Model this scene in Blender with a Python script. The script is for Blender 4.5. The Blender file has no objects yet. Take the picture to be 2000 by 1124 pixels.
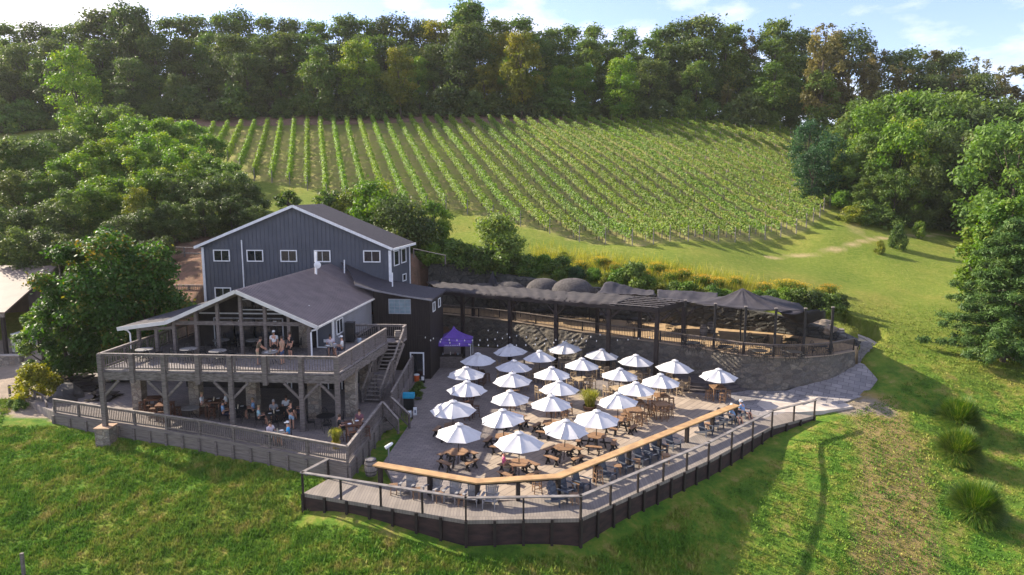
import bpy, bmesh, math, random
import numpy as np
from mathutils import Vector, Matrix
R = math.radians
random.seed(7); rng = np.random.default_rng(11)
S = bpy.context.scene; C = S.collection

# ---------------------------------------------------------------- camera
CZ = 15.0; PITCH = R(8); F = 1333.0
cam = bpy.data.cameras.new('camera'); cam.lens = 24; cam.sensor_width = 36; cam.clip_end = 4000; cam.clip_start = .5
camo = bpy.data.objects.new('camera', cam); C.objects.link(camo)
camo.location = (0, 0, CZ); camo.rotation_euler = (R(90) - PITCH, 0, 0); S.camera = camo
# ---------------------------------------------------------------- sun and sky
SUN_EL = R(30.5); SDX, SDY = 0.883, -0.47          # where the light travels
w = bpy.data.worlds.new('World'); S.world = w; w.use_nodes = True
nt = w.node_tree; nt.nodes.clear()
sky = nt.nodes.new('ShaderNodeTexSky'); sky.sky_type = 'NISHITA'; sky.sun_disc = False
sky.sun_elevation = SUN_EL; sky.sun_rotation = math.atan2(-SDX, -SDY); sky.altitude = 200
sky.air_density = 1.0; sky.dust_density = .8; sky.ozone_density = 1.6
tc = nt.nodes.new('ShaderNodeTexCoord')
mp = nt.nodes.new('ShaderNodeMapping'); mp.inputs['Scale'].default_value = (1, 1, 2.6); mp.inputs['Location'].default_value = (.35, .2, .12)
cn = nt.nodes.new('ShaderNodeTexNoise'); cn.inputs['Scale'].default_value = 3.2; cn.inputs['Detail'].default_value = 9; cn.inputs['Roughness'].default_value = .55
cr = nt.nodes.new('ShaderNodeValToRGB'); cr.color_ramp.elements[0].position = .48; cr.color_ramp.elements[1].position = .66
mx = nt.nodes.new('ShaderNodeMix'); mx.data_type = 'RGBA'; mx.inputs[7].default_value = (5.6, 5.35, 5.8, 1)
bg = nt.nodes.new('ShaderNodeBackground'); bg.inputs['Strength'].default_value = .115
ow = nt.nodes.new('ShaderNodeOutputWorld'); L = nt.links.new
L(tc.outputs['Generated'], mp.inputs[0]); L(mp.outputs[0], cn.inputs[0]); L(cn.outputs[0], cr.inputs[0])
tint = nt.nodes.new('ShaderNodeMix'); tint.data_type = 'RGBA'; tint.blend_type = 'MULTIPLY'; tint.inputs[0].default_value = 1; tint.inputs[7].default_value = (.86, .79, .92, 1)
L(sky.outputs[0], tint.inputs[6]); L(cr.outputs[0], mx.inputs[0]); L(tint.outputs[2], mx.inputs[6]); L(mx.outputs[2], bg.inputs[0]); L(bg.outputs[0], ow.inputs[0])
sl = bpy.data.lights.new('sun', 'SUN'); sl.energy = 4.4; sl.angle = R(.5); sl.color = (1, .89, .71)
so = bpy.data.objects.new('sun', sl); C.objects.link(so)
so.rotation_euler = Vector((SDX * math.cos(SUN_EL), SDY * math.cos(SUN_EL), -math.sin(SUN_EL))).to_track_quat('-Z', 'Y').to_euler()
so.location = (-40, 10, 60)
S.view_settings.view_transform = 'Standard'; S.view_settings.look = 'None'; S.view_settings.gamma = 1
S.view_settings.exposure = 1.5

# ---------------------------------------------------------------- where a photo point lies in the place
def ray(px, py):
    v = -(py - 562) / F
    return ((px - 1000) / F, math.cos(PITCH) + v * math.sin(PITCH), -math.sin(PITCH) + v * math.cos(PITCH))
def W(px, py, z):
    r = ray(px, py); t = (z - CZ) / r[2]; return Vector((r[0] * t, r[1] * t, z))
def WY(px, py, Y):
    r = ray(px, py); t = Y / r[1]; return Vector((r[0] * t, Y, CZ + r[2] * t))
def nrm(v):
    l = math.hypot(*v); return tuple(c / l for c in v)
EU = (math.cos(R(3.5)), -math.sin(R(3.5))); ED = (math.sin(R(6)), math.cos(R(6))); BO = (-10.18, 38.86)
def B(u, d, z):   # building frame: u right along the front, d back, z up
    return Vector((BO[0] + EU[0] * u + ED[0] * d, BO[1] + EU[1] * u + ED[1] * d, z))

# ---------------------------------------------------------------- materials
MATS = {}
def ramp2(nt, fac, c1, c2, a=.35, b=.65):
    r = nt.nodes.new('ShaderNodeValToRGB'); e = r.color_ramp.elements
    e[0].position = a; e[0].color = (*c1, 1); e[1].position = b; e[1].color = (*c2, 1)
    nt.links.new(fac, r.inputs[0]); return r.outputs[0]
def newmat(name):
    m = bpy.data.materials.new(name); m.use_nodes = True; nt = m.node_tree
    return m, nt, nt.nodes['Principled BSDF']
def mat(name, c1, c2=None, rough=.8, scale=4, bump=.0, metal=0, stretch=(1, 1, 1), coord='Object', detail=6, rnd=0, spec=.3, bscale=None):
    if name in MATS: return MATS[name]
    m, nt, bs = newmat(name); c2 = c2 or tuple(x * .7 for x in c1)
    tc = nt.nodes.new('ShaderNodeTexCoord'); mp = nt.nodes.new('ShaderNodeMapping'); mp.inputs['Scale'].default_value = stretch
    if coord == 'World':
        g = nt.nodes.new('ShaderNodeNewGeometry'); nt.links.new(g.outputs['Position'], mp.inputs[0])
    else: nt.links.new(tc.outputs[coord], mp.inputs[0])
    n = nt.nodes.new('ShaderNodeTexNoise'); n.inputs['Scale'].default_value = scale; n.inputs['Detail'].default_value = detail
    nt.links.new(mp.outputs[0], n.inputs[0]); col = ramp2(nt, n.outputs[0], c1, c2)
    if rnd:
        oi = nt.nodes.new('ShaderNodeObjectInfo'); hs = nt.nodes.new('ShaderNodeHueSaturation')
        mr = nt.nodes.new('ShaderNodeMapRange'); mr.inputs[3].default_value = 1 - rnd; mr.inputs[4].default_value = 1 + rnd
        nt.links.new(oi.outputs['Random'], mr.inputs[0]); nt.links.new(mr.outputs[0], hs.inputs['Value'])
        nt.links.new(col, hs.inputs['Color']); col = hs.outputs[0]
    nt.links.new(col, bs.inputs['Base Color'])
    bs.inputs['Roughness'].default_value = rough; bs.inputs['Metallic'].default_value = metal; bs.inputs['Specular IOR Level'].default_value = spec
    if bump:
        n2 = nt.nodes.new('ShaderNodeTexNoise'); n2.inputs['Scale'].default_value = bscale or scale * 3; n2.inputs['Detail'].default_value = 5
        nt.links.new(mp.outputs[0], n2.inputs[0])
        b = nt.nodes.new('ShaderNodeBump'); b.inputs['Strength'].default_value = bump; b.inputs['Distance'].default_value = .05
        nt.links.new(n2.outputs[0], b.inputs['Height']); nt.links.new(b.outputs[0], bs.inputs['Normal'])
    MATS[name] = m; return m
def leafmat(name, c1, c2, c3=None, rnd=.18, trans=.35, gain=1.0):
    if name in MATS: return MATS[name]
    m, nt, bs = newmat(name)
    c1 = tuple(x * gain for x in c1); c2 = tuple(x * gain for x in c2)
    at = nt.nodes.new('ShaderNodeAttribute'); at.attribute_name = 'tone'
    r = nt.nodes.new('ShaderNodeValToRGB'); e = r.color_ramp.elements
    e[0].position = .1; e[0].color = (*c1, 1); e[1].position = .75; e[1].color = (*c2, 1)
    if c3:
        x = e.new(.97); x.color = (*[q * gain for q in c3], 1)
    nt.links.new(at.outputs['Fac'], r.inputs[0])
    oi = nt.nodes.new('ShaderNodeObjectInfo'); hs = nt.nodes.new('ShaderNodeHueSaturation')
    mr = nt.nodes.new('ShaderNodeMapRange'); mr.inputs[3].default_value = 1 - rnd; mr.inputs[4].default_value = 1 + rnd
    mh = nt.nodes.new('ShaderNodeMapRange'); mh.inputs[3].default_value = .485; mh.inputs[4].default_value = .508
    ml = nt.nodes.new('ShaderNodeMath'); ml.operation = 'FRACT'; mm = nt.nodes.new('ShaderNodeMath'); mm.operation = 'MULTIPLY'; mm.inputs[1].default_value = 7.3
    nt.links.new(oi.outputs['Random'], mr.inputs[0]); nt.links.new(mr.outputs[0], hs.inputs['Value'])
    nt.links.new(oi.outputs['Random'], mm.inputs[0]); nt.links.new(mm.outputs[0], ml.inputs[0]); nt.links.new(ml.outputs[0], mh.inputs[0])
    nt.links.new(mh.outputs[0], hs.inputs['Hue']); nt.links.new(r.outputs[0], hs.inputs['Color'])
    nt.links.new(hs.outputs[0], bs.inputs['Base Color']); bs.inputs['Roughness'].default_value = .55; bs.inputs['Specular IOR Level'].default_value = .25
    tr = nt.nodes.new('ShaderNodeBsdfTranslucent'); ms = nt.nodes.new('ShaderNodeMixShader'); ms.inputs[0].default_value = trans
    h2 = nt.nodes.new('ShaderNodeHueSaturation'); h2.inputs['Saturation'].default_value = 1.15; h2.inputs['Value'].default_value = 1.5; nt.links.new(hs.outputs[0], h2.inputs['Color']); nt.links.new(h2.outputs[0], tr.inputs[0])
    nt.links.new(bs.outputs[0], ms.inputs[1]); nt.links.new(tr.outputs[0], ms.inputs[2])
    nt.links.new(ms.outputs[0], nt.nodes['Material Output'].inputs[0]); MATS[name] = m; return m
def stonemat(name, cols, scale, mortar, coord='World', stretch=(1, 1, 1)):
    m, nt, bs = newmat(name); g = nt.nodes.new('ShaderNodeNewGeometry'); mp = nt.nodes.new('ShaderNodeMapping'); mp.inputs['Scale'].default_value = stretch
    if coord == 'World': nt.links.new(g.outputs['Position'], mp.inputs[0])
    else:
        tcn = nt.nodes.new('ShaderNodeTexCoord'); nt.links.new(tcn.outputs['Object'], mp.inputs[0])
    nz = nt.nodes.new('ShaderNodeTexNoise'); nz.inputs['Scale'].default_value = 1.3; nz.inputs['Detail'].default_value = 3
    nt.links.new(mp.outputs[0], nz.inputs[0])
    mxx = nt.nodes.new('ShaderNodeMix'); mxx.data_type = 'RGBA'; mxx.inputs[0].default_value = .12
    nt.links.new(mp.outputs[0], mxx.inputs[6]); nt.links.new(nz.outputs['Color'], mxx.inputs[7])
    v = nt.nodes.new('ShaderNodeTexVoronoi'); v.inputs['Scale'].default_value = scale; nt.links.new(mxx.outputs[2], v.inputs[0])
    v2 = nt.nodes.new('ShaderNodeTexVoronoi'); v2.feature = 'DISTANCE_TO_EDGE'; v2.inputs['Scale'].default_value = scale; nt.links.new(mxx.outputs[2], v2.inputs[0])
    r = nt.nodes.new('ShaderNodeValToRGB'); el = r.color_ramp.elements
    el[0].color = (*cols[0], 1); el[1].color = (*cols[-1], 1)
    for i, c in enumerate(cols[1:-1]):
        x = el.new((i + 1) / (len(cols) - 1)); x.color = (*c, 1)
    sp = nt.nodes.new('ShaderNodeSeparateColor'); nt.links.new(v.outputs['Color'], sp.inputs[0]); nt.links.new(sp.outputs[0], r.inputs[0])
    n = nt.nodes.new('ShaderNodeTexNoise'); n.inputs['Scale'].default_value = 9; n.inputs['Detail'].default_value = 6; nt.links.new(mp.outputs[0], n.inputs[0])
    ov = nt.nodes.new('ShaderNodeMix'); ov.data_type = 'RGBA'; ov.blend_type = 'OVERLAY'; ov.inputs[0].default_value = .8
    nt.links.new(r.outputs[0], ov.inputs[6]); nt.links.new(n.outputs[0], ov.inputs[7])
    mr = nt.nodes.new('ShaderNodeMapRange'); mr.inputs[1].default_value = .02; mr.inputs[2].default_value = .07; nt.links.new(v2.outputs[0], mr.inputs[0])
    mm = nt.nodes.new('ShaderNodeMix'); mm.data_type = 'RGBA'; mm.inputs[6].default_value = (*mortar, 1)
    nt.links.new(mr.outputs[0], mm.inputs[0]); nt.links.new(ov.outputs[2], mm.inputs[7]); nt.links.new(mm.outputs[2], bs.inputs['Base Color'])
    b = nt.nodes.new('ShaderNodeBump'); b.inputs['Strength'].default_value = .65; b.inputs['Distance'].default_value = .06
    nt.links.new(mr.outputs[0], b.inputs['Height']); nt.links.new(b.outputs[0], bs.inputs['Normal']); bs.inputs['Roughness'].default_value = .9
    MATS[name] = m; return m
def pavemat(name, c1, c2, mortar, bw, bh, rot, off=.5, msize=.012, noise=.5):
    """rectangular boards or pavers laid in a grid, world position"""
    m, nt, bs = newmat(name); g = nt.nodes.new('ShaderNodeNewGeometry'); mp = nt.nodes.new('ShaderNodeMapping'); mp.inputs['Rotation'].default_value = (0, 0, rot)
    nt.links.new(g.outputs['Position'], mp.inputs[0]); k = nt.nodes.new('ShaderNodeTexBrick')
    k.inputs['Color1'].default_value = (*c1, 1); k.inputs['Color2'].default_value = (*c2, 1); k.inputs['Mortar'].default_value = (*mortar, 1)
    k.inputs['Scale'].default_value = 1; k.inputs['Mortar Size'].default_value = msize; k.inputs['Brick Width'].default_value = bw; k.inputs['Row Height'].default_value = bh; k.offset = off
    nt.links.new(mp.outputs[0], k.inputs[0]); n = nt.nodes.new('ShaderNodeTexNoise'); n.inputs['Scale'].default_value = .7; n.inputs['Detail'].default_value = 9; n.inputs['Roughness'].default_value = .7
    nt.links.new(mp.outputs[0], n.inputs[0]); ov = nt.nodes.new('ShaderNodeMix'); ov.data_type = 'RGBA'; ov.blend_type = 'OVERLAY'; ov.inputs[0].default_value = noise
    nt.links.new(k.outputs[0], ov.inputs[6]); nt.links.new(n.outputs[0], ov.inputs[7]); nt.links.new(ov.outputs[2], bs.inputs['Base Color'])
    b = nt.nodes.new('ShaderNodeBump'); b.inputs['Strength'].default_value = .4; b.inputs['Distance'].default_value = .02; b.invert = True
    nt.links.new(k.outputs['Fac'], b.inputs['Height']); nt.links.new(b.outputs[0], bs.inputs['Normal']); bs.inputs['Roughness'].default_value = .85
    MATS[name] = m; return m

wood_grey = mat('weathered grey wood', (.185, .155, .14), (.10, .085, .078), scale=3, stretch=(1, 1, 5), bump=.3)
wood_grey_h = mat('weathered grey beam wood', (.185, .16, .148), (.082, .068, .06), scale=2.2, stretch=(1.5, 1.5, 6), bump=.3)
wood_rail = mat('pale weathered rail wood', (.30, .26, .23), (.17, .145, .13), scale=5, bump=.2)
wood_floor = mat('weathered deck floor wood', (.24, .21, .20), (.13, .115, .115), scale=6, bump=.2)
stain_dark = mat('dark brown stained wood', (.030, .021, .019), (.016, .012, .012), rough=.6, scale=3, bump=.2)
fascia_m = mat('dark red brown boards', (.050, .028, .025), (.020, .014, .014), rough=.8, scale=1.5, bump=.3, stretch=(1, 1, 3))
caprail_m = mat('grey boardwalk cap rail', (.22, .20, .19), (.12, .105, .10), scale=2, bump=.1)
teak = mat('orange brown teak', (.28, .165, .09), (.19, .11, .065), rough=.6, scale=5, bump=.15, rnd=.2)
teak_pale = mat('weathered pale teak', (.40, .30, .195), (.26, .20, .135), rough=.75, scale=5, bump=.15, rnd=.15)
stool_brown = mat('brown stool wood', (.15, .065, .035), (.08, .036, .022), rough=.6, scale=5, rnd=.2)
cedar = mat('honey cedar bar top', (.45, .28, .125), (.31, .185, .085), rough=.45, scale=1.6, stretch=(1, 1, 1), bump=.1, coord='World', spec=.4)
black_m = mat('black painted metal', (.012, .012, .014), (.02, .02, .022), rough=.5, scale=8)
black_w = mat('black leg wood', (.02, .018, .018), (.035, .03, .028), rough=.6, scale=6)
white_cloth = mat('white umbrella canvas', (.54, .53, .535), (.49, .48, .485), rough=.85, scale=3, rnd=.04)
white_paint = mat('white trim paint', (.78, .78, .78), (.66, .66, .67), rough=.5, scale=3)
slate_wood = mat('slate grey blue chair paint', (.075, .085, .11), (.05, .057, .075), rough=.55, scale=6, bump=.1, rnd=.15)
grey_chair = mat('grey weathered chair slats', (.30, .29, .29), (.20, .195, .20), rough=.7, scale=6, bump=.1, rnd=.1)
siding = mat('slate blue board siding', (.098, .104, .125), (.08, .086, .106), rough=.6, scale=.8, coord='World')
siding_pale = mat('pale grey lap siding', (.25, .245, .26), (.215, .21, .22), rough=.7, scale=1.2, coord='World')
brown_board = mat('dark brown barn board', (.026, .019, .018), (.016, .012, .012), rough=.75, scale=2, coord='World', stretch=(3, 3, .5), bump=.3)
roof_dark = mat('charcoal shingle roof', (.052, .045, .054), (.03, .027, .034), rough=.8, scale=6, bump=.5, coord='World')
roof_metal = mat('brown grey ribbed metal roof', (.20, .165, .17), (.15, .125, .13), rough=.5, scale=1.2, coord='World', metal=.2, spec=.5)
roof_barn = mat('rusty ribbed barn roof', (.20, .15, .12), (.14, .108, .09), rough=.6, scale=.7, coord='World', metal=.1)
glass_dark = mat('dark window glass', (.012, .014, .018), (.02, .022, .028), rough=.08, scale=2, spec=.8)
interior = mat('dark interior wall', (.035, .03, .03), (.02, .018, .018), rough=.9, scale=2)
net_m = mat('black shade netting', (.028, .024, .027), (.05, .043, .047), rough=.95, scale=2.5, coord='World', bump=.2)
net_grey = mat('grey worn dome netting', (.085, .075, .073), (.04, .036, .036), rough=.95, scale=5, coord='World', bump=.4)
tarp_m = mat('dark grey draped tarp', (.045, .04, .047), (.028, .025, .03), rough=.7, scale=1.5, coord='World', bump=.25)
stone_wall = stonemat('fieldstone masonry', [(.085, .072, .06), (.13, .11, .09), (.09, .083, .075), (.16, .135, .105), (.07, .063, .058), (.19, .165, .13)], 2.3, (.11, .097, .082), stretch=(1, 1, 1.5))
stone_pier = stonemat('warm fieldstone pier', [(.22, .18, .14), (.30, .26, .21), (.16, .14, .12), (.26, .20, .15)], 2.6, (.17, .14, .115), stretch=(1, 1, 1.6))
concrete = mat('pale concrete slab', (.50, .44, .38), (.36, .31, .27), rough=.9, scale=1.5, bump=.15, coord='World')
bark = mat('tree bark', (.055, .042, .034), (.10, .08, .065), rough=.95, scale=3, stretch=(3, 3, .6), bump=.5)
# ---------------------------------------------------------------- mesh helpers
class MB:
    def __init__(s): s.v = []; s.f = []; s.m = []; s.k = 0
    def add(s, vs, fs, k=None):
        o = len(s.v); s.v += [tuple(p) for p in vs]; s.f += [tuple(i + o for i in f) for f in fs]; s.m += [s.k if k is None else k] * len(fs); return s
    def box(s, c, d, rz=0, k=None):
        x, y, z = (q / 2 for q in d); ca, sa = math.cos(rz), math.sin(rz)
        P = [(-x, -y, -z), (x, -y, -z), (x, y, -z), (-x, y, -z), (-x, -y, z), (x, -y, z), (x, y, z), (-x, y, z)]
        return s.add([(c[0] + a * ca - b * sa, c[1] + a * sa + b * ca, c[2] + q) for a, b, q in P], [(3, 2, 1, 0), (4, 5, 6, 7), (0, 1, 5, 4), (1, 2, 6, 5), (2, 3, 7, 6), (3, 0, 4, 7)], k)
    def bar(s, a, b, w, h=None, k=None, up=(0, 0, 1)):
        a, b = Vector(a), Vector(b); h = h or w; d = (b - a)
        if d.length < 1e-6: return s
        d.normalize(); u = Vector(up)
        if abs(d.dot(u)) > .98: u = Vector((0, 1, 0))
        r = d.cross(u).normalized(); u = r.cross(d).normalized(); r = r * w / 2; u = u * h / 2
        return s.add([a - r - u, a + r - u, a + r + u, a - r + u, b - r - u, b + r - u, b + r + u, b - r + u], [(0, 1, 2, 3), (7, 6, 5, 4), (4, 5, 1, 0), (5, 6, 2, 1), (6, 7, 3, 2), (7, 4, 0, 3)], k)
    def tube(s, pts, r, n=8, k=None):
        pts = [Vector(p) for p in pts]; rs = r if isinstance(r, (list, tuple)) else [r] * len(pts); vs = []; fs = []
        for i, p in enumerate(pts):
            d = (pts[min(i + 1, len(pts) - 1)] - pts[max(i - 1, 0)]).normalized()
            a = Vector((0, 0, 1)) if abs(d.z) < .9 else Vector((1, 0, 0)); x = d.cross(a).normalized(); y = x.cross(d)
            for j in range(n):
                t = 2 * math.pi * j / n; vs.append(p + (x * math.cos(t) + y * math.sin(t)) * rs[i])
        for i in range(len(pts) - 1):
            for j in range(n):
                a, b = i * n + j, i * n + (j + 1) % n; fs.append((a, b, b + n, a + n))
        fs.append(tuple(range(n))); fs.append(tuple(range((len(pts) - 1) * n, len(pts) * n))[::-1])
        return s.add(vs, fs, k)
    def lathe(s, prof, c=(0, 0, 0), n=16, k=None):
        vs = []; fs = []
        for r, z in prof:
            for j in range(n):
                t = 2 * math.pi * j / n; vs.append((c[0] + r * math.cos(t), c[1] + r * math.sin(t), c[2] + z))
        for i in range(len(prof) - 1):
            for j in range(n):
                a, b = i * n + j, i * n + (j + 1) % n; fs.append((a, b, b + n, a + n))
        fs.append(tuple(range(n))[::-1]); fs.append(tuple(range((len(prof) - 1) * n, len(prof) * n)))
        return s.add(vs, fs, k)
    def prism(s, poly, z0, z1, k=None):
        n = len(poly); zt = z1 if isinstance(z1, (list, tuple)) else [z1] * n; zb = z0 if isinstance(z0, (list, tuple)) else [z0] * n
        vs = [(p[0], p[1], zb[i]) for i, p in enumerate(poly)] + [(p[0], p[1], zt[i]) for i, p in enumerate(poly)]
        return s.add(vs, [tuple(range(n))[::-1], tuple(range(n, 2 * n))] + [(i, (i + 1) % n, (i + 1) % n + n, i + n) for i in range(n)], k)
    def extr(s, poly, dirv, k=None):
        n = len(poly); d = Vector(dirv); vs = [Vector(p) for p in poly] + [Vector(p) + d for p in poly]
        return s.add(vs, [tuple(range(n))[::-1], tuple(range(n, 2 * n))] + [(i, (i + 1) % n, (i + 1) % n + n, i + n) for i in range(n)], k)
    def build(s, name, mats, parent=None, smooth=False, fix=True):
        me = bpy.data.meshes.new(name); me.from_pydata(s.v, [], s.f)
        for m in (mats if isinstance(mats, (list, tuple)) else [mats]): me.materials.append(m)
        me.polygons.foreach_set('material_index', s.m)
        if smooth: me.polygons.foreach_set('use_smooth', [True] * len(s.f))
        me.update()
        if fix:
            bm = bmesh.new(); bm.from_mesh(me); bmesh.ops.recalc_face_normals(bm, faces=bm.faces); bm.to_mesh(me); bm.free()
        o = bpy.data.objects.new(name, me); C.objects.link(o)
        if parent is not None: o.parent = parent
        return o
def fastmesh(name, verts, nper, mats, tone=None, parent=None, smooth=False, midx=None):
    verts = np.asarray(verts, dtype=np.float32).reshape(-1, 3); nv = len(verts); nf = nv // nper
    me = bpy.data.meshes.new(name); me.vertices.add(nv); me.vertices.foreach_set('co', verts.ravel())
    me.loops.add(nv); me.loops.foreach_set('vertex_index', np.arange(nv, dtype=np.int32))
    me.polygons.add(nf); me.polygons.foreach_set('loop_start', np.arange(nf, dtype=np.int32) * nper)
    me.polygons.foreach_set('loop_total', np.full(nf, nper, dtype=np.int32))
    for m in (mats if isinstance(mats, (list, tuple)) else [mats]): me.materials.append(m)
    if midx is not None: me.polygons.foreach_set('material_index', midx.astype(np.int32))
    me.update(calc_edges=True)
    if tone is not None:
        a = me.attributes.new('tone', 'FLOAT', 'FACE'); a.data.foreach_set('value', np.asarray(tone, dtype=np.float32))
    o = bpy.data.objects.new(name, me); C.objects.link(o)
    if parent is not None: o.parent = parent
    return o
def tag(o, label=None, cat=None, group=None, kind=None):
    if label: o['label'] = label
    if cat: o['category'] = cat
    if group: o['group'] = group
    if kind: o['kind'] = kind
    return o
def thing(name, label, cat, loc=(0, 0, 0), rz=0, group=None, kind=None):
    o = bpy.data.objects.new(name, None); C.objects.link(o); o.location = loc; o.rotation_euler = (0, 0, rz); o.empty_display_size = .2
    return tag(o, label, cat, group, kind)
def kids(o): return [c for c in bpy.data.objects if c.parent == o]
CH = {}
def dup(src, loc, rz=0, label=None, sc=None, cat=None, group=None):
    key = src.name
    if key not in CH: CH[key] = [(c, kids(c)) for c in kids(src)]
    r = src.copy(); C.objects.link(r); r.location = loc; r.rotation_euler = (0, 0, rz)
    if sc: r.scale = sc if isinstance(sc, tuple) else (sc, sc, sc)
    if label: r['label'] = label
    if cat: r['category'] = cat
    if group: r['group'] = group
    for c, gs in CH[key]:
        k = c.copy(); C.objects.link(k); k.parent = r
        for g in gs:
            q = g.copy(); C.objects.link(q); q.parent = k
    return r
class Proto:
    """the first use moves the prototype itself, later uses copy it"""
    def __init__(s, o, group=None): s.o = o; s.used = False; s.group = group
    def put(s, loc, rz=0, label=None, sc=None, group=None):
        g = group or s.group
        if not s.used:
            kids_cache = CH.setdefault(s.o.name, [(c, kids(c)) for c in kids(s.o)])
            s.used = True; o = s.o; o.location = loc; o.rotation_euler = (0, 0, rz)
            if sc: o.scale = sc if isinstance(sc, tuple) else (sc, sc, sc)
            if label: o['label'] = label
            if g: o['group'] = g
            return o
        return dup(s.o, loc, rz, label, sc if sc else (1, 1, 1), None, g)
ORD = ['', 'first', 'second', 'third', 'fourth', 'fifth', 'sixth', 'seventh', 'eighth', 'ninth', 'tenth', 'eleventh', 'twelfth', 'thirteenth', 'fourteenth', 'fifteenth', 'sixteenth', 'seventeenth', 'eighteenth', 'nineteenth']
def nth(i):
    if i < 20: return ORD[i]
    T = {2: 'twent', 3: 'thirt', 4: 'fort', 5: 'fift'}[i // 10]
    return T + ('ieth' if i % 10 == 0 else 'y-' + ORD[i % 10])

# ---------------------------------------------------------------- terrain
CP = [(-7,36,-.4),(-2,33,-.5),(5,33,-.6),(10,40,-.5),(17,47,-.4),(0,42,-.35),(0,52,-.35),(8,50,-.35),(-5,48,-.3),(-6,56,-.2),(20,50,0),
 (-10.5,31.8,-1.3),(-2,28.8,-1.45),(3.5,29.2,-1.75),(8,33,-1.4),(12,37,-1.2),(16,41,-.85),(20.5,44,-.3),(-8.6,33.8,.05),(-14,36,-.15),(-18,37.9,-.1),(-24.6,39.2,-.15),(-29.5,41.6,.1),
 (-20,33,-1.4),(-27,36,-.9),(-35,38,-.5),(-33.5,44.5,.45),(-42,44,.3),(-24,30.5,-2.2),(-17,25,-2.8),(-6,26,-2.0),(0,25,-2.3),(-14,31,-1.6),(-33,30,-2.0),(-45,30,-1.5),
 (9,30,-2.7),(15.0,31.2,-3.05),(13,27,-4.0),(6,25,-3.3),(17.6,36.9,-1.65),(19.7,41.3,-.62),(22,43,-.55),(28,39,-2.4),(32,44.5,-1.0),(22,30,-4.2),(32,32,-3.8),(40,40,-2.0),(30,22,-7),(0,15,-4),(-30,15,-5),(50,30,-4),
 (24,46.6,-.15),(29,47.5,.3),(32.5,50,1.2),(34,55,2.4),(34,62,3.5),(43,75,4.8),(50,55,1.5),(60,70,4),(45,65,3.6),
 (-8,75,6.9),(1,73.5,6.5),(9,69.5,6.1),(17,66,5.6),(24,62.5,4.6),(29,58,3.3),(5,76,8.0),(16,73,7.6),(-3,79,9.0),(24.3,67,5.6),(34,85,7.3),
 (65,100,8.8),(40.5,90,9.4),(50,105,13),(52,92,8.8),(75,98,7),(80,120,10),(90,150,22),
 (21,82,8.9),(10,83,9.1),(39,92,9.6),(48.6,106,13),(57.5,145,25.5),(11,150,29.6),(-54,148,29),(-53,125,21.8),(-35.7,105,16.1),(-14.4,97,13.2),(-3.3,88,10.7),(30,115,18.0),(5,115,19.0),(-20,125,22.0),
 (-80,165,34),(-40,165,34.5),(0,165,34.5),(40,165,32.5),(80,165,28),(110,165,24),(140,175,20),(0,220,44),(-90,220,44),(100,220,30),(0,300,50),(-150,300,48),(170,300,18),(-140,180,34),(180,160,10),
 (-31.7,66,8.3),(-27.5,58,5.3),(-31,54,2.0),(-45,62,3.6),(-60,60,2.5),(-45,80,10),(-60,100,16),(-90,100,15),(-90,150,28),(-8.7,68.5,8.6),(-20,72,9.2),(-42,55,.9),(-55,54,.8),(-38,50,.7),(-130,60,2),(-130,110,14),(-50,46,.4),
 (-20,58,5),(-15,48,.6),(120,60,-2),(120,110,4)]
CPa = np.array(CP, float)
def tps_u(r2): return np.where(r2 > 1e-9, .5 * r2 * np.log(np.maximum(r2, 1e-9)), 0)
def tps_fit(P, lam=.6):
    X = P[:, :2] / 50.; n = len(X); K = tps_u(((X[:, None] - X[None]) ** 2).sum(-1)) + lam * 1e-3 * np.eye(n)
    Q = np.hstack([np.ones((n, 1)), X]); A = np.zeros((n + 3, n + 3)); A[:n, :n] = K; A[:n, n:] = Q; A[n:, :n] = Q.T
    return np.linalg.solve(A, np.concatenate([P[:, 2], np.zeros(3)]))
TW = tps_fit(CPa)
def inpoly(x, y, poly):
    x = np.asarray(x, float); y = np.asarray(y, float); r = np.zeros(np.broadcast(x, y).shape, bool); n = len(poly)
    for i in range(n):
        x1, y1 = poly[i][:2]; x2, y2 = poly[(i + 1) % n][:2]
        if y1 == y2: continue
        c = ((y1 > y) != (y2 > y)) & (x < (x2 - x1) * (y - y1) / (y2 - y1) + x1); r ^= c
    return r
PATIO_CLAMP = [(-8.4, 34.4), (-10, 32.8), (-2, 29.9), (3.2, 30.3), (16.5, 42.0), (20.4, 44.6), (22.5, 46.5), (27.5, 50), (28, 56), (14, 62), (-8, 68), (-8.2, 42)]
LOWER_CLAMP = [(-29.3, 42.4), (-8.7, 34.3), (-8.3, 42), (-7.2, 53), (-7, 58), (-30, 58), (-35, 50)]
TERR_CLAMP = [(-8, 69), (-7.3, 68.4), (4, 60.7), (12.3, 55), (17.7, 50.8), (22, 50), (27, 52.2), (28.2, 56), (23.5, 60), (16, 63.7), (8, 67.3), (0, 71.3), (-9, 73.7)]
LEFT_CLAMP = [(-6.4, 53), (-4, 60), (-6.3, 69.5), (-7.8, 73.9), (-9.6, 74.2), (-11, 60)]
RAMP_O = [W(1560, 790, .02), W(1645, 752, .15), W(1690, 722, .6), W(1722, 702, 1.1), W(1729, 690, 1.4), W(1716, 676, 1.75), W(1690, 661, 2.15), W(1662, 650, 2.5), W(1635, 640, 2.6)]
RAMP_I = [W(1500, 762, .02), W(1590, 742, .12), W(1625, 725, .45), W(1655, 706, .95), W(1672, 693, 1.3), W(1680, 682, 1.65), W(1672, 668, 2.1), W(1650, 655, 2.5), W(1628, 646, 2.6)]
RAMP_PTS = [tuple(p) for p in RAMP_O + RAMP_I]; RAMP_C = (24.5, 51.5)
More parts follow.
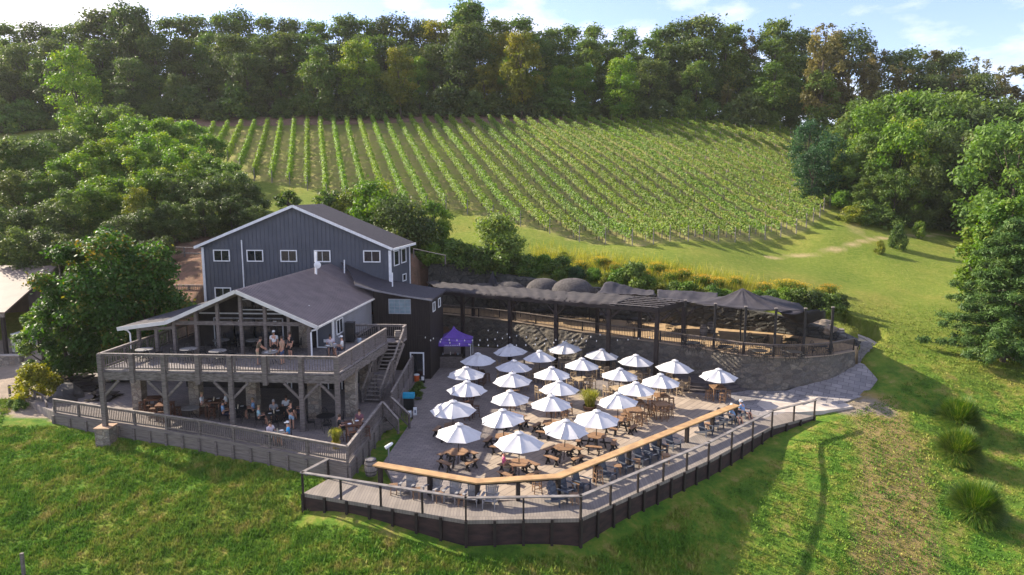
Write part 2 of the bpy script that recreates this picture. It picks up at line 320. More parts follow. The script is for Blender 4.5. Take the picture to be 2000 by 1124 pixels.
RAMP_POLY = [(p[0] + .45 * (1 if p[0] > 24 else .2), p[1] + (.45 if p[1] > 54 else -.35)) for p in RAMP_O] + [tuple(p[:2]) for p in RAMP_I[::-1]]
BIG_CLAMP = [tuple(B(u, d, 0)[:2]) for u, d in ((-19.2, 12), (2.4, 12), (2.4, 20.6), (-1.9, 26), (-19.2, 26))]
def Hs(x, y):
    x = np.asarray(x, float); y = np.asarray(y, float); sh = np.broadcast(x, y).shape
    xf = np.broadcast_to(x, sh).ravel(); yf = np.broadcast_to(y, sh).ravel(); out = np.empty(len(xf)); P = CPa[:, :2] / 50.
    for i in range(0, len(xf), 20000):
        a = np.stack([xf[i:i + 20000], yf[i:i + 20000]], 1) / 50.
        out[i:i + 20000] = tps_u(((a[:, None] - P[None]) ** 2).sum(-1)) @ TW[:-3] + TW[-3] + a @ TW[-2:]
    z = out
    und = .10 * np.sin(xf * .55 + 1.3 * np.sin(yf * .31)) * np.sin(yf * .47 + np.sin(xf * .23)) ; z = z + und
    return z.reshape(sh)
def H(x, y, clamp=True):
    z = Hs(x, y)
    if clamp:
        m = inpoly(x, y, PATIO_CLAMP) | inpoly(x, y, TERR_CLAMP); z = np.where(m, np.minimum(z, -.25), z)
        m = inpoly(x, y, LOWER_CLAMP); z = np.where(m, np.minimum(z, .55), z)
        m = inpoly(x, y, RAMP_POLY)
        if m.any():
            xb, yb = np.broadcast_arrays(x, y); wsum = 0; zsum = 0
            for (a, b, c) in RAMP_PTS:
                ww = 1 / (((xb - a) ** 2 + (yb - b) ** 2) ** 1.5 + .02); wsum = wsum + ww; zsum = zsum + ww * c
            z = np.where(m, np.minimum(z, zsum / wsum - .28), z)
        m = inpoly(x, y, LEFT_CLAMP); z = np.where(m, np.minimum(z, 1.5), z)
        m = inpoly(x, y, BIG_CLAMP); z = np.where(m, np.minimum(z, 4.8), z)
    return z
def h1(x, y): return float(H(np.array([x]), np.array([y]))[0])
def G(px, py):
    """the ground point seen at a photo point"""
    r = np.array(ray(px, py)); t = np.concatenate([np.arange(24, 130, .25), np.arange(130, 420, 1.)])
    X, Y, Z = r[0] * t, r[1] * t, CZ + r[2] * t; d = Z - H(X, Y); i = np.argmax(d < 0)
    if not (d < 0).any(): i = len(t) - 1
    if i > 0:
        f = d[i - 1] / (d[i - 1] - d[i] + 1e-9); tt = t[i - 1] + (t[i] - t[i - 1]) * f
    else: tt = t[0]
    x, y = r[0] * tt, r[1] * tt; return Vector((x, y, h1(x, y)))
xs = np.unique(np.concatenate([np.arange(-400, -60, 8), np.arange(-60, 60, .45), np.arange(60, 401, 8)]))
ys = np.unique(np.concatenate([np.arange(-30, 20, 4), np.arange(20, 80, .45), np.arange(80, 180, 1.4), np.arange(180, 520, 12)]))
GX, GY = np.meshgrid(xs, ys); GZ = H(GX, GY)
nx, ny = len(xs), len(ys)
def seg_w(x, y, pts, w, soft):
    d = np.full(x.shape, 1e9)
    for (x1, y1), (x2, y2) in zip(pts[:-1], pts[1:]):
        t = np.clip(((x - x1) * (x2 - x1) + (y - y1) * (y2 - y1)) / ((x2 - x1) ** 2 + (y2 - y1) ** 2 + 1e-9), 0, 1)
        d = np.minimum(d, np.hypot(x - x1 - t * (x2 - x1), y - y1 - t * (y2 - y1)))
    return np.clip((w + soft - d) / soft, 0, 1)
def gl(pts): return [tuple(G(*p)[:2]) for p in pts]
VPOLY = gl([(395,256),(560,247),(860,240),(1000,243),(1300,243),(1555,262),(1560,330),(1625,405),(1572,455),(1480,470),(1250,483),(1120,472),(960,430),(900,415),(780,410),(640,388),(575,364),(495,354),(440,315)])
track = seg_w(GX, GY, gl([(1700,790),(1735,850),(1750,950),(1750,1120)]), .9, 2.2)
path = seg_w(GX, GY, gl([(1500,503),(1560,500),(1620,491),(1660,480),(1720,466),(1780,461),(1840,459),(1905,460)]), .12, .8)
path = np.maximum(path, .5 * seg_w(GX, GY, gl([(1620,330),(1640,380),(1660,430),(1675,455)]), .4, 1.8))
bare = seg_w(GX, GY, gl([(1650,800),(1700,790),(1720,800)]), .5, 1.0)
road = inpoly(GX, GY, gl([(0,700),(150,715),(200,745),(150,775),(60,770),(40,778),(0,782),(-300,800),(-300,690)])).astype(float)
road = np.maximum(road, inpoly(GX, GY, [(-34, 43.6), (-29, 42.8), (-24, 55), (-40, 60), (-60, 54), (-60, 46)]).astype(float))
dirt = seg_w(GX, GY, gl([(330,480),(360,530),(380,600)]), 3, 3) 
dirt = np.maximum(dirt, seg_w(GX, GY, [(-70, 152), (-30, 152.5), (20, 153), (60, 151)], 3.5, 3))
dirt = np.maximum(dirt, seg_w(GX, GY, [(-10.5, 60), (-8, 66), (-8.5, 72), (-10, 76)], 2.6, 1.5))
vine = inpoly(GX, GY, VPOLY).astype(float)
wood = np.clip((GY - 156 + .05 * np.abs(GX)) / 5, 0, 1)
rough = np.clip(1 - (GY - 50) / 12., 0, 1) * (GX < 8)
me = bpy.data.meshes.new('lawn'); vv = np.stack([GX.ravel(), GY.ravel(), GZ.ravel()], 1)
me.vertices.add(len(vv)); me.vertices.foreach_set('co', vv.astype(np.float32).ravel())
ii, jj = np.meshgrid(np.arange(nx - 1), np.arange(ny - 1)); a = (jj * nx + ii).ravel(); q = np.stack([a, a + 1, a + 1 + nx, a + nx], 1).astype(np.int32)
me.loops.add(q.size); me.loops.foreach_set('vertex_index', q.ravel()); me.polygons.add(len(q))
me.polygons.foreach_set('loop_start', np.arange(len(q), dtype=np.int32) * 4); me.polygons.foreach_set('loop_total', np.full(len(q), 4, dtype=np.int32))
me.polygons.foreach_set('use_smooth', [True] * len(q)); me.update(calc_edges=True)
def blur(z, n=1):
    for _ in range(n):
        p = np.pad(z, 1, mode='edge'); z = (p[1:-1, 1:-1] * 4 + p[:-2, 1:-1] + p[2:, 1:-1] + p[1:-1, :-2] + p[1:-1, 2:]) / 8
    return z
for nme, arr in (('track', track), ('path', path), ('bare', bare), ('road', blur(road)), ('dirt', dirt), ('vine', blur(vine)), ('wood', wood), ('rough', rough)):
    at = me.attributes.new(nme, 'FLOAT', 'POINT'); at.data.foreach_set('value', arr.astype(np.float32).ravel())

def grass_group():
    g = bpy.data.node_groups.new('grass colour', 'ShaderNodeTree'); g.interface.new_socket('Color', in_out='OUTPUT', socket_type='NodeSocketColor')
    N = g.nodes.new; l = g.links.new; geo = N('ShaderNodeNewGeometry'); out = N('NodeGroupOutput')
    def noise(s, d=4, r=.5, st=(1, 1, .3)):
        mp = N('ShaderNodeMapping'); mp.inputs['Scale'].default_value = st; l(geo.outputs['Position'], mp.inputs[0])
        n = N('ShaderNodeTexNoise'); n.inputs['Scale'].default_value = s; n.inputs['Detail'].default_value = d; n.inputs['Roughness'].default_value = r; l(mp.outputs[0], n.inputs[0]); return n.outputs[0]
    def rmp(f, stops):
        r = N('ShaderNodeValToRGB'); e = r.color_ramp.elements
        e[0].position, e[0].color = stops[0][0], (*stops[0][1], 1); e[1].position, e[1].color = stops[-1][0], (*stops[-1][1], 1)
        for p, c in stops[1:-1]: x = e.new(p); x.color = (*c, 1)
        l(f, r.inputs[0]); return r.outputs[0]
    def mix(f, a, b, mode='MIX'):
        m = N('ShaderNodeMix'); m.data_type = 'RGBA'; m.blend_type = mode
        if isinstance(f, float): m.inputs[0].default_value = f
        else: l(f, m.inputs[0])
        l(a, m.inputs[6]); l(b, m.inputs[7]); return m.outputs[2]
    big = rmp(noise(.11, 5, .6), [(.33, (.15, .23, .028)), (.5, (.22, .275, .04)), (.70, (.36, .31, .07))])
    fine = rmp(noise(2.2, 8, .75), [(.32, (.035, .085, .014)), (.5, (.16, .20, .032)), (.70, (.38, .32, .11))])
    # the near bank is deep green with straw patches
    sep = N('ShaderNodeSeparateXYZ'); l(geo.outputs['Position'], sep.inputs[0])
    mr = N('ShaderNodeMapRange'); mr.inputs[1].default_value = 46; mr.inputs[2].default_value = 60; l(sep.outputs[1], mr.inputs[0])
    near = rmp(noise(.8, 9, .72), [(.35, (.024, .13, .014)), (.46, (.085, .24, .022)), (.55, (.22, .29, .04)), (.66, (.46, .35, .13))])
    c = mix(.45, big, fine); nn = mix(.3, near, big)
    l(mix(mr.outputs[0], nn, c), out.inputs[0]); return g
GG = grass_group()
m, nt, bs = newmat('lawn and soil'); gn = nt.nodes.new('ShaderNodeGroup'); gn.node_tree = GG; col = gn.outputs[0]
geo = nt.nodes.new('ShaderNodeNewGeometry')
def nzr(scale, c1, c2, a=.35, b=.65, d=8):
    n = nt.nodes.new('ShaderNodeTexNoise'); n.inputs['Scale'].default_value = scale; n.inputs['Detail'].default_value = d; n.inputs['Roughness'].default_value = .7
    nt.links.new(geo.outputs['Position'], n.inputs[0]); return n.outputs[0], ramp2(nt, n.outputs[0], c1, c2, a, b)
def layer(col, att, c1, c2, scale, gain=1.0, breakup=1.2):
    n, cc = nzr(scale, c1, c2); at = nt.nodes.new('ShaderNodeAttribute'); at.attribute_name = att
    # coverage is broken up by the same noise so that edges are ragged
    a = nt.nodes.new('ShaderNodeMath'); a.operation = 'MULTIPLY_ADD'; a.inputs[1].default_value = 1 + breakup
    nt.links.new(at.outputs['Fac'], a.inputs[0]); s = nt.nodes.new('ShaderNodeMath'); s.operation = 'MULTIPLY'; s.inputs[1].default_value = -breakup
    nt.links.new(n, s.inputs[0]); nt.links.new(s.outputs[0], a.inputs[2]); cl = nt.nodes.new('ShaderNodeMath'); cl.operation = 'MULTIPLY'; cl.inputs[1].default_value = gain; cl.use_clamp = True
    nt.links.new(a.outputs[0], cl.inputs[0]); mx = nt.nodes.new('ShaderNodeMix'); mx.data_type = 'RGBA'
    nt.links.new(cl.outputs[0], mx.inputs[0]); nt.links.new(col, mx.inputs[6]); nt.links.new(cc, mx.inputs[7]); return mx.outputs[2]
col = layer(col, 'track', (.44, .31, .14), (.33, .27, .07), 1.6, .75, 2.2)
col = layer(col, 'path', (.50, .39, .20), (.36, .31, .12), 1.5, .85, .8)
col = layer(col, 'bare', (.42, .34, .26), (.30, .25, .17), 2.5, .8)
col = layer(col, 'road', (.50, .40, .31), (.38, .31, .25), 1.0, 1.6, .3)
col = layer(col, 'dirt', (.30, .17, .115), (.17, .115, .075), 1.0, 1.4)
col = layer(col, 'vine', (.38, .31, .14), (.30, .35, .07), .5, .65, 1.0)
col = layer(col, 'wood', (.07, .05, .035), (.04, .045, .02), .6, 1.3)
nt.links.new(col, bs.inputs['Base Color']); bs.inputs['Roughness'].default_value = .95; bs.inputs['Specular IOR Level'].default_value = .1
n = nt.nodes.new('ShaderNodeTexNoise'); n.inputs['Scale'].default_value = 3.5; n.inputs['Detail'].default_value = 9; n.inputs['Roughness'].default_value = .8
nt.links.new(geo.outputs['Position'], n.inputs[0]); b = nt.nodes.new('ShaderNodeBump'); b.inputs['Strength'].default_value = 1.0; b.inputs['Distance'].default_value = .4
nt.links.new(n.outputs[0], b.inputs['Height']); nt.links.new(b.outputs[0], bs.inputs['Normal'])
me.materials.append(m); lawn = bpy.data.objects.new('lawn', me); C.objects.link(lawn); lawn['kind'] = 'structure'
# grass tufts on the near banks
m, nt, bs = newmat('grass blades'); gn = nt.nodes.new('ShaderNodeGroup'); gn.node_tree = GG
tr = nt.nodes.new('ShaderNodeBsdfTranslucent'); ms = nt.nodes.new('ShaderNodeMixShader'); ms.inputs[0].default_value = .2
ta = nt.nodes.new('ShaderNodeAttribute'); ta.attribute_name = 'tone'; tm = nt.nodes.new('ShaderNodeMapRange'); tm.inputs[3].default_value = .55; tm.inputs[4].default_value = 1.25
hs = nt.nodes.new('ShaderNodeHueSaturation'); nt.links.new(ta.outputs['Fac'], tm.inputs[0]); nt.links.new(tm.outputs[0], hs.inputs['Value']); nt.links.new(gn.outputs[0], hs.inputs['Color'])
nt.links.new(hs.outputs[0], bs.inputs['Base Color']); nt.links.new(hs.outputs[0], tr.inputs[0]); bs.inputs['Roughness'].default_value = .7; bs.inputs['Specular IOR Level'].default_value = .15
nt.links.new(bs.outputs[0], ms.inputs[1]); nt.links.new(tr.outputs[0], ms.inputs[2]); nt.links.new(ms.outputs[0], nt.nodes['Material Output'].inputs[0]); grassm = m
GT = []
def scatter_grass(n, x0, x1, y0, y1, hmin, hmax, blades, excl):
    x = rng.uniform(x0, x1, n); y = rng.uniform(y0, y1, n)
    cl = np.sin(x * 1.1 + 2 * np.sin(y * .7)) * np.sin(y * 1.3 + 1.5 * np.sin(x * .9)) + .6 * np.sin(x * 2.9 + y * 1.7) * np.sin(y * 3.1 - x)
    keep = rng.uniform(-2.6, 1.0, n) < cl * .7; keep &= np.abs(x) < y * .80 + 2; keep &= rng.uniform(0, 1, n) < np.clip((68 - y) / 22, 0, 1)
    for p in excl: keep &= ~inpoly(x, y, p)
    x, y, cl = x[keep], y[keep], cl[keep]; z = H(x, y); n = len(x)
    x = np.repeat(x, blades); y = np.repeat(y, blades); z = np.repeat(z, blades); cl = np.repeat(cl, blades); N = len(x)
    ang = rng.uniform(0, 6.283, N); h = rng.uniform(hmin, hmax, N) * (1 + .2 * np.clip(cl, -1, 1)) * np.repeat(rng.uniform(.5, 1.5, n), blades); lean = rng.uniform(.2, .9, N) * h; wd = rng.uniform(.025, .06, N)
    x = x + rng.normal(0, .09, N); y = y + rng.normal(0, .09, N); dx, dy = np.cos(ang), np.sin(ang)
    v = np.empty((N, 3, 3)); v[:, 0] = np.stack([x - dy * wd, y + dx * wd, z - .03], 1); v[:, 1] = np.stack([x + dy * wd, y - dx * wd, z - .03], 1)
    v[:, 2] = np.stack([x + dx * lean, y + dy * lean, z + h], 1)
    tn = np.clip(np.repeat(rng.uniform(0, 1, N // blades), blades) * .6 + rng.uniform(0, .4, N), 0, 1); GT.append(tn); return v.reshape(-1, 3)
BOARD_EX = [(-11, 31.8), (-2, 29), (3.6, 29.3), (21, 43.9), (24.5, 46.3), (30.5, 50), (29, 57), (27, 60), (14, 72), (-12, 72), (-38, 60), (-33, 42), (-29.5, 42.0), (-24.6, 40.3), (-18, 38), (-8.5, 33.8)]
RG = [tuple(p) for p in gl([(0,700),(150,715),(200,745),(150,775),(60,770),(40,778),(0,782),(-300,800),(-300,690)])]
gv = np.concatenate([scatter_grass(95000, -36, 9, 24, 48, .05, .16, 7, [BOARD_EX, RG]), scatter_grass(120000, 3, 44, 24, 68, .03, .085, 4, [BOARD_EX])])
g = fastmesh('grass', gv, 3, grassm, tone=np.concatenate(GT)); tag(g, 'rough green and straw coloured grass on the near banks', 'grass', kind='stuff')
# ---------------------------------------------------------------- paved places
pavers = pavemat('grey brick pavers', (.235, .197, .175), (.175, .147, .132), (.10, .088, .088), .42, .21, R(8), msize=.014)
boards = pavemat('stamped plank patio', (.34, .27, .205), (.27, .212, .162), (.17, .135, .11), 2.4, .42, R(-52), msize=.02, noise=.45)
bw_boards = pavemat('weathered boardwalk planks', (.21, .178, .15), (.165, .14, .12), (.10, .088, .08), .145, 6.0, R(0), msize=.008, noise=.5)
flag = pavemat('grey flagstones', (.27, .245, .235), (.18, .165, .165), (.11, .10, .10), .75, .5, R(30), msize=.022, noise=.6)
lowfloor = pavemat('brown patio pavers', (.23, .19, .17), (.17, .145, .135), (.10, .085, .08), .4, .2, R(-4), msize=.012)
gravel = mat('tan terrace gravel', (.42, .29, .16), (.32, .22, .125), rough=.95, scale=2.5, bump=.2, coord='World', detail=9)
PV = [(-5.6, 32.2), (-1.9, 31.8), (3.4, 31.6), (17, 44), (23, 46.8), (24, 52), (14, 60), (-6.2, 66), (-8.6, 60), (-8.6, 50), (-6.6, 44), (-7.2, 36.5)]
mb = MB().prism(PV, -.6, 0.0); tag(mb.build('patio', pavers), kind='structure')
# plank-stamped part of the patio (lies 6 mm above the pavers)
PL = [(-2.1, 31.95), (3.3, 31.8), (16.8, 43.9), (19.6, 45.6), (13.5, 50.2), (9, 52.0), (3, 48), (.3, 43.5), (-1.0, 38)]
tag(MB().prism(PL, -.3, .006).build('plank_patio', boards), kind='structure')
FL = [(16.8, 43.95), (19.6, 45.65), (22.8, 46.75), (26.5, 48.6), (28.6, 51.5), (27.5, 52.6), (22, 50.0), (17.7, 50.8), (13.6, 53.5), (12, 52.6), (13.6, 50.1)]
FZ = [.012, .012, .012, .35, 1.35, 1.6, .25, .012, .012, .012, .012]
mb = MB(); cxy = (19.5, 49.0, .03); n = len(FL)
mb.add([(x, y, z) for (x, y), z in zip(FL, FZ)] + [cxy], [(i, (i + 1) % n, n) for i in range(n)])
mb.add([(x, y, z) for (x, y), z in zip(FL, FZ)] + [(x, y, -.6) for x, y in FL], [(i, i + n, (i + 1) % n + n, (i + 1) % n) for i in range(n)])
tag(mb.build('walkway', flag), kind='structure')
# ramp with pale curb curving up to the terrace
outer = [W(1560, 790, .02), W(1645, 752, .15), W(1690, 722, .6), W(1722, 702, 1.1), W(1729, 690, 1.4), W(1716, 676, 1.75), W(1690, 661, 2.15), W(1662, 650, 2.5), W(1635, 640, 2.6)]
inner = [W(1500, 762, .02), W(1590, 742, .12), W(1625, 725, .45), W(1655, 706, .95), W(1672, 693, 1.3), W(1680, 682, 1.65), W(1672, 668, 2.1), W(1650, 655, 2.5), W(1628, 646, 2.6)]
mb = MB()
for i in range(len(outer) - 1):
    a, b, c, d = inner[i], outer[i], outer[i + 1], inner[i + 1]; lo = Vector((0, 0, -1.2))
    mb.add([a + Vector((0, 0, .03)), b + Vector((0, 0, .03)), c + Vector((0, 0, .03)), d + Vector((0, 0, .03)), a + lo, b + lo, c + lo, d + lo], [(0, 1, 2, 3), (1, 5, 6, 2), (4, 0, 3, 7)])
tag(mb.build('ramp_path', flag), kind='structure')
mb = MB()
for i in range(len(outer) - 1): mb.bar(outer[i] + Vector((0, 0, -.02)), outer[i + 1] + Vector((0, 0, -.02)), .55, .16)
tag(mb.build('kerb', concrete), kind='structure')
SL = [W(1570, 800, .02), W(1665, 797, .02), W(1640, 782, .03), W(1600, 768, .03), W(1530, 782, .03), W(1500, 800, .03)]
SL = [(p[0], p[1]) for p in [W(1500, 806, 0), W(1560, 806, 0), W(1610, 803, 0), W(1666, 795, 0), W(1610, 770, 0), W(1575, 752, 0), W(1500, 768, 0), W(1478, 790, 0)]]
tag(MB().prism(SL, -.9, .03).build('concrete_slab', concrete), kind='structure')

# boardwalk: planks, dark fascia with posts; railing is a thing of its own
def railing(name, pts, label, cat='railing', h=1.0, post_at=None, spacing=.15, mrail=wood_rail, mbal=wood_grey, mpost=wood_grey, pw=.12, bw=.035, postdrop=0, group=None, balusters=True, railw=.14, end=True, maxseg=2.2, bot=.12):
    pts = [Vector(p) for p in pts]; t = thing(name, label, cat, pts[0], group=group); o = -pts[0]
    top, bal = MB(), MB()
    for i in range(len(pts) - 1):
        a, b = pts[i] + o, pts[i + 1] + o; Lg = (b - a).length; n = max(1, round(Lg / maxseg)); d = (b - a)
        e = d.normalized() * (railw * .3)
        top.bar(a + Vector((0, 0, h)) - e, b + Vector((0, 0, h)) + e, railw, .05)
        if balusters:
            bal.bar(a + Vector((0, 0, h - .11)), b + Vector((0, 0, h - .11)), .045, .08); bal.bar(a + Vector((0, 0, bot)), b + Vector((0, 0, bot)), .045, .08)
            k = int(Lg / spacing)
            for j in range(k):
                p = a + d * ((j + .5) / k); bal.box((p.x, p.y, p.z + h / 2 + .01), (bw, bw, h - .1), math.atan2(d.y, d.x))
        for j in range(n + 1):
            if j == n and i < len(pts) - 2: continue
            p = a + d * (j / n); m = MB().box((p.x, p.y, p.z + (h - .03 - postdrop) / 2), (pw, pw, h - .03 + postdrop), math.atan2(d.y, d.x)); m.build('post', mpost, t)
    top.build('top_rail', mrail, t)
    if balusters: bal.build('balusters', mbal, t)
    return t
bwo = [W(592, 964, 0), W(910, 1017, 0), W(1134, 1013, 0)]
r1, r2, r3 = W(1385, 864, 1.1), W(1509, 802, 1.1), W(1592, 782, 1.1)
BWo = [(p[0], p[1], 0) for p in (bwo + [r1, r2, r3])]
inn = [W(642, 936, 0), W(745, 945, 0), W(930, 985, 0), W(1085, 972, 0), W(1445, 812, 0), W(1478, 800, 0)]
BWpoly = [(p[0], p[1]) for p in BWo] + [(p[0], p[1]) for p in inn[::-1]]
tag(MB().prism(BWpoly, -.18, .012).build('boardwalk', bw_boards), kind='structure')
fz = [-1.0, -.8, -1.2, -.95, -.7, -.35]
fw = thing('retaining_wall', 'dark brown board wall under the outer edge of the boardwalk', 'retaining wall', BWo[0])
o0 = Vector(BWo[0]); base0 = (inn[0][0], inn[0][1], 0); chain = [base0] + BWo; fzz = [-.5] + fz
for i in range(len(chain) - 1):
    a, b = Vector(chain[i]) - o0, Vector(chain[i + 1]) - o0; nseg = 10; d = b - a; ang = math.atan2(d.y, d.x); mb = MB(); Lg = d.length
    nv = (d.y / Lg, -d.x / Lg)
    n = max(1, int(Lg / 1.15))
    for j in range(n):
        p, q = a + d * (j / n), a + d * ((j + 1) / n); g1, g2 = [h1(r.x + o0.x, r.y + o0.y) - .25 for r in (p, q)]
        off = Vector((nv[0] * -.03, nv[1] * -.03, 0)); mb.extr([p + off + Vector((0, 0, -.02)), q + off + Vector((0, 0, -.02)), q + off + Vector((0, 0, g2)), p + off + Vector((0, 0, g1))], (-nv[0] * .06, -nv[1] * .06, 0))
    mb.build('board_panel', fascia_m, fw)
    for j in range(n * 1 + 1):
        if j == n and i < len(chain) - 2: continue
        p = a + d * (j / n); g1 = h1(p.x + o0.x, p.y + o0.y) - .3; MB().box((p.x + nv[0] * .03, p.y + nv[1] * .03, (g1 - .01) / 2), (.13, .12, -g1 - .01), ang).build('post', stain_dark, fw)
railing('railing', chain, 'long black post railing with flat grey cap along boardwalk edge', h=1.1, balusters=False, mrail=caprail_m, mpost=stain_dark, pw=.085, railw=.2, maxseg=2.3)
# cedar bar counter along the boardwalk
BC = [W(733, 908, 1.08), W(932, 942, 1.08), W(1090, 932, 1.08), W(1437, 793, 1.08)]
bar = thing('bar_counter', 'long honey coloured wooden bar counter bending around the patio edge', 'bar counter', (BC[0][0], BC[0][1], 0)); o0 = Vector((BC[0][0], BC[0][1], 0))
for i in range(3):
    a, b = BC[i] - o0, BC[i + 1] - o0; d = (b - a).normalized(); ext = .10
    MB().bar(a + Vector((0, 0, .04 - .0015 * i)) - d * (.0 if i == 0 else ext), b + Vector((0, 0, .04 - .0015 * i)) + d * ext, .52, .07).build('counter_top', cedar, bar)
    MB().bar(a + Vector((0, 0, -.08)), b + Vector((0, 0, -.08)), .12, .14).build('beam', stain_dark, bar)
    n = [2, 2, 6][i]
    for j in range(n + (1 if i == 2 else 0)):
        p = a + (b - a) * ((j + (.1 if i == 0 else 0)) / n); MB().box((p.x, p.y, .5), (.2, .2, 1.0), math.atan2(d.y, d.x)).build('leg', stain_dark, bar)

# ---------------------------------------------------------------- lower covered patio
LPp = [W(105, 781, 1.75), W(202, 796, 1.75), W(390, 822, 1.75), W(678, 874, 1.75), W(746, 787, 1.75)]
LZ = .9
lp = [(p[0], p[1]) for p in LPp]
LPoly = lp + [(-7.6, 43), (-7.9, 53), (-11.5, 53.0), (-26, 54), (-33, 52), (-34.5, 46)]
tag(MB().prism([(x, y) for x, y in LPoly], -.3, LZ).build('lower_patio', lowfloor), kind='structure')
rw = thing('timber_wall', 'grey timber retaining wall below the lower patio railing', 'retaining wall', (lp[0][0], lp[0][1], 0)); o0 = Vector((lp[0][0], lp[0][1], 0))
timb = mat('horizontal grey timbers', (.22, .19, .165), (.13, .11, .10), rough=.9, scale=2.5, coord='World', stretch=(.5, .5, 9), bump=.6)
for i in range(len(lp) - 1):
    a, b = Vector((*lp[i], 0)) - o0, Vector((*lp[i + 1], 0)) - o0; d = b - a; ang = math.atan2(d.y, d.x); Lg = d.length; nv = Vector((d.y / Lg, -d.x / Lg, 0)); mb = MB()
    for k in range(5):
        z = LZ - .12 - k * .21; mb.bar(a + nv * (.03 + .012 * (k % 2)) + Vector((0, 0, z)), b + nv * (.03 + .012 * (k % 2)) + Vector((0, 0, z)), .12, .20)
    mb.build('timbers', timb, rw); n = max(1, int(Lg / 1.25))
    for j in range(n + 1):
        if j == n and i < len(lp) - 2: continue
        p = a + d * (j / n) + nv * .13; MB().box((p.x, p.y, .22), (.17, .12, 1.0), ang).build('post', wood_grey, rw)
railing('railing', [(x, y, LZ) for x, y in lp], 'grey baluster railing around the lower covered patio', h=.9, spacing=.14, maxseg=2.35)
# steps and their two short rails down to the main patio
st = thing('steps', 'short grey steps from the lower patio gate to the main patio', 'steps', (-7.9, 42.3, 0), R(-62))
for k in range(3): MB().box((0, -.15 - .32 * k, .30 * (3 - k) / 2 - .02), (1.2, .32, .30 * (3 - k) - .04)).build('step', wood_grey, st)
railing('railing', [(-8.15, 41.75, .85), (-7.1, 40.9, .05)], 'short sloping stair rail nearest the lower patio corner', h=.95, spacing=.15)
railing('railing', [(-7.9, 43.0, .85), (-6.55, 41.9, .05)], 'short sloping stair rail beside the tall slatted fence', h=.95, spacing=.15)
sf = thing('slatted_fence', 'tall solid grey board fence beside the outdoor stairs', 'fence', (-7.85, 43.0, 0))
mb = MB(); dv = Vector(W(805, 697, 2.0)) - Vector((-7.85, 43.0, 2.0)); dv.z = 0; nb = 50
for j in range(nb):
    p = dv * ((j + .5) / nb); mb.box((p.x, p.y, 1.02 + .02 * (j % 2)), (.17, .03, 2.04), math.atan2(dv.y, dv.x))
mb.build('boards', wood_grey_h, sf)
MB().bar((0, 0, 2.07), dv + Vector((0, 0, 2.07)), .12, .05).build('cap', wood_rail, sf)
for j in range(5): p = dv * (j / 4); MB().box((p.x + .06, p.y, 1.0), (.1, .1, 2.0)).build('post', wood_grey, sf)

# ---------------------------------------------------------------- upper deck
DZ = 4.45
dk = thing('raised_deck', 'weathered timber deck raised on posts in front of the tavern', 'deck', B(-7, 0, 0)); o0 = B(-7, 0, 0)
def Bl(u, d, z): return B(u, d, z) - o0
poly = [Bl(u, d, 0) for u, d in ((-14.45, 0), (0, 0), (.43, 8.6), (1.5, 8.75), (1.5, 9.9), (-2.4, 9.9), (-2.4, 19.4), (-14.9, 19.4))]
MB().prism([(p.x, p.y) for p in poly], DZ - .1, DZ).build('floor', wood_floor, dk)
m = MB()
for a, b in (((-14.45, 0), (0, 0)), ((0, 0), (.43, 8.6)), ((-14.45, 0), (-14.6, 12))):
    m.bar(Bl(*a, DZ - .36), Bl(*b, DZ - .36), .1, .48)
m.build('rim_beam', wood_grey_h, dk)
m = MB()
for d in np.arange(1.2, 18, 1.2): m.bar(Bl(-14.4, d, DZ - .25), Bl(-.3 if d < 9 else -2.6, d, DZ - .25), .08, .28)
m.build('joists', wood_grey_h, dk)
pu = [-14.4, -12.45, -10.5, -8.42, -6.45, -4.35, -2.2, -.05]
for k, u in enumerate(pu):
    full = k % 2 == 0 or k == 7
    full = k in (0, 2, 4, 6, 7)
    zb = {0: .98}.get(k, LZ) if full else DZ - .75
    if k == 6: full = True
    p = Bl(u, -.06, 0); MB().box((p.x, p.y, (5.45 + zb) / 2), (.26, .22, 5.45 - zb), -R(3.5)).build('post', wood_grey, dk)
for k in (0, 2, 4, 6, 7):
    for s in (-1, 1):
        if (k == 0 and s < 0) or (k == 7 and s > 0): continue
        MB().bar(Bl(pu[k] + s * .08, -.02, 2.85), Bl(pu[k] + s * 1.05, -.02, DZ - .62), .12, .14).build('brace', wood_grey, dk)
railing('railing', [B(-14.6, 11.5, DZ), B(-14.45, 0, DZ), B(0, 0, DZ), B(.38, 8.5, DZ)], 'grey baluster railing around the upper deck', h=1.0, spacing=.16, maxseg=2.1, pw=.1)
railing('railing', [B(-2.5, 9.85, DZ), B(1.45, 9.85, DZ), B(1.5, 8.9, DZ)], 'grey railing behind the stair landing', h=1.0, spacing=.15)
# stone pier under the front left post
p = B(-14.4, -.06, 0)
mb = MB().box((0, 0, .38), (.86, .86, 1.1)); pr = tag(mb.build('stone_pier', stone_pier), 'short stone pier carrying the front left deck post', 'pier'); pr.location = (p.x, p.y, 0)
q = MB().box((0, 0, .955), (.95, .95, .06)).build('cap', mat('tan cap stone', (.42, .27, .18), (.33, .22, .15), scale=3), pr)
# stone columns below the deck
for k, (px, py) in enumerate([(275, 800), (386, 806), (497, 812), (616, 815), (688, 812), (714, 762)]):
    q = W(px, py, LZ); m = MB().lathe([(.46, 0), (.46, 2.2), (.52, 2.75), (.72, 3.15)], n=4)
    m.v = [(x * 1.0, y * 1.0, z) for x, y, z in m.v]
    names = ['leftmost stone column under the deck beside the open left end', 'second stone column from the left under the deck', 'stone column at the middle of the covered patio', 'stone column behind the empty black dining table', 'stone column behind the two people at the right end', 'stone column nearest the outdoor stairs']
    o = tag(m.build('stone_column', stone_pier), names[k], 'column', 'stone columns below the deck'); o.location = q; o.rotation_euler = (0, 0, R(45 - 3))
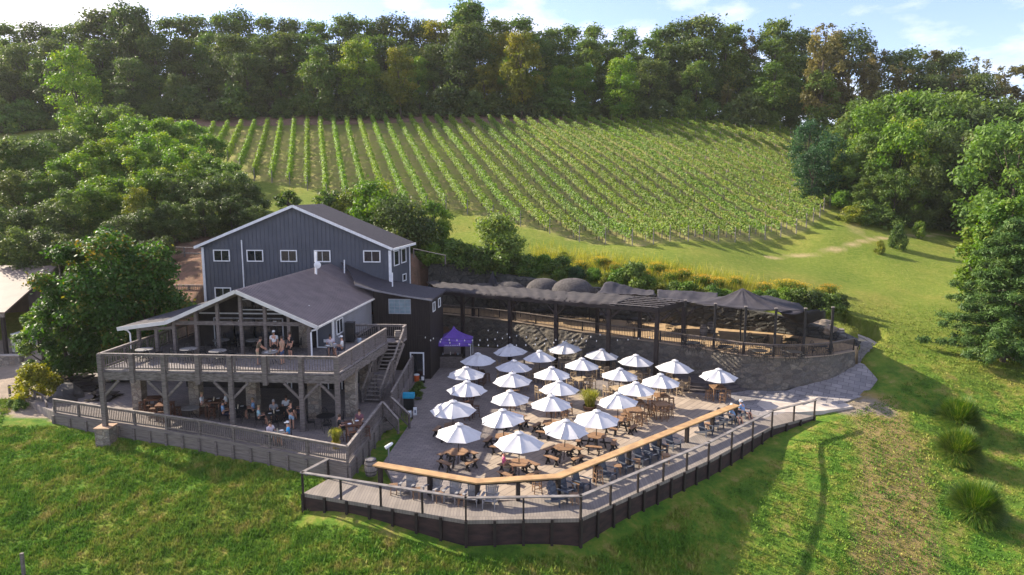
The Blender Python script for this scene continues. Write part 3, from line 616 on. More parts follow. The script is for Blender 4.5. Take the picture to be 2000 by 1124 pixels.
# outdoor stairs
su = lambda z: .12 + (z - .9) / 3.55 * .85
stt = thing('outdoor_stairs', 'grey wooden outdoor stairs with a middle landing up to the deck', 'stairs', B(0, 6, 0)); o0 = B(0, 6, 0)
def flight(z0, z1, d0, d1, n):
    for k in range(n):
        z = z0 + (z1 - z0) * (k + 1) / n; d = d0 + (d1 - d0) * (k + .5) / n; u = su(z)
        MB().bar(B(u - .55, d, z - .025) - o0, B(u + .55, d, z - .025) - o0, (d1 - d0) / n + .05, .05).build('tread', wood_rail, stt)
    for s in (-.6, .6): MB().bar(B(su(z0) + s, d0, z0 + .0) - o0, B(su(z1) + s, d1, z1 - .1) - o0, .06, .26).build('stringer', wood_grey, stt)
flight(.9, 2.55, 5.7, 6.9, 7); flight(2.55, 4.42, 7.6, 8.8, 8)
u = su(2.55); q = [B(u - .58, 6.9, 0) - o0, B(u + .58, 6.9, 0) - o0, B(u + .58, 7.6, 0) - o0, B(u - .58, 7.6, 0) - o0]
MB().prism([(p.x, p.y) for p in q], 2.48, 2.55).build('landing', wood_floor, stt)
for s in (-.62, .62):
    m = MB(); mr = MB()
    for (z0, z1, d0, d1) in ((.9, 2.55, 5.7, 6.9), (2.55, 2.55, 6.9, 7.6), (2.55, 4.42, 7.6, 8.8)):
        a, b = B(su(z0) + s, d0, z0) - o0, B(su(z1) + s, d1, z1) - o0; mr.bar(a + Vector((0, 0, .95)), b + Vector((0, 0, .95)), .12, .05)
        for j in range(8): p = a + (b - a) * ((j + .5) / 8); m.box((p.x, p.y, p.z + .48), (.035, .035, .92))
    mr.build('handrail', wood_rail, stt); m.build('balusters', wood_grey, stt)
    for (z, d) in ((.9, 5.7), (2.55, 6.9), (2.55, 7.6)):
        p = B(su(z) + s, d, 0) - o0; MB().box((p.x, p.y, (z + .98 + LZ) / 2), (.11, .11, z + .98 - LZ)).build('post', wood_grey, stt)

# ---------------------------------------------------------------- tavern (low gable with porch)
tv = thing('tavern', 'low grey tavern with brown ribbed roof and open timber gable porch', 'building', B(-7.6, 3.8, 0)); o0 = B(-7.6, 3.8, 0)
T = lambda u, d, z: B(u, d, z) - o0
def roofslab(mb, pts, th=.12):
    mb.extr([Vector(p) for p in pts], (0, 0, -th))
RF, RB = 3.35, 19.45
pk, re_, br, le = (-7.66, 8.86), (-2.45, 6.60), (-12.37, 6.80), (-15.6, 6.35)
m = MB(); roofslab(m, [T(pk[0], RF, pk[1]), T(re_[0], RF, re_[1]), T(re_[0], 15.6, re_[1]), T(-3.9, 19.4, 7.23), T(pk[0], RB, pk[1])])
rr = m.build('roof', roof_metal, tv)
# standing ribs of the right slope, as real strips
m = MB(); nr = 58
for k in range(nr):
    d = RF + .1 + (RB - RF - .2) * k / (nr - 1)
    ue = re_[0] if d < 15.5 else re_[0] - (d - 15.5) * .38; ze = re_[1] + (re_[0] - ue) * (pk[1] - re_[1]) / (re_[0] - pk[0])
    m.bar(T(pk[0] + .05, d, pk[1] + .0), T(ue, d, ze + .02), .05, .045)
m.build('ribs', roof_metal, rr)
m = MB(); roofslab(m, [T(le[0], RF, le[1]), T(br[0], RF, br[1]), T(br[0], RB, br[1]), T(le[0], RB - 5, le[1])]); roofslab(m, [T(br[0], RF, br[1]), T(pk[0], RF, pk[1]), T(pk[0], RB, pk[1]), T(br[0], RB, br[1])])
m.build('roof', roof_dark, tv)
m = MB()
for a, b in ((le, br), (br, pk), (pk, re_)): m.bar(T(a[0], RF - .04, a[1] - .11), T(b[0], RF - .04, b[1] - .11), .05, .24)
m.bar(T(re_[0] + .05, RF, re_[1] - .09), T(re_[0] + .05, 15.6, re_[1] - .09), .1, .12)
m.build('rake_trim', mat('cream painted rake trim', (.62, .60, .57), (.52, .50, .48), scale=2), tv)
m = MB().tube([T(re_[0], 3.5, 6.45), T(re_[0] - .12, 3.5, 6.33), T(-2.9, 3.55, 6.25), T(-3.0, 3.6, 6.1), T(-3.0, 3.6, DZ)], .055, 8); m.build('downspout', white_paint, tv)
m = MB().tube([T(le[0] + .1, 3.5, 6.25), T(-15.05, 3.55, 6.1), T(-14.95, 3.6, 5.9), T(-14.95, 3.6, 4.9)], .05, 8); m.build('downspout', white_paint, tv)
# porch posts and beams
def roofz(u):
    P = [le, br, pk, re_]
    for a, b in zip(P[:-1], P[1:]):
        if a[0] <= u <= b[0]: return a[1] + (b[1] - a[1]) * (u - a[0]) / (b[0] - a[0])
    return 6.5
for u in (-14.5, -13.3, -12.1, -10.61, -9.16, -7.62, -6.04, -4.5, -3.2):
    z1 = roofz(u) - .14; p = T(u, 3.8, 0); MB().box((p.x, p.y, (z1 + DZ) / 2), (.19, .19, z1 - DZ), -R(3.5)).build('porch_post', wood_grey, tv)
MB().bar(T(-12.2, 3.78, 6.62), T(-2.75, 3.78, 6.62), .14, .24).build('porch_beam', wood_grey_h, tv)
MB().bar(T(-14.6, 3.78, 6.16), T(-12.1, 3.78, 6.30), .14, .2).build('porch_beam', wood_grey_h, tv)
for d in (7.2, 10.5, 13.5):
    p = T(-14.5, d, 0); MB().box((p.x, p.y, (6.2 + DZ) / 2), (.19, .19, 6.2 - DZ)).build('porch_post', wood_grey, tv)
m = MB()
for d in (4.0, 5.2): m.bar(T(pk[0], d, pk[1] - .2), T(re_[0] - .1, d, re_[1] - .2), .09, .16); m.bar(T(pk[0], d, pk[1] - .2), T(br[0], d, br[1] - .2), .09, .16)
m.build('rafters', mat('pale rafter wood', (.24, .21, .19), (.15, .13, .12), scale=3), tv)
# enclosed walls behind the porch
wd = 6.5
def wallpoly(mb, us, d, zb, th=.1, zfun=roofz, k=None):
    pts = [T(us[0], d, zb), T(us[-1], d, zb)] + [T(u, d, zfun(u) - .13) for u in us[::-1]]
    mb.extr(pts, (ED[0] * th, ED[1] * th, 0), k)
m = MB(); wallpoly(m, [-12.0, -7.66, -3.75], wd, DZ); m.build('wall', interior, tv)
m = MB(); wallpoly(m, [-3.75, -2.65], wd - .002, DZ); m.build('wall', siding, tv)
m = MB(); m.extr([T(-2.65, wd, DZ), T(-2.65, 15, DZ), T(-2.65, 15, 6.55), T(-2.65, wd, 6.55)], (-.1, 0, 0))
wl = m.build('wall', siding_pale, tv)
m = MB()
for k in range(14): z = DZ + .15 * k + .08; m.bar(T(-2.64, wd + .1, z), T(-2.64, 15, z), .02, .012)
m.build('lap_shadow_strips', mat('siding lap shadow edge', (.20, .195, .21), (.17, .165, .18), scale=2), wl)  # darker strips colour in the shadow line under each siding lap
m = MB(); m.extr([T(-12.0, wd, DZ), T(-12.0, 19.4, DZ), T(-12.0, 19.4, 6.7), T(-12.0, wd, 6.7)], (.1, 0, 0)); m.build('wall', siding, tv)
m = MB(); m.bar(T(-2.64, wd - .03, DZ), T(-2.64, wd - .03, 6.45), .12, .12); m.bar(T(-3.75, wd - .05, DZ), T(-3.75, wd - .05, 6.3), .07, .05); m.bar(T(-3.75, wd - .05, DZ + .05), T(-2.65, wd - .05, DZ + .05), .05, .09); m.build('corner_trim', white_paint, tv)
# side window
def window(parent, a, b, z0, z1, off, frame=white_paint, pane=glass_dark, mull=1, fw=.07, bars=None, Tf=None):
    """a,b: (u,d) of the two jambs; off: vector pushing it proud of the wall"""
    Tf = Tf or T; A, Bq = Tf(*a, 0), Tf(*b, 0); off = Vector(off); up = Vector((0, 0, 1))
    P = lambda s, z: A + (Bq - A) * s + up * z + off
    m = MB(); m.bar(P(0, z0), P(0, z1), fw, .06); m.bar(P(1, z0), P(1, z1), fw, .06)
    ex = (Bq - A).normalized() * fw * .5
    m.bar(P(0, z0) - ex, P(1, z0) + ex, .062, fw); m.bar(P(0, z1) - ex, P(1, z1) + ex, .062, fw); w = m.build('window', frame, parent)
    g = MB(); g.extr([P(0, z0) - off * .3, P(1, z0) - off * .3, P(1, z1) - off * .3, P(0, z1) - off * .3], -off * .25); g.build('pane', pane, w)
    if mull:
        m = MB()
        for k in range(mull): m.bar(P((k + 1) / (mull + 1), z0), P((k + 1) / (mull + 1), z1), .035, .03)
        for k in range(bars or 0): z = z0 + (z1 - z0) * (k + 1) / (bars + 1); m.bar(P(0, z), P(1, z), .03, .03)
        m.build('mullion', frame, w)
    return w
window(tv, (-2.63, 7.0), (-2.63, 8.2), 5.25, 6.25, (.05, 0, 0))
# glazed front: doors and high windows
n = Vector((-ED[0], -ED[1], 0))
for k, (u0, u1) in enumerate([(-10.9, -9.5), (-9.5, -8.1), (-8.1, -6.9), (-6.9, -6.1)]):
    dr = MB(); A = T(u0, wd - .06, 0); Bq = T(u1, wd - .06, 0)
    m = MB(); m.bar(A + Vector((0, 0, DZ)), A + Vector((0, 0, 6.45)), .08, .06); m.bar(Bq + Vector((0, 0, DZ)), Bq + Vector((0, 0, 6.45)), .08, .06); m.bar(A + Vector((0, 0, 6.45)), Bq + Vector((0, 0, 6.45)), .06, .08)
    w_ = m.build('glass_door', mat('grey white door frame', (.42, .43, .46), (.34, .35, .38), scale=2), tv)
    MB().extr([A + Vector((0, 0, DZ + .02)), Bq + Vector((0, 0, DZ + .02)), Bq + Vector((0, 0, 6.42)), A + Vector((0, 0, 6.42))], -n * .03).build('pane', glass_dark, w_)
m = MB(); m.bar(T(-11.9, wd - .06, 6.78), T(-3.8, wd - .06, 6.78), .05, .09); m.build('trim_band', white_paint, tv)
window(tv, (-9.0, wd - .05), (-6.2, wd - .05), 7.05, 7.75, n * .03, mull=0); window(tv, (-5.9, wd - .05), (-4.2, wd - .05), 7.0, 7.35, n * .03, mull=0)
# notices on the doors
for u in (-9.2, -6.75):
    MB().extr([T(u, wd - .12, 5.95), T(u + .25, wd - .12, 5.95), T(u + .25, wd - .12, 6.3), T(u, wd - .12, 6.3)], n * .01).build('notice', white_paint, tv)
m = MB(); m.extr([T(-4.95, wd - .09, DZ), T(-4.1, wd - .09, DZ), T(-4.1, wd - .09, 6.5), T(-4.95, wd - .09, 6.5)], n * .1); m.build('stone_panel', stone_pier, tv)
MB().extr([T(-3.3, wd - .06, 4.85), T(-3.12, wd - .06, 4.85), T(-3.12, wd - .06, 5.05), T(-3.3, wd - .06, 5.05)], n * .03).build('socket_plate', white_paint, tv)
# walls of the storey below the deck
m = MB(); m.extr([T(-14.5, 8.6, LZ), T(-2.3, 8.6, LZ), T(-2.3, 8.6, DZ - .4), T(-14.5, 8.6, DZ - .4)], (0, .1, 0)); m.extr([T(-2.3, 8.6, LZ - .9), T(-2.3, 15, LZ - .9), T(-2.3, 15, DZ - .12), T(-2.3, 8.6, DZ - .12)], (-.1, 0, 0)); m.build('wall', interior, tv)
for u in (-6.9, -6.6, -5.4, -3.9, -2.9):
    p = T(u, 8.5, 0); MB().box((p.x, p.y, 2.1), (.07, .06, 2.3)).build('door_frame', white_paint, tv)
# vent pipes and dish on the roof
p = T(-6.3, 14.5, 0); rz = pk[1] - (6.3 - 7.66) * -.433
def onroof(px, py0, py1, d, r, nm, mt):
    rr = ray(px, py1); best = None
    dd = d; q = WY(px, py1, B(-6, d, 0)[1]); return q
p1 = WY(617, 541, B(-6, 14.6, 0)[1]) - o0; p0 = WY(617.5, 492, B(-6, 14.6, 0)[1]) - o0
MB().tube([p1 - Vector((0, 0, .2)), p0], .09, 10).build('vent_pipe', white_paint, tv)
dsh = MB().lathe([(0, .06), (.15, .04), (.28, 0), (.28, -.02), (0, .02)], n=16); dsh.v = [(x, -z, y) for x, y, z in dsh.v]
q = dsh.build('satellite_dish', white_paint, tv); q.location = WY(620, 518, B(-6, 14.5, 0)[1]) - o0
# ---------------------------------------------------------------- dark annex to the right of the tavern
ax = thing('annex', 'dark brown annex with sagging shingle roof joining tavern and tall house', 'building', B(0, 15, 0)); o0 = B(0, 15, 0)
T2 = lambda u, d, z: B(u, d, z) - o0
prof = [(-6.6, 8.98), (-5.2, 8.35), (-3.8, 7.76), (-2.2, 7.28), (0, 6.9), (2.35, 6.55)]
m = MB()
for (u0, z0), (u1, z1) in zip(prof[:-1], prof[1:]):
    f0 = 19.4 if u0 < -6 else (17.6 if u0 < -5 else 14.65); f1 = 17.6 if u1 < -5 else 14.65
    roofslab(m, [T2(u0, f0, z0), T2(u1, f1, z1), T2(u1, 20.3, z1), T2(u0, 20.3, z0)], .14)
m.build('roof', roof_dark, ax)
m = MB()
for (u0, z0), (u1, z1) in zip(prof[2:-1], prof[3:]): m.bar(T2(u0, 14.62, z0 - .07), T2(u1, 14.62, z1 - .07), .04, .13)
m.build('fascia', mat('grey fascia board', (.22, .21, .22), (.16, .155, .165), scale=3), ax)
m = MB(); m.extr([T2(-2.5, 15, -.2), T2(2.05, 15, -.2), T2(2.05, 15, 6.45), T2(0, 15, 6.75), T2(-2.2, 15, 7.1), T2(-2.5, 15, 7.15)], (0, .1, 0)); m.extr([T2(2.05, 15, -.2), T2(2.05, 20.2, -.2), T2(2.05, 20.2, 6.42), T2(2.05, 15, 6.42)], (-.1, 0, 0))
m.extr([T2(-2.5, 15, 4), T2(-2.5, 20, 4), T2(-2.5, 20, 7.2), T2(-2.5, 15, 7.2)], (.1, 0, 0))
wl = m.build('wall', brown_board, ax)
m = MB()
for k in range(24): p = T2(-2.3 + k * .19, 14.985, 0); m.box((p.x, p.y, 3.1), (.03, .03, 6.2))
m.build('battens', brown_board, wl)
pane_blue = mat('blinds behind window glass', (.22, .30, .33), (.16, .22, .25), rough=.2, scale=2, spec=.7)
window(ax, (-1.2, 14.95), (.52, 14.95), 5.36, 6.5, n * .04, frame=mat('grey window frame', (.30, .31, .33), (.25, .26, .28), scale=2), pane=pane_blue, mull=3, bars=3, Tf=T2)
for dd in (15.9, 18.0): window(ax, (2.08, dd), (2.08, dd + .8), 5.35, 6.05, (.04, 0, 0), mull=0, Tf=T2)
dr = MB(); dr.bar(T2(.45, 14.93, 0), T2(.45, 14.93, 2.15), .1, .07); dr.bar(T2(1.5, 14.93, 0), T2(1.5, 14.93, 2.15), .1, .07); dr.bar(T2(.4, 14.93, 2.15), T2(1.55, 14.93, 2.15), .07, .1)
w_ = dr.build('door', white_paint, ax); MB().extr([T2(.5, 14.95, 0), T2(1.45, 14.95, 0), T2(1.45, 14.95, 2.1), T2(.5, 14.95, 2.1)], n * .02).build('pane', glass_dark, w_)
for px, y0, y1, dd in ((672.5, 508, 527, 17.8), (766.5, 533, 553, 16.3)):
    Y = B(-4, dd, 0)[1]; a_, b_ = WY(px, y1, Y) - o0, WY(px, y0, Y) - o0; MB().tube([a_ - Vector((0, 0, .3)), b_], .05, 8).build('vent_pipe', white_paint, ax)
# ---------------------------------------------------------------- tall blue house behind
bh = thing('tall_house', 'tall slate blue gabled house with white trim behind the tavern', 'building', B(-10.5, 19.5, 0)); o0 = B(-10.5, 19.5, 0)
T3 = lambda u, d, z: B(u, d, z) - o0
eL, eR, pkk = (-19.4, 10.28), (-2.0, 10.2), (-10.56, 13.85)
def bz(u): return eL[1] + (pkk[1] - eL[1]) * (u - eL[0]) / (pkk[0] - eL[0]) if u < pkk[0] else pkk[1] + (eR[1] - pkk[1]) * (u - pkk[0]) / (eR[0] - pkk[0])
m = MB()
for d0 in (19.5, 25.6):
    m.extr([T3(-18.9, d0, 4.6), T3(-2.27, d0, 4.6), T3(-2.27, d0, bz(-2.27) - .12), T3(pkk[0], d0, pkk[1] - .12), T3(-18.9, d0, bz(-18.9) - .12)], (0, .12, 0))
for u in (-18.9, -2.27): m.extr([T3(u, 19.5, 3.5), T3(u, 25.6, 3.5), T3(u, 25.6, bz(u) - .12), T3(u, 19.5, bz(u) - .12)], (.12 if u < -9 else -.12, 0, 0))
wl = m.build('wall', siding, bh)
m = MB(); u = -18.7
while u < -2.4:
    p = T3(u, 19.48, 0); zt = bz(u) - .14; m.box((p.x, p.y, (zt + 4.7) / 2), (.055, .05, zt - 4.7), -R(3.5)); u += .36
for k in range(16): p = T3(-2.25, 19.8 + k * .38, 0); m.box((p.x, p.y, 7), (.05, .055, 6.4 + 0), R(-6))
m.build('battens', siding, wl)
MB().bar(T3(-18.9, 19.44, 10.12), T3(-2.27, 19.44, 10.06), .03, .07).build('band', siding, wl)
m = MB(); DF, DB = 19.15, 26.0
roofslab(m, [T3(*(eL[0], DF, eL[1])), T3(pkk[0], DF, pkk[1]), T3(pkk[0], DB, pkk[1]), T3(eL[0], DB, eL[1])], .12); roofslab(m, [T3(pkk[0], DF, pkk[1]), T3(eR[0], DF, eR[1]), T3(eR[0] + .25, DB, eR[1]), T3(pkk[0], DB, pkk[1])], .12)
m.build('roof', roof_dark, bh)
m = MB(); m.bar(T3(eL[0], DF - .03, eL[1] - .08), T3(pkk[0], DF - .03, pkk[1] - .08), .05, .22); m.bar(T3(pkk[0], DF - .03, pkk[1] - .08), T3(eR[0], DF - .03, eR[1] - .08), .05, .22)
m.bar(T3(eR[0] + .05, DF, eR[1] - .1), T3(eR[0] + .3, DB, eR[1] - .1), .06, .2); m.bar(T3(eL[0] - .03, DF, eL[1] - .1), T3(eL[0] - .03, DB, eL[1] - .1), .06, .2); m.build('roof_trim', white_paint, bh)
m = MB(); m.bar(T3(-18.85, 19.44, 4.6), T3(-18.85, 19.44, 10.2), .2, .08); m.bar(T3(-2.32, 19.42, 4.6), T3(-2.32, 19.42, 10.0), .24, .1); m.bar(T3(-2.2, 25.6, 4.6), T3(-2.2, 25.6, 10.0), .12, .12); m.build('corner_trim', white_paint, bh)
for u0, u1 in ((-17.83, -16.44), (-14.85, -13.46), (-11.86, -10.47), (-8.88, -7.53), (-4.58, -3.17)):
    window(bh, (u0, 19.42), (u1, 19.42), 9.02, 9.96, n * .05, Tf=T3, fw=.09)
window(bh, (-17.9, 19.42), (-16.5, 19.42), 5.8, 6.65, n * .05, Tf=T3, fw=.09)
for dd in (20.2, 22.6): window(bh, (-2.22, dd), (-2.15, dd + 1.3), 8.6, 9.85, (.05, 0, 0), mull=0, Tf=T3, fw=.08)
window(bh, (-2.22, 22.9), (-2.15, 23.8), 6.9, 7.5, (.05, 0, 0), mull=0, Tf=T3, fw=.08)
MB().tube([T3(-15.3, 19.4, 6.5), T3(-15.3, 19.4, 10.85)], .06, 8).build('vent_pipe', white_paint, bh)

# ---------------------------------------------------------------- upper terrace
TZ = 2.6
rail = [W(861, 594.5, 3.6), W(935, 601, 3.6), W(1007, 608.5, 3.6), W(1088, 620, 3.6), W(1190, 634, 3.6), W(1290, 646, 3.6), W(1340, 653, 3.6), W(1394, 660, 3.6), W(1452, 669, 3.6), W(1511, 673, 3.6), W(1567, 673, 3.6), W(1621, 669, 3.6), W(1668, 661, 3.6)]
rl = [(p[0], p[1]) for p in rail]
back = [(28.3, 54.5), (27.0, 57.2), (23.5, 60.0), (16, 63.9), (8, 67.5), (0, 71.5), (-9, 74)]
tag(MB().prism(rl + back, 0, TZ).build('terrace', gravel), kind='structure')
sw = thing('stone_wall', 'long curved fieldstone retaining wall below the terrace', 'retaining wall', (rl[0][0], rl[0][1], 0)); o0 = Vector((rl[0][0], rl[0][1], 0))
def off(poly, d):
    out = []
    for i, p in enumerate(poly):
        a = Vector((*poly[max(i - 1, 0)], 0)); b = Vector((*poly[min(i + 1, len(poly) - 1)], 0)); t = (b - a).normalized(); out.append((p[0] + t.y * d, p[1] - t.x * d))
    return out
def dense(poly, step):
    out = []
    for a, b in zip(poly[:-1], poly[1:]):
        n = max(1, int(math.hypot(b[0] - a[0], b[1] - a[1]) / step))
        for j in range(n): out.append((a[0] + (b[0] - a[0]) * j / n, a[1] + (b[1] - a[1]) * j / n))
    return out + [poly[-1]]
def wallmesh(poly, z0, z1, bulge, base_off, name, material, parent, o0, th=.5, step=.3):
    P = dense(poly, step); n = len(P); zt = z1 if callable(z1) else (lambda i, p: z1); rows = 14; vs = []; fs = []
    outp = off(P, 1.0)
    for i, p in enumerate(P):
        d = Vector((outp[i][0] - p[0], outp[i][1] - p[1], 0)); z1i = zt(i, p)
        for k in range(rows):
            f = k / (rows - 1); e = base_off * (1 - f) + bulge * (random.random() - .3) * (0 if k == rows - 1 else 1)
            vs.append((p[0] + d.x * e - o0.x, p[1] + d.y * e - o0.y, z0 + (z1i - z0) * f - o0.z))
        vs.append((p[0] - d.x * th - o0.x, p[1] - d.y * th - o0.y, z1i - o0.z))
    R_ = rows + 1
    for i in range(n - 1):
        for k in range(R_ - 1): a = i * R_ + k; fs.append((a, a + R_, a + R_ + 1, a + 1))
    m = MB(); m.add(vs, fs); return m.build(name, material, parent, fix=False)
wallmesh(off(rl, .12), -.2, TZ - .02, .09, .35, 'masonry', stone_wall, sw, o0)
m = MB(); q = off(rl, .02)
for a, b in zip(q[:-1], q[1:]): m.bar(Vector((*a, TZ + .02)) - o0, Vector((*b, TZ + .02)) - o0, .34, .07)
m.build('coping', mat('tan coping', (.36, .27, .19), (.27, .21, .16), scale=2), sw)
railing('railing', [(x, y, TZ + .05) for x, y in rl], 'brown baluster railing following the curved terrace edge', h=.92, spacing=.15, mrail=mat('brown rail', (.20, .16, .135), (.12, .10, .085), scale=4), mbal=mat('brown balusters', (.15, .115, .09), (.09, .07, .06), scale=4), mpost=stain_dark, pw=.1, maxseg=3)
bwz = thing('stone_wall', 'dark stone bank wall behind the upper terrace tables', 'retaining wall', (back[-1][0], back[-1][1], 0)); o0 = Vector((back[-1][0], back[-1][1], 0))
bk = [(x - .05, y - .45) for x, y in back[::-1]]
dark_stone = stonemat('dark mossy stone', [(.05, .048, .042), (.085, .08, .068), (.035, .036, .032), (.11, .10, .085)], 1.5, (.03, .03, .026), stretch=(1, 1, 1.4))
wallmesh(bk, 2.3, lambda i, p: max(3.0, h1(p[0] + .45, p[1] + .9) + .15), .16, .35, 'masonry', dark_stone, bwz, o0, th=.8)
# wire posts and draped tarps
wz = 6.25; tarpposts = [(1336, 675), (1393.7, 684), (1452.7, 692), (1511, 697), (1568, 697), (1621, 694)]
pp = []
for k, (px, py) in enumerate(tarpposts):
    q = W(px, py, TZ); pp.append(q); lab = ['terrace edge post at the pergola corner', 'terrace edge post beside the wooden barrels', 'terrace edge post below the tarp peak', 'terrace edge post between the two round terrace tables', 'terrace edge post where the tarp droops', 'terrace edge post standing alone at the right end'][k]
    t = thing('terrace_post', 'tall black ' + lab, 'post', q, group='posts along the terrace edge'); MB().box((0, 0, 1.85), (.17, .17, 3.7), -.2).build('shaft', black_w, t); MB().box((0, 0, 3.72), (.22, .22, .05), -.2).build('cap', wood_rail, t)
m = MB(); o0 = pp[0]
for a, b in zip(pp[:-1], pp[1:]): m.tube([a - o0 + Vector((0, 0, 3.6)), (a + b) / 2 - o0 + Vector((0, 0, 3.55)), b - o0 + Vector((0, 0, 3.6))], .022, 5)
o = m.build('support_cable', black_m); o.location = o0; tag(o, 'black cable strung between the tall terrace edge posts', 'cable')
def cloth(name, corners, n, sag, fold, label, cat, material, group=None, seed=0, fdir=0, th=.02, peaks=()):
    """four-corner draped sheet: sag in the middle, pleats along one direction, optional raised peaks (s,t,h,r)"""
    rnd = random.Random(seed); a, b, c, d = [Vector(p) for p in corners]; o0 = a.copy(); vs = []; fs = []
    ph = [rnd.uniform(0, 6) for _ in range(6)]
    for i in range(n + 1):
        for j in range(n + 1):
            s, t = i / n, j / n; p = a * (1 - s) * (1 - t) + b * s * (1 - t) + c * s * t + d * (1 - s) * t
            q = s if fdir == 0 else t
            z = -sag * math.sin(math.pi * s) ** .8 * math.sin(math.pi * t) ** .8 if 0 < s < 1 and 0 < t < 1 else 0
            e = fold * (math.sin(q * 46 + ph[0] + 2 * math.sin(t * 5 + ph[1])) * .5 + math.sin(q * 23 + ph[2]) * .6 + .5 * math.sin((s + t) * 14 + ph[3]))
            for (ps, pt, hh, rr) in peaks: z += hh * max(0, 1 - math.hypot(s - ps, (t - pt)) / rr) ** 1.15
            vs.append(p - o0 + Vector((0, 0, z + e)) + Vector((rnd.uniform(-.02, .02), rnd.uniform(-.02, .02), 0)))
    for i in range(n):
        for j in range(n): k = i * (n + 1) + j; fs.append((k, k + n + 1, k + n + 2, k + 1))
    m = MB().add(vs, fs); o = m.build(name, material, smooth=True, fix=False); o.location = o0
    md = o.modifiers.new('thickness', 'SOLIDIFY'); md.thickness = th
    return tag(o, label, cat, group)
def tri_cloth(name, ridge, label, eave_front, eave_back, seed, group):
    pass
up = Vector((0, 0, 1))
pk1 = WY(1450, 563, 54.5); lf = pp[0] + up * 3.6; cs = [p + up * 3.55 for p in pp]
# big sail: fan from the peak down to the wire and back to the bank
m = MB(); ring = [WY(1392, 581, 57.5)] + [cs[0] + Vector((.4, 0, 0))] + cs[1:5] + [WY(1600, 612, 53.5), WY(1612, 619, 56.5), WY(1560, 592, 58.8), WY(1500, 577, 60.5), WY(1430, 576, 61)]
o0 = pk1.copy(); vs = [Vector((0, 0, 0))]; fs = []; nr = 9; rr = random.Random(4); dens = []
for i in range(len(ring)):
    a, b = ring[i], ring[(i + 1) % len(ring)]; k = max(3, int((b - a).length / .28))
    for j in range(k): dens.append(a + (b - a) * (j / k) - up * .30 * math.sin(math.pi * j / k) * (1 if 4 <= i <= 7 else .2))
N = len(dens)
for r_ in range(1, nr + 1):
    f = r_ / nr
    for i, p in enumerate(dens):
        q = (p - o0) * f; e = (.035 * math.sin(i * 1.9 + math.sin(i * .37) * 3) + .05 * math.sin(i * .53 + 1)) * (1 - abs(f - .6)) ; q = q + up * (e - .32 * math.sin(math.pi * f)); vs.append(q)
for i in range(N): fs.append((0, 1 + i, 1 + (i + 1) % N))
for r_ in range(nr - 1):
    for i in range(N): a = 1 + r_ * N + i; b = 1 + r_ * N + (i + 1) % N; fs.append((a, a + N, b + N, b))
m.add(vs, fs); o = m.build('tarp_canopy', tarp_m, smooth=True, fix=False); o.location = o0; md = o.modifiers.new('thickness', 'SOLIDIFY'); md.thickness = .02
tag(o, 'largest dark tarp, peaked like a tent over the right end of the terrace', 'tarp', 'dark tarps over the terrace')
MB().tube([(0, 0, -(o0.z - TZ)), (0, 0, -.05)], .07, 8).build('mast', black_m, o)
# hanging drooped edge at its right
cloth('tarp_canopy', [cs[3] - up * .05, WY(1612, 606, 52.5), WY(1612, 622, 55.5), WY(1530, 606, 56)], 22, .9, .05, 'dark tarp flap drooping between the two rightmost terrace posts', 'tarp', tarp_m, 'dark tarps over the terrace', 3)
cloth('tarp_canopy', [WY(1165, 573, 60.5), WY(1278, 577, 58.5), WY(1278, 568, 63.5), WY(1186, 556, 64.5)], 30, .3, .035, 'dark tarp with a pleated peak just right of the netted domes', 'tarp', tarp_m, 'dark tarps over the terrace', 5, peaks=((.12, .8, .55, .5),))
cloth('tarp_canopy', [WY(1284, 588, 57.5), WY(1400, 592, 56.2), WY(1402, 572, 61), WY(1284, 566, 63)], 30, .35, .03, 'dark sagging tarp between the pergola and the tent-like peak', 'tarp', tarp_m, 'dark tarps over the terrace', 8, peaks=((.42, .75, .35, .3),))
for k, (x0, x1, yt, Y, lab) in enumerate([(1078, 1160, 541, 64.5, 'largest grey netted dome above the pergola roof'), (1028, 1096, 541, 66, 'grey netted dome left of the largest dome'), (968, 1024, 548, 68, 'low grey netted dome beside the crumpled tarp'), (916, 966, 551, 69.5, 'leftmost and lowest grey netted dome')]):
    c = WY((x0 + x1) / 2, yt, Y); r_ = (x1 - x0) / 2 / F * (Y + 1) * 1.08; vs = []; fs = []; nn = 26; rows = 9; hgt = c.z - 5.15
    t = thing('netted_dome', lab, 'dome', (c.x, Y, TZ), group='netted domes behind the pergola')
    for i in range(rows + 1):
        f = i / rows
        for j in range(nn):
            a = 2 * math.pi * j / nn; e = 1 + .03 * math.sin(j * 1.9) + rnd_ if False else 1 + .025 * math.sin(j * 1.9 + i)
            rr_ = r_ * math.cos(f * math.pi / 2) ** .8 * e if i < rows else .02
            vs.append((rr_ * math.cos(a), rr_ * math.sin(a), 5.0 - TZ + hgt * math.sin(f * math.pi / 2)))
    for i in range(rows):
        for j in range(nn): a = i * nn + j; b = i * nn + (j + 1) % nn; fs.append((a, b, b + nn, a + nn))
    q = MB().add(vs, fs).build('netting', net_grey, t, smooth=True, fix=False); q.modifiers.new('thickness', 'SOLIDIFY').thickness = .02
    for a in (45, 135, 225, 315): MB().tube([(r_ * .95 * math.cos(R(a)), r_ * .95 * math.sin(R(a)), 0), (r_ * .95 * math.cos(R(a)), r_ * .95 * math.sin(R(a)), 5.1 - TZ)], .04, 6).build('leg', black_m, t)
q = WY(962, 552, 70.5); m = MB(); o = cloth('folded_tarp', [q + Vector((-.6, 0, -.5)), q + Vector((.6, -.3, -.5)), q + Vector((.35, .5, .1)), q + Vector((-.3, .5, .1))], 14, -.5, .12, 'folded umbrella-like tarp heap at the left end of the domes', 'tarp', tarp_m, seed=2, peaks=((.5, .5, .9, .5),))
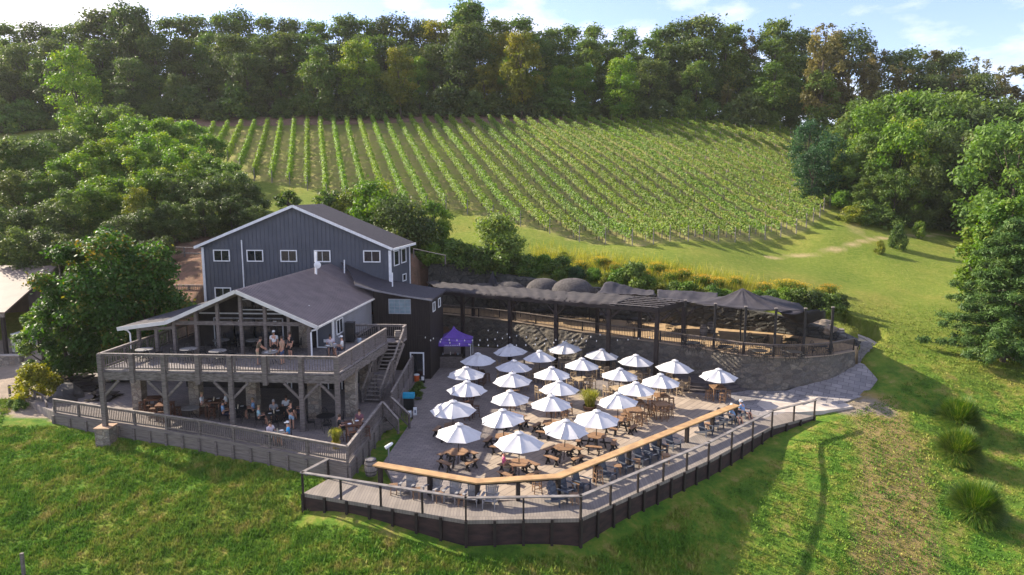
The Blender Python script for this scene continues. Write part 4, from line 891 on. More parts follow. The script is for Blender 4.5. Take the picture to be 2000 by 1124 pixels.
q = WY(985, 556, 69.2); cloth('folded_tarp', [q + Vector((-1.2, -.4, -.5)), q + Vector((1.2, -.4, -.3)), q + Vector((1.0, .9, -.1)), q + Vector((-1.0, .9, -.1))], 18, -.5, .13, 'crumpled brownish tarp heap behind the low domes', 'tarp', net_grey, seed=6)
# ---------------------------------------------------------------- pergola
pg = thing('pergola', 'long black timber pergola roofed with shade netting beside the terrace', 'pergola', (0, 60, 0)); o0 = Vector((0, 60, 0)); PZ = 6.0
FLl, FRr, BRr, BLl = Vector((-6.4, 61.5, PZ)), Vector((11.3, 52.0, PZ)), Vector((14.4, 55.6, PZ)), Vector((-8.3, 67.0, PZ))
fr_px = [904, 996, 1086, 1188, 1293]; bk_px = [924, 1003, 1087, 1167, 1250, 1335]
def on_line(px, A, Bq):
    kx = (px - 1000) / F * 1.0; # solve x = kx * depth along the line (depth measured along the view axis)
    lo, hi = 0.0, 1.0
    for _ in range(40):
        mid = (lo + hi) / 2; p = A + (Bq - A) * mid; dep = p.y * math.cos(PITCH) - (p.z - CZ) * math.sin(PITCH)
        if p.x / dep * F + 1000 < px: lo = mid
        else: hi = mid
    return A + (Bq - A) * lo
FL0, FR0 = Vector((FLl.x, FLl.y, 3)), Vector((FRr.x, FRr.y, 3)); a = (FR0 - FL0).normalized()
for px in fr_px:
    p = on_line(px, FL0 + Vector((0, .3, 0)), FR0 + Vector((0, .3, 0))); pt = Vector((p.x, p.y, 0)) - o0
    MB().box((pt.x, pt.y, (PZ - .2) / 2), (.3, .3, PZ - .2), -R(28)).build('post', stain_dark, pg)
    for s in (-1, 1): MB().bar(pt + Vector((0, 0, PZ - 1.2)), pt + a * s * 1.0 + Vector((0, 0, PZ - .25)), .12, .14).build('brace', stain_dark, pg)
for px in bk_px:
    q = None
    for i in range(len(rl) - 1):
        A, Bq = Vector((*rl[i], 4)), Vector((*rl[i + 1], 4)); pr_ = lambda P: P.x / (P.y * math.cos(PITCH) - (P.z - CZ) * math.sin(PITCH)) * F + 1000
        if pr_(A) <= px <= pr_(Bq): q = on_line(px, A, Bq)
    if q is None: continue
    pt = Vector((q.x, q.y + .12, 0)) - o0; MB().box((pt.x, pt.y, (PZ - .2 + TZ) / 2), (.26, .26, PZ - .2 - TZ), -R(28)).build('post', stain_dark, pg)
    for s in (-1, 1): MB().bar(pt + Vector((0, 0, PZ - 1.1)), pt + a * s * .9 + Vector((0, 0, PZ - .25)), .1, .12).build('brace', stain_dark, pg)
m = MB(); m.bar(FLl - o0 - up * .14, FRr - o0 - up * .14, .16, .28); m.bar(FRr - o0 - up * .14, BRr - o0 - up * .14, .16, .28)
q0, q1 = FLl + (BLl - FLl) * .75, FRr + (BRr - FRr) * .75; m.bar(q0 - o0 - up * .14, q1 - o0 - up * .14, .16, .28); m.build('beam', stain_dark, pg)
m = MB()
for k in range(44):
    f = k / 43; m.bar(FLl + (FRr - FLl) * f - o0 + up * .05, BLl + (BRr - BLl) * f - o0 + up * .05, .05, .1)
m.build('rafters', stain_dark, pg)
m = MB(); f0 = .80
for k in range(6):
    f = k / 5 * .98 + .01; A = FLl + (BLl - FLl) * f; Bq = FRr + (BRr - FRr) * f; m.bar(A + (Bq - A) * f0 - o0 + up * .13, Bq - o0 + up * .13, .2, .04)
m.build('slats', mat('grey slat tops', (.13, .115, .11), (.08, .07, .07), scale=3), pg)
# netting sheet, wavy front edge
vs = []; fs = []; nu, nv_ = 120, 12; rr = random.Random(3)
for i in range(nu + 1):
    for j in range(nv_ + 1):
        f, g_ = i / nu * .84 - .01, j / nv_; A = FLl + (FRr - FLl) * f; Bq = BLl + (BRr - BLl) * f; p = A + (Bq - A) * (g_ * 1.03 - .03)
        e = .14 + .035 * math.sin(i * .9 + j * .3) + .02 * math.sin(i * .31 + j) + .03 * math.sin(i * .13) + rr.uniform(-.01, .02)
        if j == 0: e -= .15 + .06 * math.sin(i * .37)
        if j == nv_: e += .05
        vs.append(p - o0 + up * e)
for i in range(nu):
    for j in range(nv_): k = i * (nv_ + 1) + j; fs.append((k, k + nv_ + 1, k + nv_ + 2, k + 1))
q = MB().add(vs, fs).build('netting', mat('grey black pergola netting', (.055, .048, .05), (.034, .03, .032), rough=.95, scale=2.0, coord='World', bump=.3), pg, smooth=True, fix=False); q.modifiers.new('thickness', 'SOLIDIFY').thickness = .015
# ---------------------------------------------------------------- furniture prototypes
def umbrella_proto(sg=1.0, wob=0.0):
    t = thing('patio_umbrella', 'white umbrella', 'umbrella'); n = 8; r = 1.3; zt, zr = 2.38, 1.76; vs = []; fs = []; sub = 6; rows = 6
    per = n * sub
    for i in range(rows + 1):
        f = i / rows
        for j in range(per):
            a = 2 * math.pi * j / per; u = (j % sub) / sub; cordr = math.cos(math.pi / n) / math.cos((u - .5) * 2 * math.pi / n)
            scal = 1 - .035 * math.sin(math.pi * u) * f
            rr = max(.03, r * f) * (1 * (1 - f) * .0 + cordr * scal)
            sag = (.045 * sg + .03 * wob * math.sin(j * .37)) * math.sin(math.pi * u) * math.sin(math.pi * min(1, f * .8)) + .03 * wob * math.sin(2 * math.pi * j / per + 1) * f * f
            z = zt - (zt - zr) * (f ** 1.12) - sag
            vs.append((rr * math.cos(a), rr * math.sin(a), z))
    for i in range(rows):
        for j in range(per): a = i * per + j; b = i * per + (j + 1) % per; fs.append((a, a + per, b + per, b))
    o = MB().add(vs, fs).build('canopy', white_cloth, t, fix=False); o.modifiers.new('thickness', 'SOLIDIFY').thickness = .008
    MB().lathe([(.02, 2.475), (.22, 2.375), (.235, 2.345)], n=16).build('vent_cap', white_cloth, t)
    MB().lathe([(.0, 2.46), (.03, 2.48), (.035, 2.51), (0, 2.55)], n=8).build('finial', stain_dark, t)
    m = MB()
    for j in range(n): a = 2 * math.pi * j / n; m.bar((.03 * math.cos(a), .03 * math.sin(a), zt - .05), (r * .985 * math.cos(a), r * .985 * math.sin(a), zr - .015), .02, .03)
    m.build('ribs', stain_dark, t)
    MB().tube([(0, 0, .0), (0, 0, 2.37)], .024, 8).build('pole', stain_dark, t)
    return t
UMS = [Proto(umbrella_proto(a_, b_), 'white umbrellas on the patio') for a_, b_ in ((.8, 0), (1.5, 1.2), (1.1, -1.6))]
def hex_table():
    t = thing('picnic_table', 'hex table', 'picnic table'); r = .60
    MB().prism([(r * math.cos(R(60 * k)), r * math.sin(R(60 * k))) for k in range(6)], .72, .765).build('table_top', teak, t)
    for k in range(4):
        a = R(45 + 90 * k); c, s = math.cos(a), math.sin(a); m = MB(); L_ = .40; w = .14
        # bench board with clipped inner corners
        P = [(-.42, -w), (.42, -w), (.52, w), (-.52, w)]; q = [(c * (1.02 + y) - s * x, s * (1.02 + y) + c * x) for x, y in P]
        m.prism(q, .42, .46); m.build('bench', teak, t)
        m = MB()
        for x in (-.3, .3): m.bar((c * 1.18 - s * x, s * 1.18 + c * x, 0), (c * .90 - s * x, s * .90 + c * x, .42), .055, .1); m.bar((c * .86 - s * x, s * .86 + c * x, 0), (c * 1.1 - s * x, s * 1.1 + c * x, .42), .055, .1)
        m.bar((c * 1.0, s * 1.0, .37), (c * .2, s * .2, .37), .05, .09); m.build('bench_leg', black_w, t)
        m = MB().bar((c * .55 - s * .15, s * .55 + c * .15, 0), (c * .36 - s * .1, s * .36 + c * .1, .72), .06, .1); m.build('table_leg', black_w, t)
    return t
HEX = Proto(hex_table(), 'hexagonal picnic tables')
def square_table(name, mt, w, h, leg=.06, apron=True):
    t = thing(name, name, 'table'); m = MB(); k = 6
    for j in range(k): m.box((-w / 2 + w * (j + .5) / k, 0, h - .02), (w / k - .012, w, .035))
    m.box((0, 0, h - .045), (w - .03, w - .03, .02)); m.build('table_top', mt, t)
    for x in (-1, 1):
        for y in (-1, 1): MB().box((x * (w / 2 - .07), y * (w / 2 - .07), (h - .05) / 2), (leg, leg, h - .05)).build('leg', mt, t)
    MB().box((0, 0, h - .09), (w - .14, w - .14, .07)).build('apron', mt, t); return t
TKT = Proto(square_table('dining_table', teak_pale, 1.05, .93, .07), 'pale teak tables')
def xchair(mt, sh=.62, top=1.12):
    t = thing('dining_chair', 'chair', 'chair'); w = .48; m = MB()
    for j in range(6): m.box((0, -.2 + .08 * j, sh), (w, .068, .03))
    m.build('seat', mt, t); m = MB(); a = .06
    m.bar((-.19, .235 + a, sh + .1), (.19, .235 + a, top - .04), .03, .02); m.bar((.19, .235 + a, sh + .1), (-.19, .235 + a, top - .04), .03, .02)
    m.bar((0, .235 + a, sh + .1), (0, .235 + a, top - .03), .03, .02); m.bar((-.2, .235 + a, (sh + top) / 2 + .03), (.2, .235 + a, (sh + top) / 2 + .03), .02, .03)
    m.bar((-.24, .24 + a, top), (.24, .24 + a, top), .04, .07); m.bar((-.22, .235 + a, sh + .08), (.22, .235 + a, sh + .08), .03, .04); m.build('backrest', mt, t)
    for x in (-.22, .22):
        MB().bar((x, .24, 0), (x, .24 + a, top), .045, .045).build('leg', mt, t); MB().bar((x, -.22, 0), (x, -.22, sh + .2), .045, .045).build('leg', mt, t)
        MB().bar((x, -.26, sh + .21), (x, .28, sh + .21), .055, .025).build('armrest', mt, t)
    m = MB(); m.bar((-.22, -.22, .2), (.22, -.22, .2), .03, .04); m.bar((-.22, -.22, .26), (-.22, .24, .26), .03, .04); m.bar((.22, -.22, .26), (.22, .24, .26), .03, .04); m.build('stretcher', mt, t)
    return t
XC = Proto(xchair(teak_pale), 'pale teak chairs')
def stool(name, mt, h=.72, w=.36):
    t = thing(name, name, 'stool'); m = MB()
    for j in range(4): m.box((-w / 2 + w * (j + .5) / 4, 0, h), (w / 4 - .008, w, .03))
    m.build('seat', mt, t)
    for x in (-1, 1):
        for y in (-1, 1): MB().bar((x * (w / 2), y * (w / 2), 0), (x * (w / 2 - .05), y * (w / 2 - .05), h - .02), .04, .04).build('leg', mt, t)
    m = MB()
    for z in (h * .3, h * .62):
        for s in (-1, 1): m.bar((-w / 2 + .03, s * (w / 2 - .02), z), (w / 2 - .03, s * (w / 2 - .02), z), .025, .035); m.bar((s * (w / 2 - .02), -w / 2 + .03, z + .04), (s * (w / 2 - .02), w / 2 - .03, z + .04), .025, .035)
    m.build('stretcher', mt, t); return t
STO = Proto(stool('bar_stool', teak), 'orange brown bar stools')
STB = Proto(stool('bar_stool', stool_brown), 'dark brown bar stools')
BTO = Proto(square_table('bar_table', teak, 1.0, 1.0), 'orange brown bar tables'); BTB = Proto(square_table('bar_table', stool_brown, .95, 1.0), 'dark brown bar tables')
SIDE = Proto(square_table('side_table', teak, .42, .5, .045), 'small teak side tables')
TALL = Proto(stool('tall_stool', teak, .85, .4), 'tall teak stools by the bar')
def adirondack(mt):
    t = thing('adirondack_chair', 'chair', 'chair'); m = MB()
    for j in range(7):
        f = j / 6; m.box((0, -.30 + .52 * f, .37 - .16 * f), (.52, .075, .022))
    m.build('seat', mt, t); m = MB()
    for j in range(7):
        x = -.27 + .09 * j; top = 1.02 - .012 * (j - 3) ** 2 * 1.6; k = .78 + .07 * abs(j - 3) * 0
        m.bar((x * .75, .22, .2), (x * 1.12, .22 + (top - .2) * .42, top), .078, .02)
    m.bar((-.24, .33, .5), (.24, .33, .5), .06, .03); m.bar((-.27, .44, .78), (.27, .44, .78), .05, .03); m.build('backrest', mt, t)
    for s in (-1, 1):
        MB().bar((s * .35, -.36, .58), (s * .33, .36, .55), .13, .025).build('armrest', mt, t)
        MB().bar((s * .29, -.32, 0), (s * .29, -.32, .57), .09, .03, up=(1, 0, 0)).build('leg', mt, t)
        MB().bar((s * .26, -.34, .33), (s * .26, .62, .03), .03, .12).build('leg', mt, t)
    return t
ADG = Proto(adirondack(grey_chair), 'adirondack chairs along the boardwalk'); ADB = Proto(adirondack(slate_wood), 'adirondack chairs along the boardwalk')
def metal_chair():
    t = thing('metal_chair', 'chair', 'chair'); m = MB().lathe([(.0, .44), (.22, .44), (.23, .455), (.21, .47), (0, .47)], n=14); m.build('seat', black_m, t)
    m = MB(); pts = [(.21 * math.cos(a), .19 + .03 * math.sin(a), .5 + .42 * math.sin(a)) for a in np.linspace(0, math.pi, 9)]; m.tube([(.21, .18, .45)] + pts + [(-.21, .18, .45)], .016, 6)
    for x in (-.12, -.04, .04, .12): m.tube([(x, .2, .46), (x * 1.1, .22, .9 - abs(x) * .6)], .011, 5)
    m.tube([(-.2, .21, .66), (.2, .21, .66)], .012, 5); m.build('backrest', black_m, t)
    for x in (-1, 1):
        for y in (-1, 1): MB().tube([(x * .15, y * .15, .44), (x * .24, y * .24, .22), (x * .2, y * .22, 0)], .014, 6).build('leg', black_m, t)
        MB().tube([(x * .23, .18, .66), (x * .27, 0, .68), (x * .24, -.16, .64), (x * .2, -.18, .46)], .014, 6).build('armrest', black_m, t)
    return t
MC = Proto(metal_chair(), 'black metal chairs')
def metal_table(mt_top, name='metal_table', r=.55, h=.74, sq=False):
    t = thing(name, name, 'table')
    (MB().box((0, 0, h), (r * 1.7, r * 1.7, .035)) if sq else MB().lathe([(0, h - .03), (r, h - .03), (r + .01, h - .01), (r, h + .01), (0, h + .01)], n=24)).build('table_top', mt_top, t)
    for k in range(4): a = R(45 + 90 * k); c, s = math.cos(a), math.sin(a); MB().tube([(c * .1, s * .1, h - .03), (c * .12, s * .12, .4), (c * .3, s * .3, .15), (c * .38, s * .38, 0)], .018, 6).build('leg', black_m, t)
    return t
MT = Proto(metal_table(black_m), 'black metal tables'); pale_top = mat('pale grey table top', (.27, .255, .24), (.20, .19, .18), rough=.5, scale=5)
DT = Proto(metal_table(pale_top, 'cafe_table', .52), 'round cafe tables on the deck'); LT = Proto(metal_table(mat('dark slab table top', (.10, .09, .088), (.06, .055, .055), scale=4), 'slab_table', .62, .76, True), 'dark square terrace tables')
staves = mat('grey barrel staves', (.27, .24, .22), (.16, .14, .13), rough=.85, scale=4, stretch=(3, 3, .6), bump=.3); hoop = mat('rusty hoop iron', (.10, .085, .08), (.06, .05, .045), rough=.6, metal=.6, scale=8)
def barrel():
    t = thing('wine_barrel', 'barrel', 'barrel'); MB().lathe([(.0, .02), (.27, .0), (.33, .25), (.35, .45), (.33, .66), (.28, .9), (.26, .9), (.26, .87), (0, .87)], n=20).build('staves', staves, t, smooth=False)
    for z, r in ((.06, .29), (.26, .335), (.63, .338), (.84, .298)): MB().lathe([(r - .01, z - .025), (r + .008, z - .025), (r + .008, z + .025), (r - .01, z + .025)], n=20).build('hoop', hoop, t)
    return t
BR = Proto(barrel(), 'wine barrels')

# ---------------------------------------------------------------- umbrellas and what stands under them
UL = [  # px, py (canopy centre), width px, table kind, rotation, phrase
 (935,700,64.6,'dark',10,'umbrella in front of the purple tent'),
 (911.5,724.5,70,'dark',25,'second umbrella of the left column'),
 (911,756.7,75,'dark',0,'middle umbrella of the left column'),
 (883.6,791,84,'hex',30,'fourth umbrella of the left column'),
 (893.6,839,86,'hex',5,'frontmost umbrella of the left column'),
 (997,682,62,'teak',20,'rear umbrella of the second column'),
 (1002.6,710.6,67,'teak',5,'second umbrella of the second column'),
 (1001.8,738,72,'stool',0,'third umbrella of the second column'),
 (997.5,772,72.6,'hex',10,'fourth umbrella of the second column'),
 (984.7,811,82.6,'hex',25,'fifth umbrella of the second column'),
 (1013.7,858.4,92,'hex',0,'large umbrella nearest the bar bend'),
 (1054.5,695.5,60,'teak',15,'rear umbrella of the third column'),
 (1078.7,728,70,'teak',10,'second umbrella of the third column'),
 (1092,755,74,'stool',20,'umbrella left of the grass planter'),
 (1077,786.6,77,'hex',15,'fourth umbrella of the third column'),
 (1102,830.7,84,'hex',0,'frontmost umbrella of the third column'),
 (1104.8,679,62.6,'teak',0,'leftmost umbrella of the back row'),
 (1135.6,712,65.5,'teak',25,'umbrella behind the grass planter'),
 (1173.5,689,63,'teak',10,'middle umbrella of the back row'),
 (1209.6,728,69,'teak',20,'umbrella right behind the grass planter'),
 (1165.5,810,84,'hex',30,'big umbrella right of the planter front'),
 (1208,780,75,'hex',10,'umbrella between planter and bar'),
 (1241,700,64,'teak',5,'right umbrella of the back row'),
 (1316,715,69,'teak',12,'umbrella left of the curved steps'),
 (1243.5,755,71,'stool',8,'umbrella over the crowded bar stools'),
 (1291,743,72,'stool',12,'umbrella right of the crowded bar stools'),
 (1403,728,69,'stool',3,'rightmost umbrella by the curved steps')]
SIDEN = ['right', 'back', 'left', 'front']
for i, (px, py, wpx, kind, rot, ph) in enumerate(UL):
    zc = 2.04; q = W(px, py, zc); dep = q.y * math.cos(PITCH) - (zc - CZ) * math.sin(PITCH); r_ = (wpx / 2) * dep / F; s = min(1.18, max(.92, r_ / 1.19))
    loc = (q.x, q.y, .01); uo = random.choice(UMS).put(loc, R(random.uniform(0, 45)), 'white eight-panel ' + ph, (s, s, random.uniform(.96, 1.04))); uo.rotation_euler[0] = R(random.uniform(-2.2, 2.2)); uo.rotation_euler[1] = R(random.uniform(-2.2, 2.2))
    rz = R(rot)
    if kind == 'hex': HEX.put(loc, rz, 'hexagonal picnic table with benches under ' + ph)
    else:
        tp, cp, tn, cn_, dist = {'teak': (TKT, XC, 'pale teak table', 'pale lattice-back chair', .82), 'stool': (BTO, STO, 'orange brown bar table', 'orange brown stool', .66), 'dark': (BTB, STB, 'dark brown bar table', 'dark brown stool', .66)}[kind]
        tp.put(loc, rz, tn + ' under ' + ph)
        for k in range(4):
            a = rz + R(90 * k) + R(random.uniform(-9, 9)); d = dist + random.uniform(0, .16); cp.put((q.x + d * math.cos(a), q.y + d * math.sin(a), .01), a - R(90) + R(random.uniform(-14, 14)), '%s on the %s side below %s' % (cn_, SIDEN[k], ph))
# extra bar tables and stools in the crowded group
for px, py, lab in ((1290, 800, 'orange brown bar table without umbrella, right of the crowded stools'), (1238, 812, 'orange brown bar table without umbrella, in front of the crowded stools')):
    q = W(px, py - 12, 1.0); BTO.put((q.x, q.y, .01), R(10), lab)
    for k in range(4):
        a = R(10 + 90 * k + random.uniform(-8, 8)); STO.put((q.x + .68 * math.cos(a), q.y + .68 * math.sin(a), .01), a, 'stool on the %s side of the %s' % (SIDEN[k], 'right uncovered bar table' if px > 1260 else 'front uncovered bar table'))
# planter with ornamental grass among the tables
def tuft(name, n, r, h, lean, material, parent=None, width=.012, base=.12, droop=.5, hlo=.6):
    """arching grass blades"""
    a = rng.uniform(0, 6.283, n); b = np.sqrt(rng.uniform(0, 1, n)) * base; a0 = rng.uniform(0, 6.283, n); hh = h * rng.uniform(hlo, 1, n); ln = lean * r * rng.uniform(.35, 1, n); x0, y0 = b * np.cos(a0), b * np.sin(a0)
    dx, dy = np.cos(a), np.sin(a); pts = []
    for f, g_, z in ((0, 0, 0), (.4, .35, .62), (.75, .75, .95), (1, 1.1, .95 - droop * .5)): pts.append(np.stack([x0 + dx * ln * g_, y0 + dy * ln * g_, hh * z], 1))
    q = []
    wv = [1, 1, .7, .1]
    for k in range(3):
        A, Bq = pts[k], pts[k + 1]; s = np.stack([-dy, dx, 0 * dx], 1) * width
        q.append(np.stack([A - s * wv[k], A + s * wv[k], Bq + s * wv[k + 1], Bq - s * wv[k + 1]], 1))
    v = np.concatenate(q, 0); return fastmesh(name, v.reshape(-1, 3), 4, material, tone=rng.uniform(0, 1, len(v)), parent=parent)
orn = leafmat('ornamental grass', (.05, .11, .018), (.11, .19, .03), (.30, .26, .07), trans=.4)
orn_y = leafmat('yellow green grass', (.20, .24, .03), (.36, .36, .06), (.55, .48, .12), trans=.4)
q = W(1152, 792, .3); t = thing('planter', 'round planter of wispy green grass among the patio tables', 'planter', (q.x, q.y, .01)); MB().lathe([(.0, 0), (.42, 0), (.5, .28), (.44, .28), (.42, .2), (0, .2)], n=18).build('tub', mat('brown tub', (.16, .09, .06), (.10, .06, .04), scale=4), t)
o = tuft('grass_plant', 700, .75, 1.25, 1, orn_y, t, .012, .3); o.location = (0, 0, .2)

# ---------------------------------------------------------------- boardwalk seats
def faceto(frm, to): return math.atan2(to[1] - frm[1], to[0] - frm[0]) + R(90)   # chair front is -y
lab = ['grey adirondack chair at the left end of the boardwalk row', 'second grey adirondack chair from the left', 'middle grey adirondack chair of the left boardwalk row', 'fourth grey adirondack chair, below the bar bend', 'rightmost grey adirondack chair of the left boardwalk row']
for k, (px, py) in enumerate([(798, 966), (844, 974), (883, 981), (922, 987), (957, 991)]):
    q = W(px, py, 0); ADG.put((q.x, q.y + .12, .012), R(random.uniform(-24, -4)) + R([-6, -8, -4, 0, 4][k]), lab[k])
RC = [(1090, 985, 'slate adirondack chair nearest the boardwalk corner'), (1106, 968, 'slate adirondack chair just behind the corner chair'), (1136, 958, 'slate adirondack chair left of the nearest tall stool'), (1188, 937, 'slate adirondack chair right of the nearest tall stool'), (1222, 921, 'slate adirondack chair between the tall stool and side tables'), (1254, 907, 'left slate chair of three set close together'), (1270, 898, 'middle slate chair of three set close together'), (1287, 889, 'right slate chair of three set close together'), (1314, 877, 'lone slate adirondack chair at mid boardwalk'), (1377, 850, 'slate adirondack chair at the left of the far group'), (1399, 838, 'second slate adirondack chair of the far group'), (1416, 830, 'slate adirondack chair beside the two seated people'), (1434, 825, 'slate adirondack chair under the person in light blue'), (1452, 816, 'slate adirondack chair at the far right end')]
seatpos = {}
for k, (px, py, l_) in enumerate(RC):
    q = W(px, py, 0); rz = R(40 + random.uniform(-10, 10)); ADB.put((q.x, q.y, .012), rz, l_); seatpos[k] = (q, rz)
for k, (px, py, l_) in enumerate([(769, 966, 'teak side table at the left end of the boardwalk chairs'), (813, 974, 'teak side table between the first two grey chairs'), (858, 981, 'teak side table between second and third grey chairs'), (902, 988, 'teak side table between third and fourth grey chairs'), (1122, 985, 'teak side table in the boardwalk corner'), (1124, 962, 'teak side table behind the corner chairs'), (1206, 927, 'teak side table between the two chairs after the tall stool'), (1243, 916, 'teak side table left of the three close chairs'), (1300, 905, 'teak side table in front of the three close chairs'), (1299, 886, 'teak side table behind the three close chairs'), (1382, 842, 'teak side table beside the first chair of the far group')]):
    q = W(px, py, 0); SIDE.put((q.x, q.y, .012), R(random.uniform(-15, 15)), l_)
for px, py, l_ in ((1049, 962, 'tall teak stool under the middle of the bar bend'), (1168, 945, 'tall teak stool at the nearest bar leg')):
    q = W(px, py, 0); TALL.put((q.x, q.y, .012), R(15), l_)
q = W(725, 928, 0); BR.put((q.x, q.y, 0), 0, 'grey wine barrel at the left end of the bar counter')
# viewing scope
q = W(760, 915, 0); t = thing('viewing_scope', 'white viewing scope on a post behind the bar counter end', 'telescope', (q.x, q.y, 0)); MB().tube([(0, 0, 0), (0, 0, 1.15)], .045, 8).build('post', mat('galvanised post', (.35, .36, .38), (.28, .28, .3), metal=.5, rough=.5, scale=6), t)
MB().lathe([(.0, 0), (.16, 0), (.16, .03), (0, .05)], n=12).build('base', hoop, t)
m = MB().tube([(-.16, -.1, 1.2), (.1, .06, 1.34), (.2, .13, 1.4)], [.1, .09, .06], 10); m.build('scope', white_paint, t)
# ---------------------------------------------------------------- purple canopy tent and its bar
purple = mat('purple tent cloth', (.17, .085, .42), (.12, .06, .32), rough=.8, scale=2)
c = W(885, 672, 2.05); t = thing('canopy_tent', 'purple pop-up canopy tent beside the dark annex', 'tent', (c.x, c.y + .9, 0)); hw = 1.55
vs = []; fs = []; n_ = 10
for i in range(n_ + 1):
    f = i / n_; e = hw * f; z = 3.45 - (1.25) * (f ** .62)
    for j in range(4):
        for s in range(6): u = s / 6; P = [(-1, -1), (1, -1), (1, 1), (-1, 1)]; a_, b_ = P[j], P[(j + 1) % 4]; x, y = a_[0] + (b_[0] - a_[0]) * u, a_[1] + (b_[1] - a_[1]) * u; vs.append((x * e, y * e, z - .06 * math.sin(math.pi * u) * math.sin(math.pi * f)))
for i in range(n_):
    for j in range(24): a = i * 24 + j; b = i * 24 + (j + 1) % 24; fs.append((a, a + 24, b + 24, b))
o = MB().add(vs, fs).build('canopy', purple, t, fix=False); o.modifiers.new('thickness', 'SOLIDIFY').thickness = .01
m = MB()
P = [(-hw, -hw), (hw, -hw), (hw, hw), (-hw, hw)]
for j in range(4): m.extr([Vector((*P[j], 2.2)), Vector((*P[(j + 1) % 4], 2.2)), Vector((*P[(j + 1) % 4], 1.97)), Vector((*P[j], 1.97))], (0, 0.012, 0) if j % 2 == 0 else (.012, 0, 0))
m.build('valance', purple, t)
m = MB()   # pale band of marks and a round badge on the front slope
for k in range(9): m.box((-.62 + k * .15, -hw - .012, 2.07), (.09 + .03 * (k % 2), .008, .07))
m.build('lettering', mat('lilac print', (.55, .48, .75), (.5, .43, .7), scale=3), t)
for x, y in P: MB().box((x, y, 1.1), (.045, .045, 2.2)).build('leg', white_paint, t)
bq = thing('serving_bar', 'grey plank serving bar below the purple tent', 'bar counter', (c.x - .35, c.y - .2, 0)); m = MB()
for k in range(14): m.box((-1.05 + k * .16, 0, .5), (.15, .04 + .006 * (k % 2), 1.0))
m.build('front_boards', wood_grey, bq); MB().box((-.01, .28, 1.03), (2.35, .7, .06)).build('counter_top', stain_dark, bq)
for x in (-1.05, 1.03): MB().box((x, .3, .5), (.06, .55, 1.0)).build('side_panel', wood_grey, bq)
for k, (dx, col, h) in enumerate([(-.8, (.1, .2, .08), .3), (-.55, (.3, .3, .32), .22), (.1, (.45, .4, .35), .28), (.5, (.12, .05, .04), .32), (.75, (.3, .35, .4), .2)]):
    o = MB().lathe([(.0, 0), (.05, 0), (.05, h * .6), (.02, h * .8), (.02, h), (0, h)], n=10).build('bottle', mat('bottle %s' % 'abcde'[k], col, col, rough=.2, scale=2), None); o.location = (c.x - .35 + dx, c.y + .1, 1.06)
    tag(o, ['green bottle at the left end of the serving bar', 'short grey bottle left on the serving bar', 'pale bottle at the centre of the serving bar', 'dark red bottle right of centre on the serving bar', 'short pale blue bottle at the right end of the serving bar'][k], 'bottle', 'bottles on the serving bar')
q = W(856, 716, 0); BR.put((q.x, q.y, 0), 0, 'wine barrel in front of the annex, left of the serving bar')
q = W(925, 712, 0); BR.put((q.x + .2, q.y, 0), 0, 'wine barrel right of the serving bar')
orange = mat('orange plastic', (.75, .14, .03), (.62, .11, .03), rough=.4, scale=3)
for px, py, l_ in ((814, 745, 'front orange drink cooler with white lid by the fence'), (819, 738, 'rear orange drink cooler with white lid by the fence')):
    q = W(px, py, 0); t = thing('drink_cooler', l_, 'drink cooler', (q.x, q.y, 0), group='orange drink coolers'); MB().lathe([(.0, 0), (.19, 0), (.21, .25), (.22, .5), (0, .5)], n=16).build('tub', orange, t)
    MB().lathe([(.0, .5), (.225, .5), (.225, .57), (.1, .6), (0, .6)], n=16).build('lid', white_paint, t)
q = W(826, 748, 0); t = thing('notice_board', 'small dark standing sign with white notice beside orange coolers', 'sign', (q.x, q.y, 0)); MB().box((0, 0, .3), (.34, .06, .6)).build('board', black_w, t); MB().box((0, -.035, .36), (.22, .008, .3)).build('notice', white_paint, t)
q = W(799, 800, 0); t = thing('grill', 'covered outdoor grill with bright blue lid by the fence', 'grill', (q.x, q.y, 0))
blue = mat('bright blue cover', (.02, .33, .50), (.015, .25, .40), rough=.5, scale=3); m = MB(); bm_ = [(-.4, -.25), (.4, -.25), (.4, .25), (-.4, .25)]
m.prism(bm_, .85, .98); m.extr([(-.4, -.25, .98), (-.4, .25, .98), (-.4, .16, 1.2), (-.4, -.16, 1.2)], (.8, 0, 0)); m.build('lid', blue, t); MB().box((0, 0, .45), (.7, .45, .78)).build('cabinet', black_m, t); MB().box((.62, 0, .82), (.35, .4, .04)).build('side_shelf', black_m, t)
for x in (-.3, .3): MB().lathe([(.0, 0), (.07, 0), (.07, .1), (0, .1)], n=10, c=(x, -.2, 0)).build('wheel', black_m, t)
for px, py, l_ in ((800, 815, 'small white box with printed face in front of the grill'), (811, 811, 'taller white carton right of the small white box')):
    q = W(px, py, 0); m = MB().box((0, 0, .2), (.24, .2, .4 if px < 805 else .5)); o = m.build('carton', white_paint); o.location = (q.x, q.y, .01 + (0 if px < 805 else .05)); o.rotation_euler = (0, 0, .2); tag(o, l_, 'box'); MB().box((0, -.103, .22), (.13, .006, .2)).build('print', mat('grey print', (.25, .26, .3), (.2, .2, .25), scale=3), o)
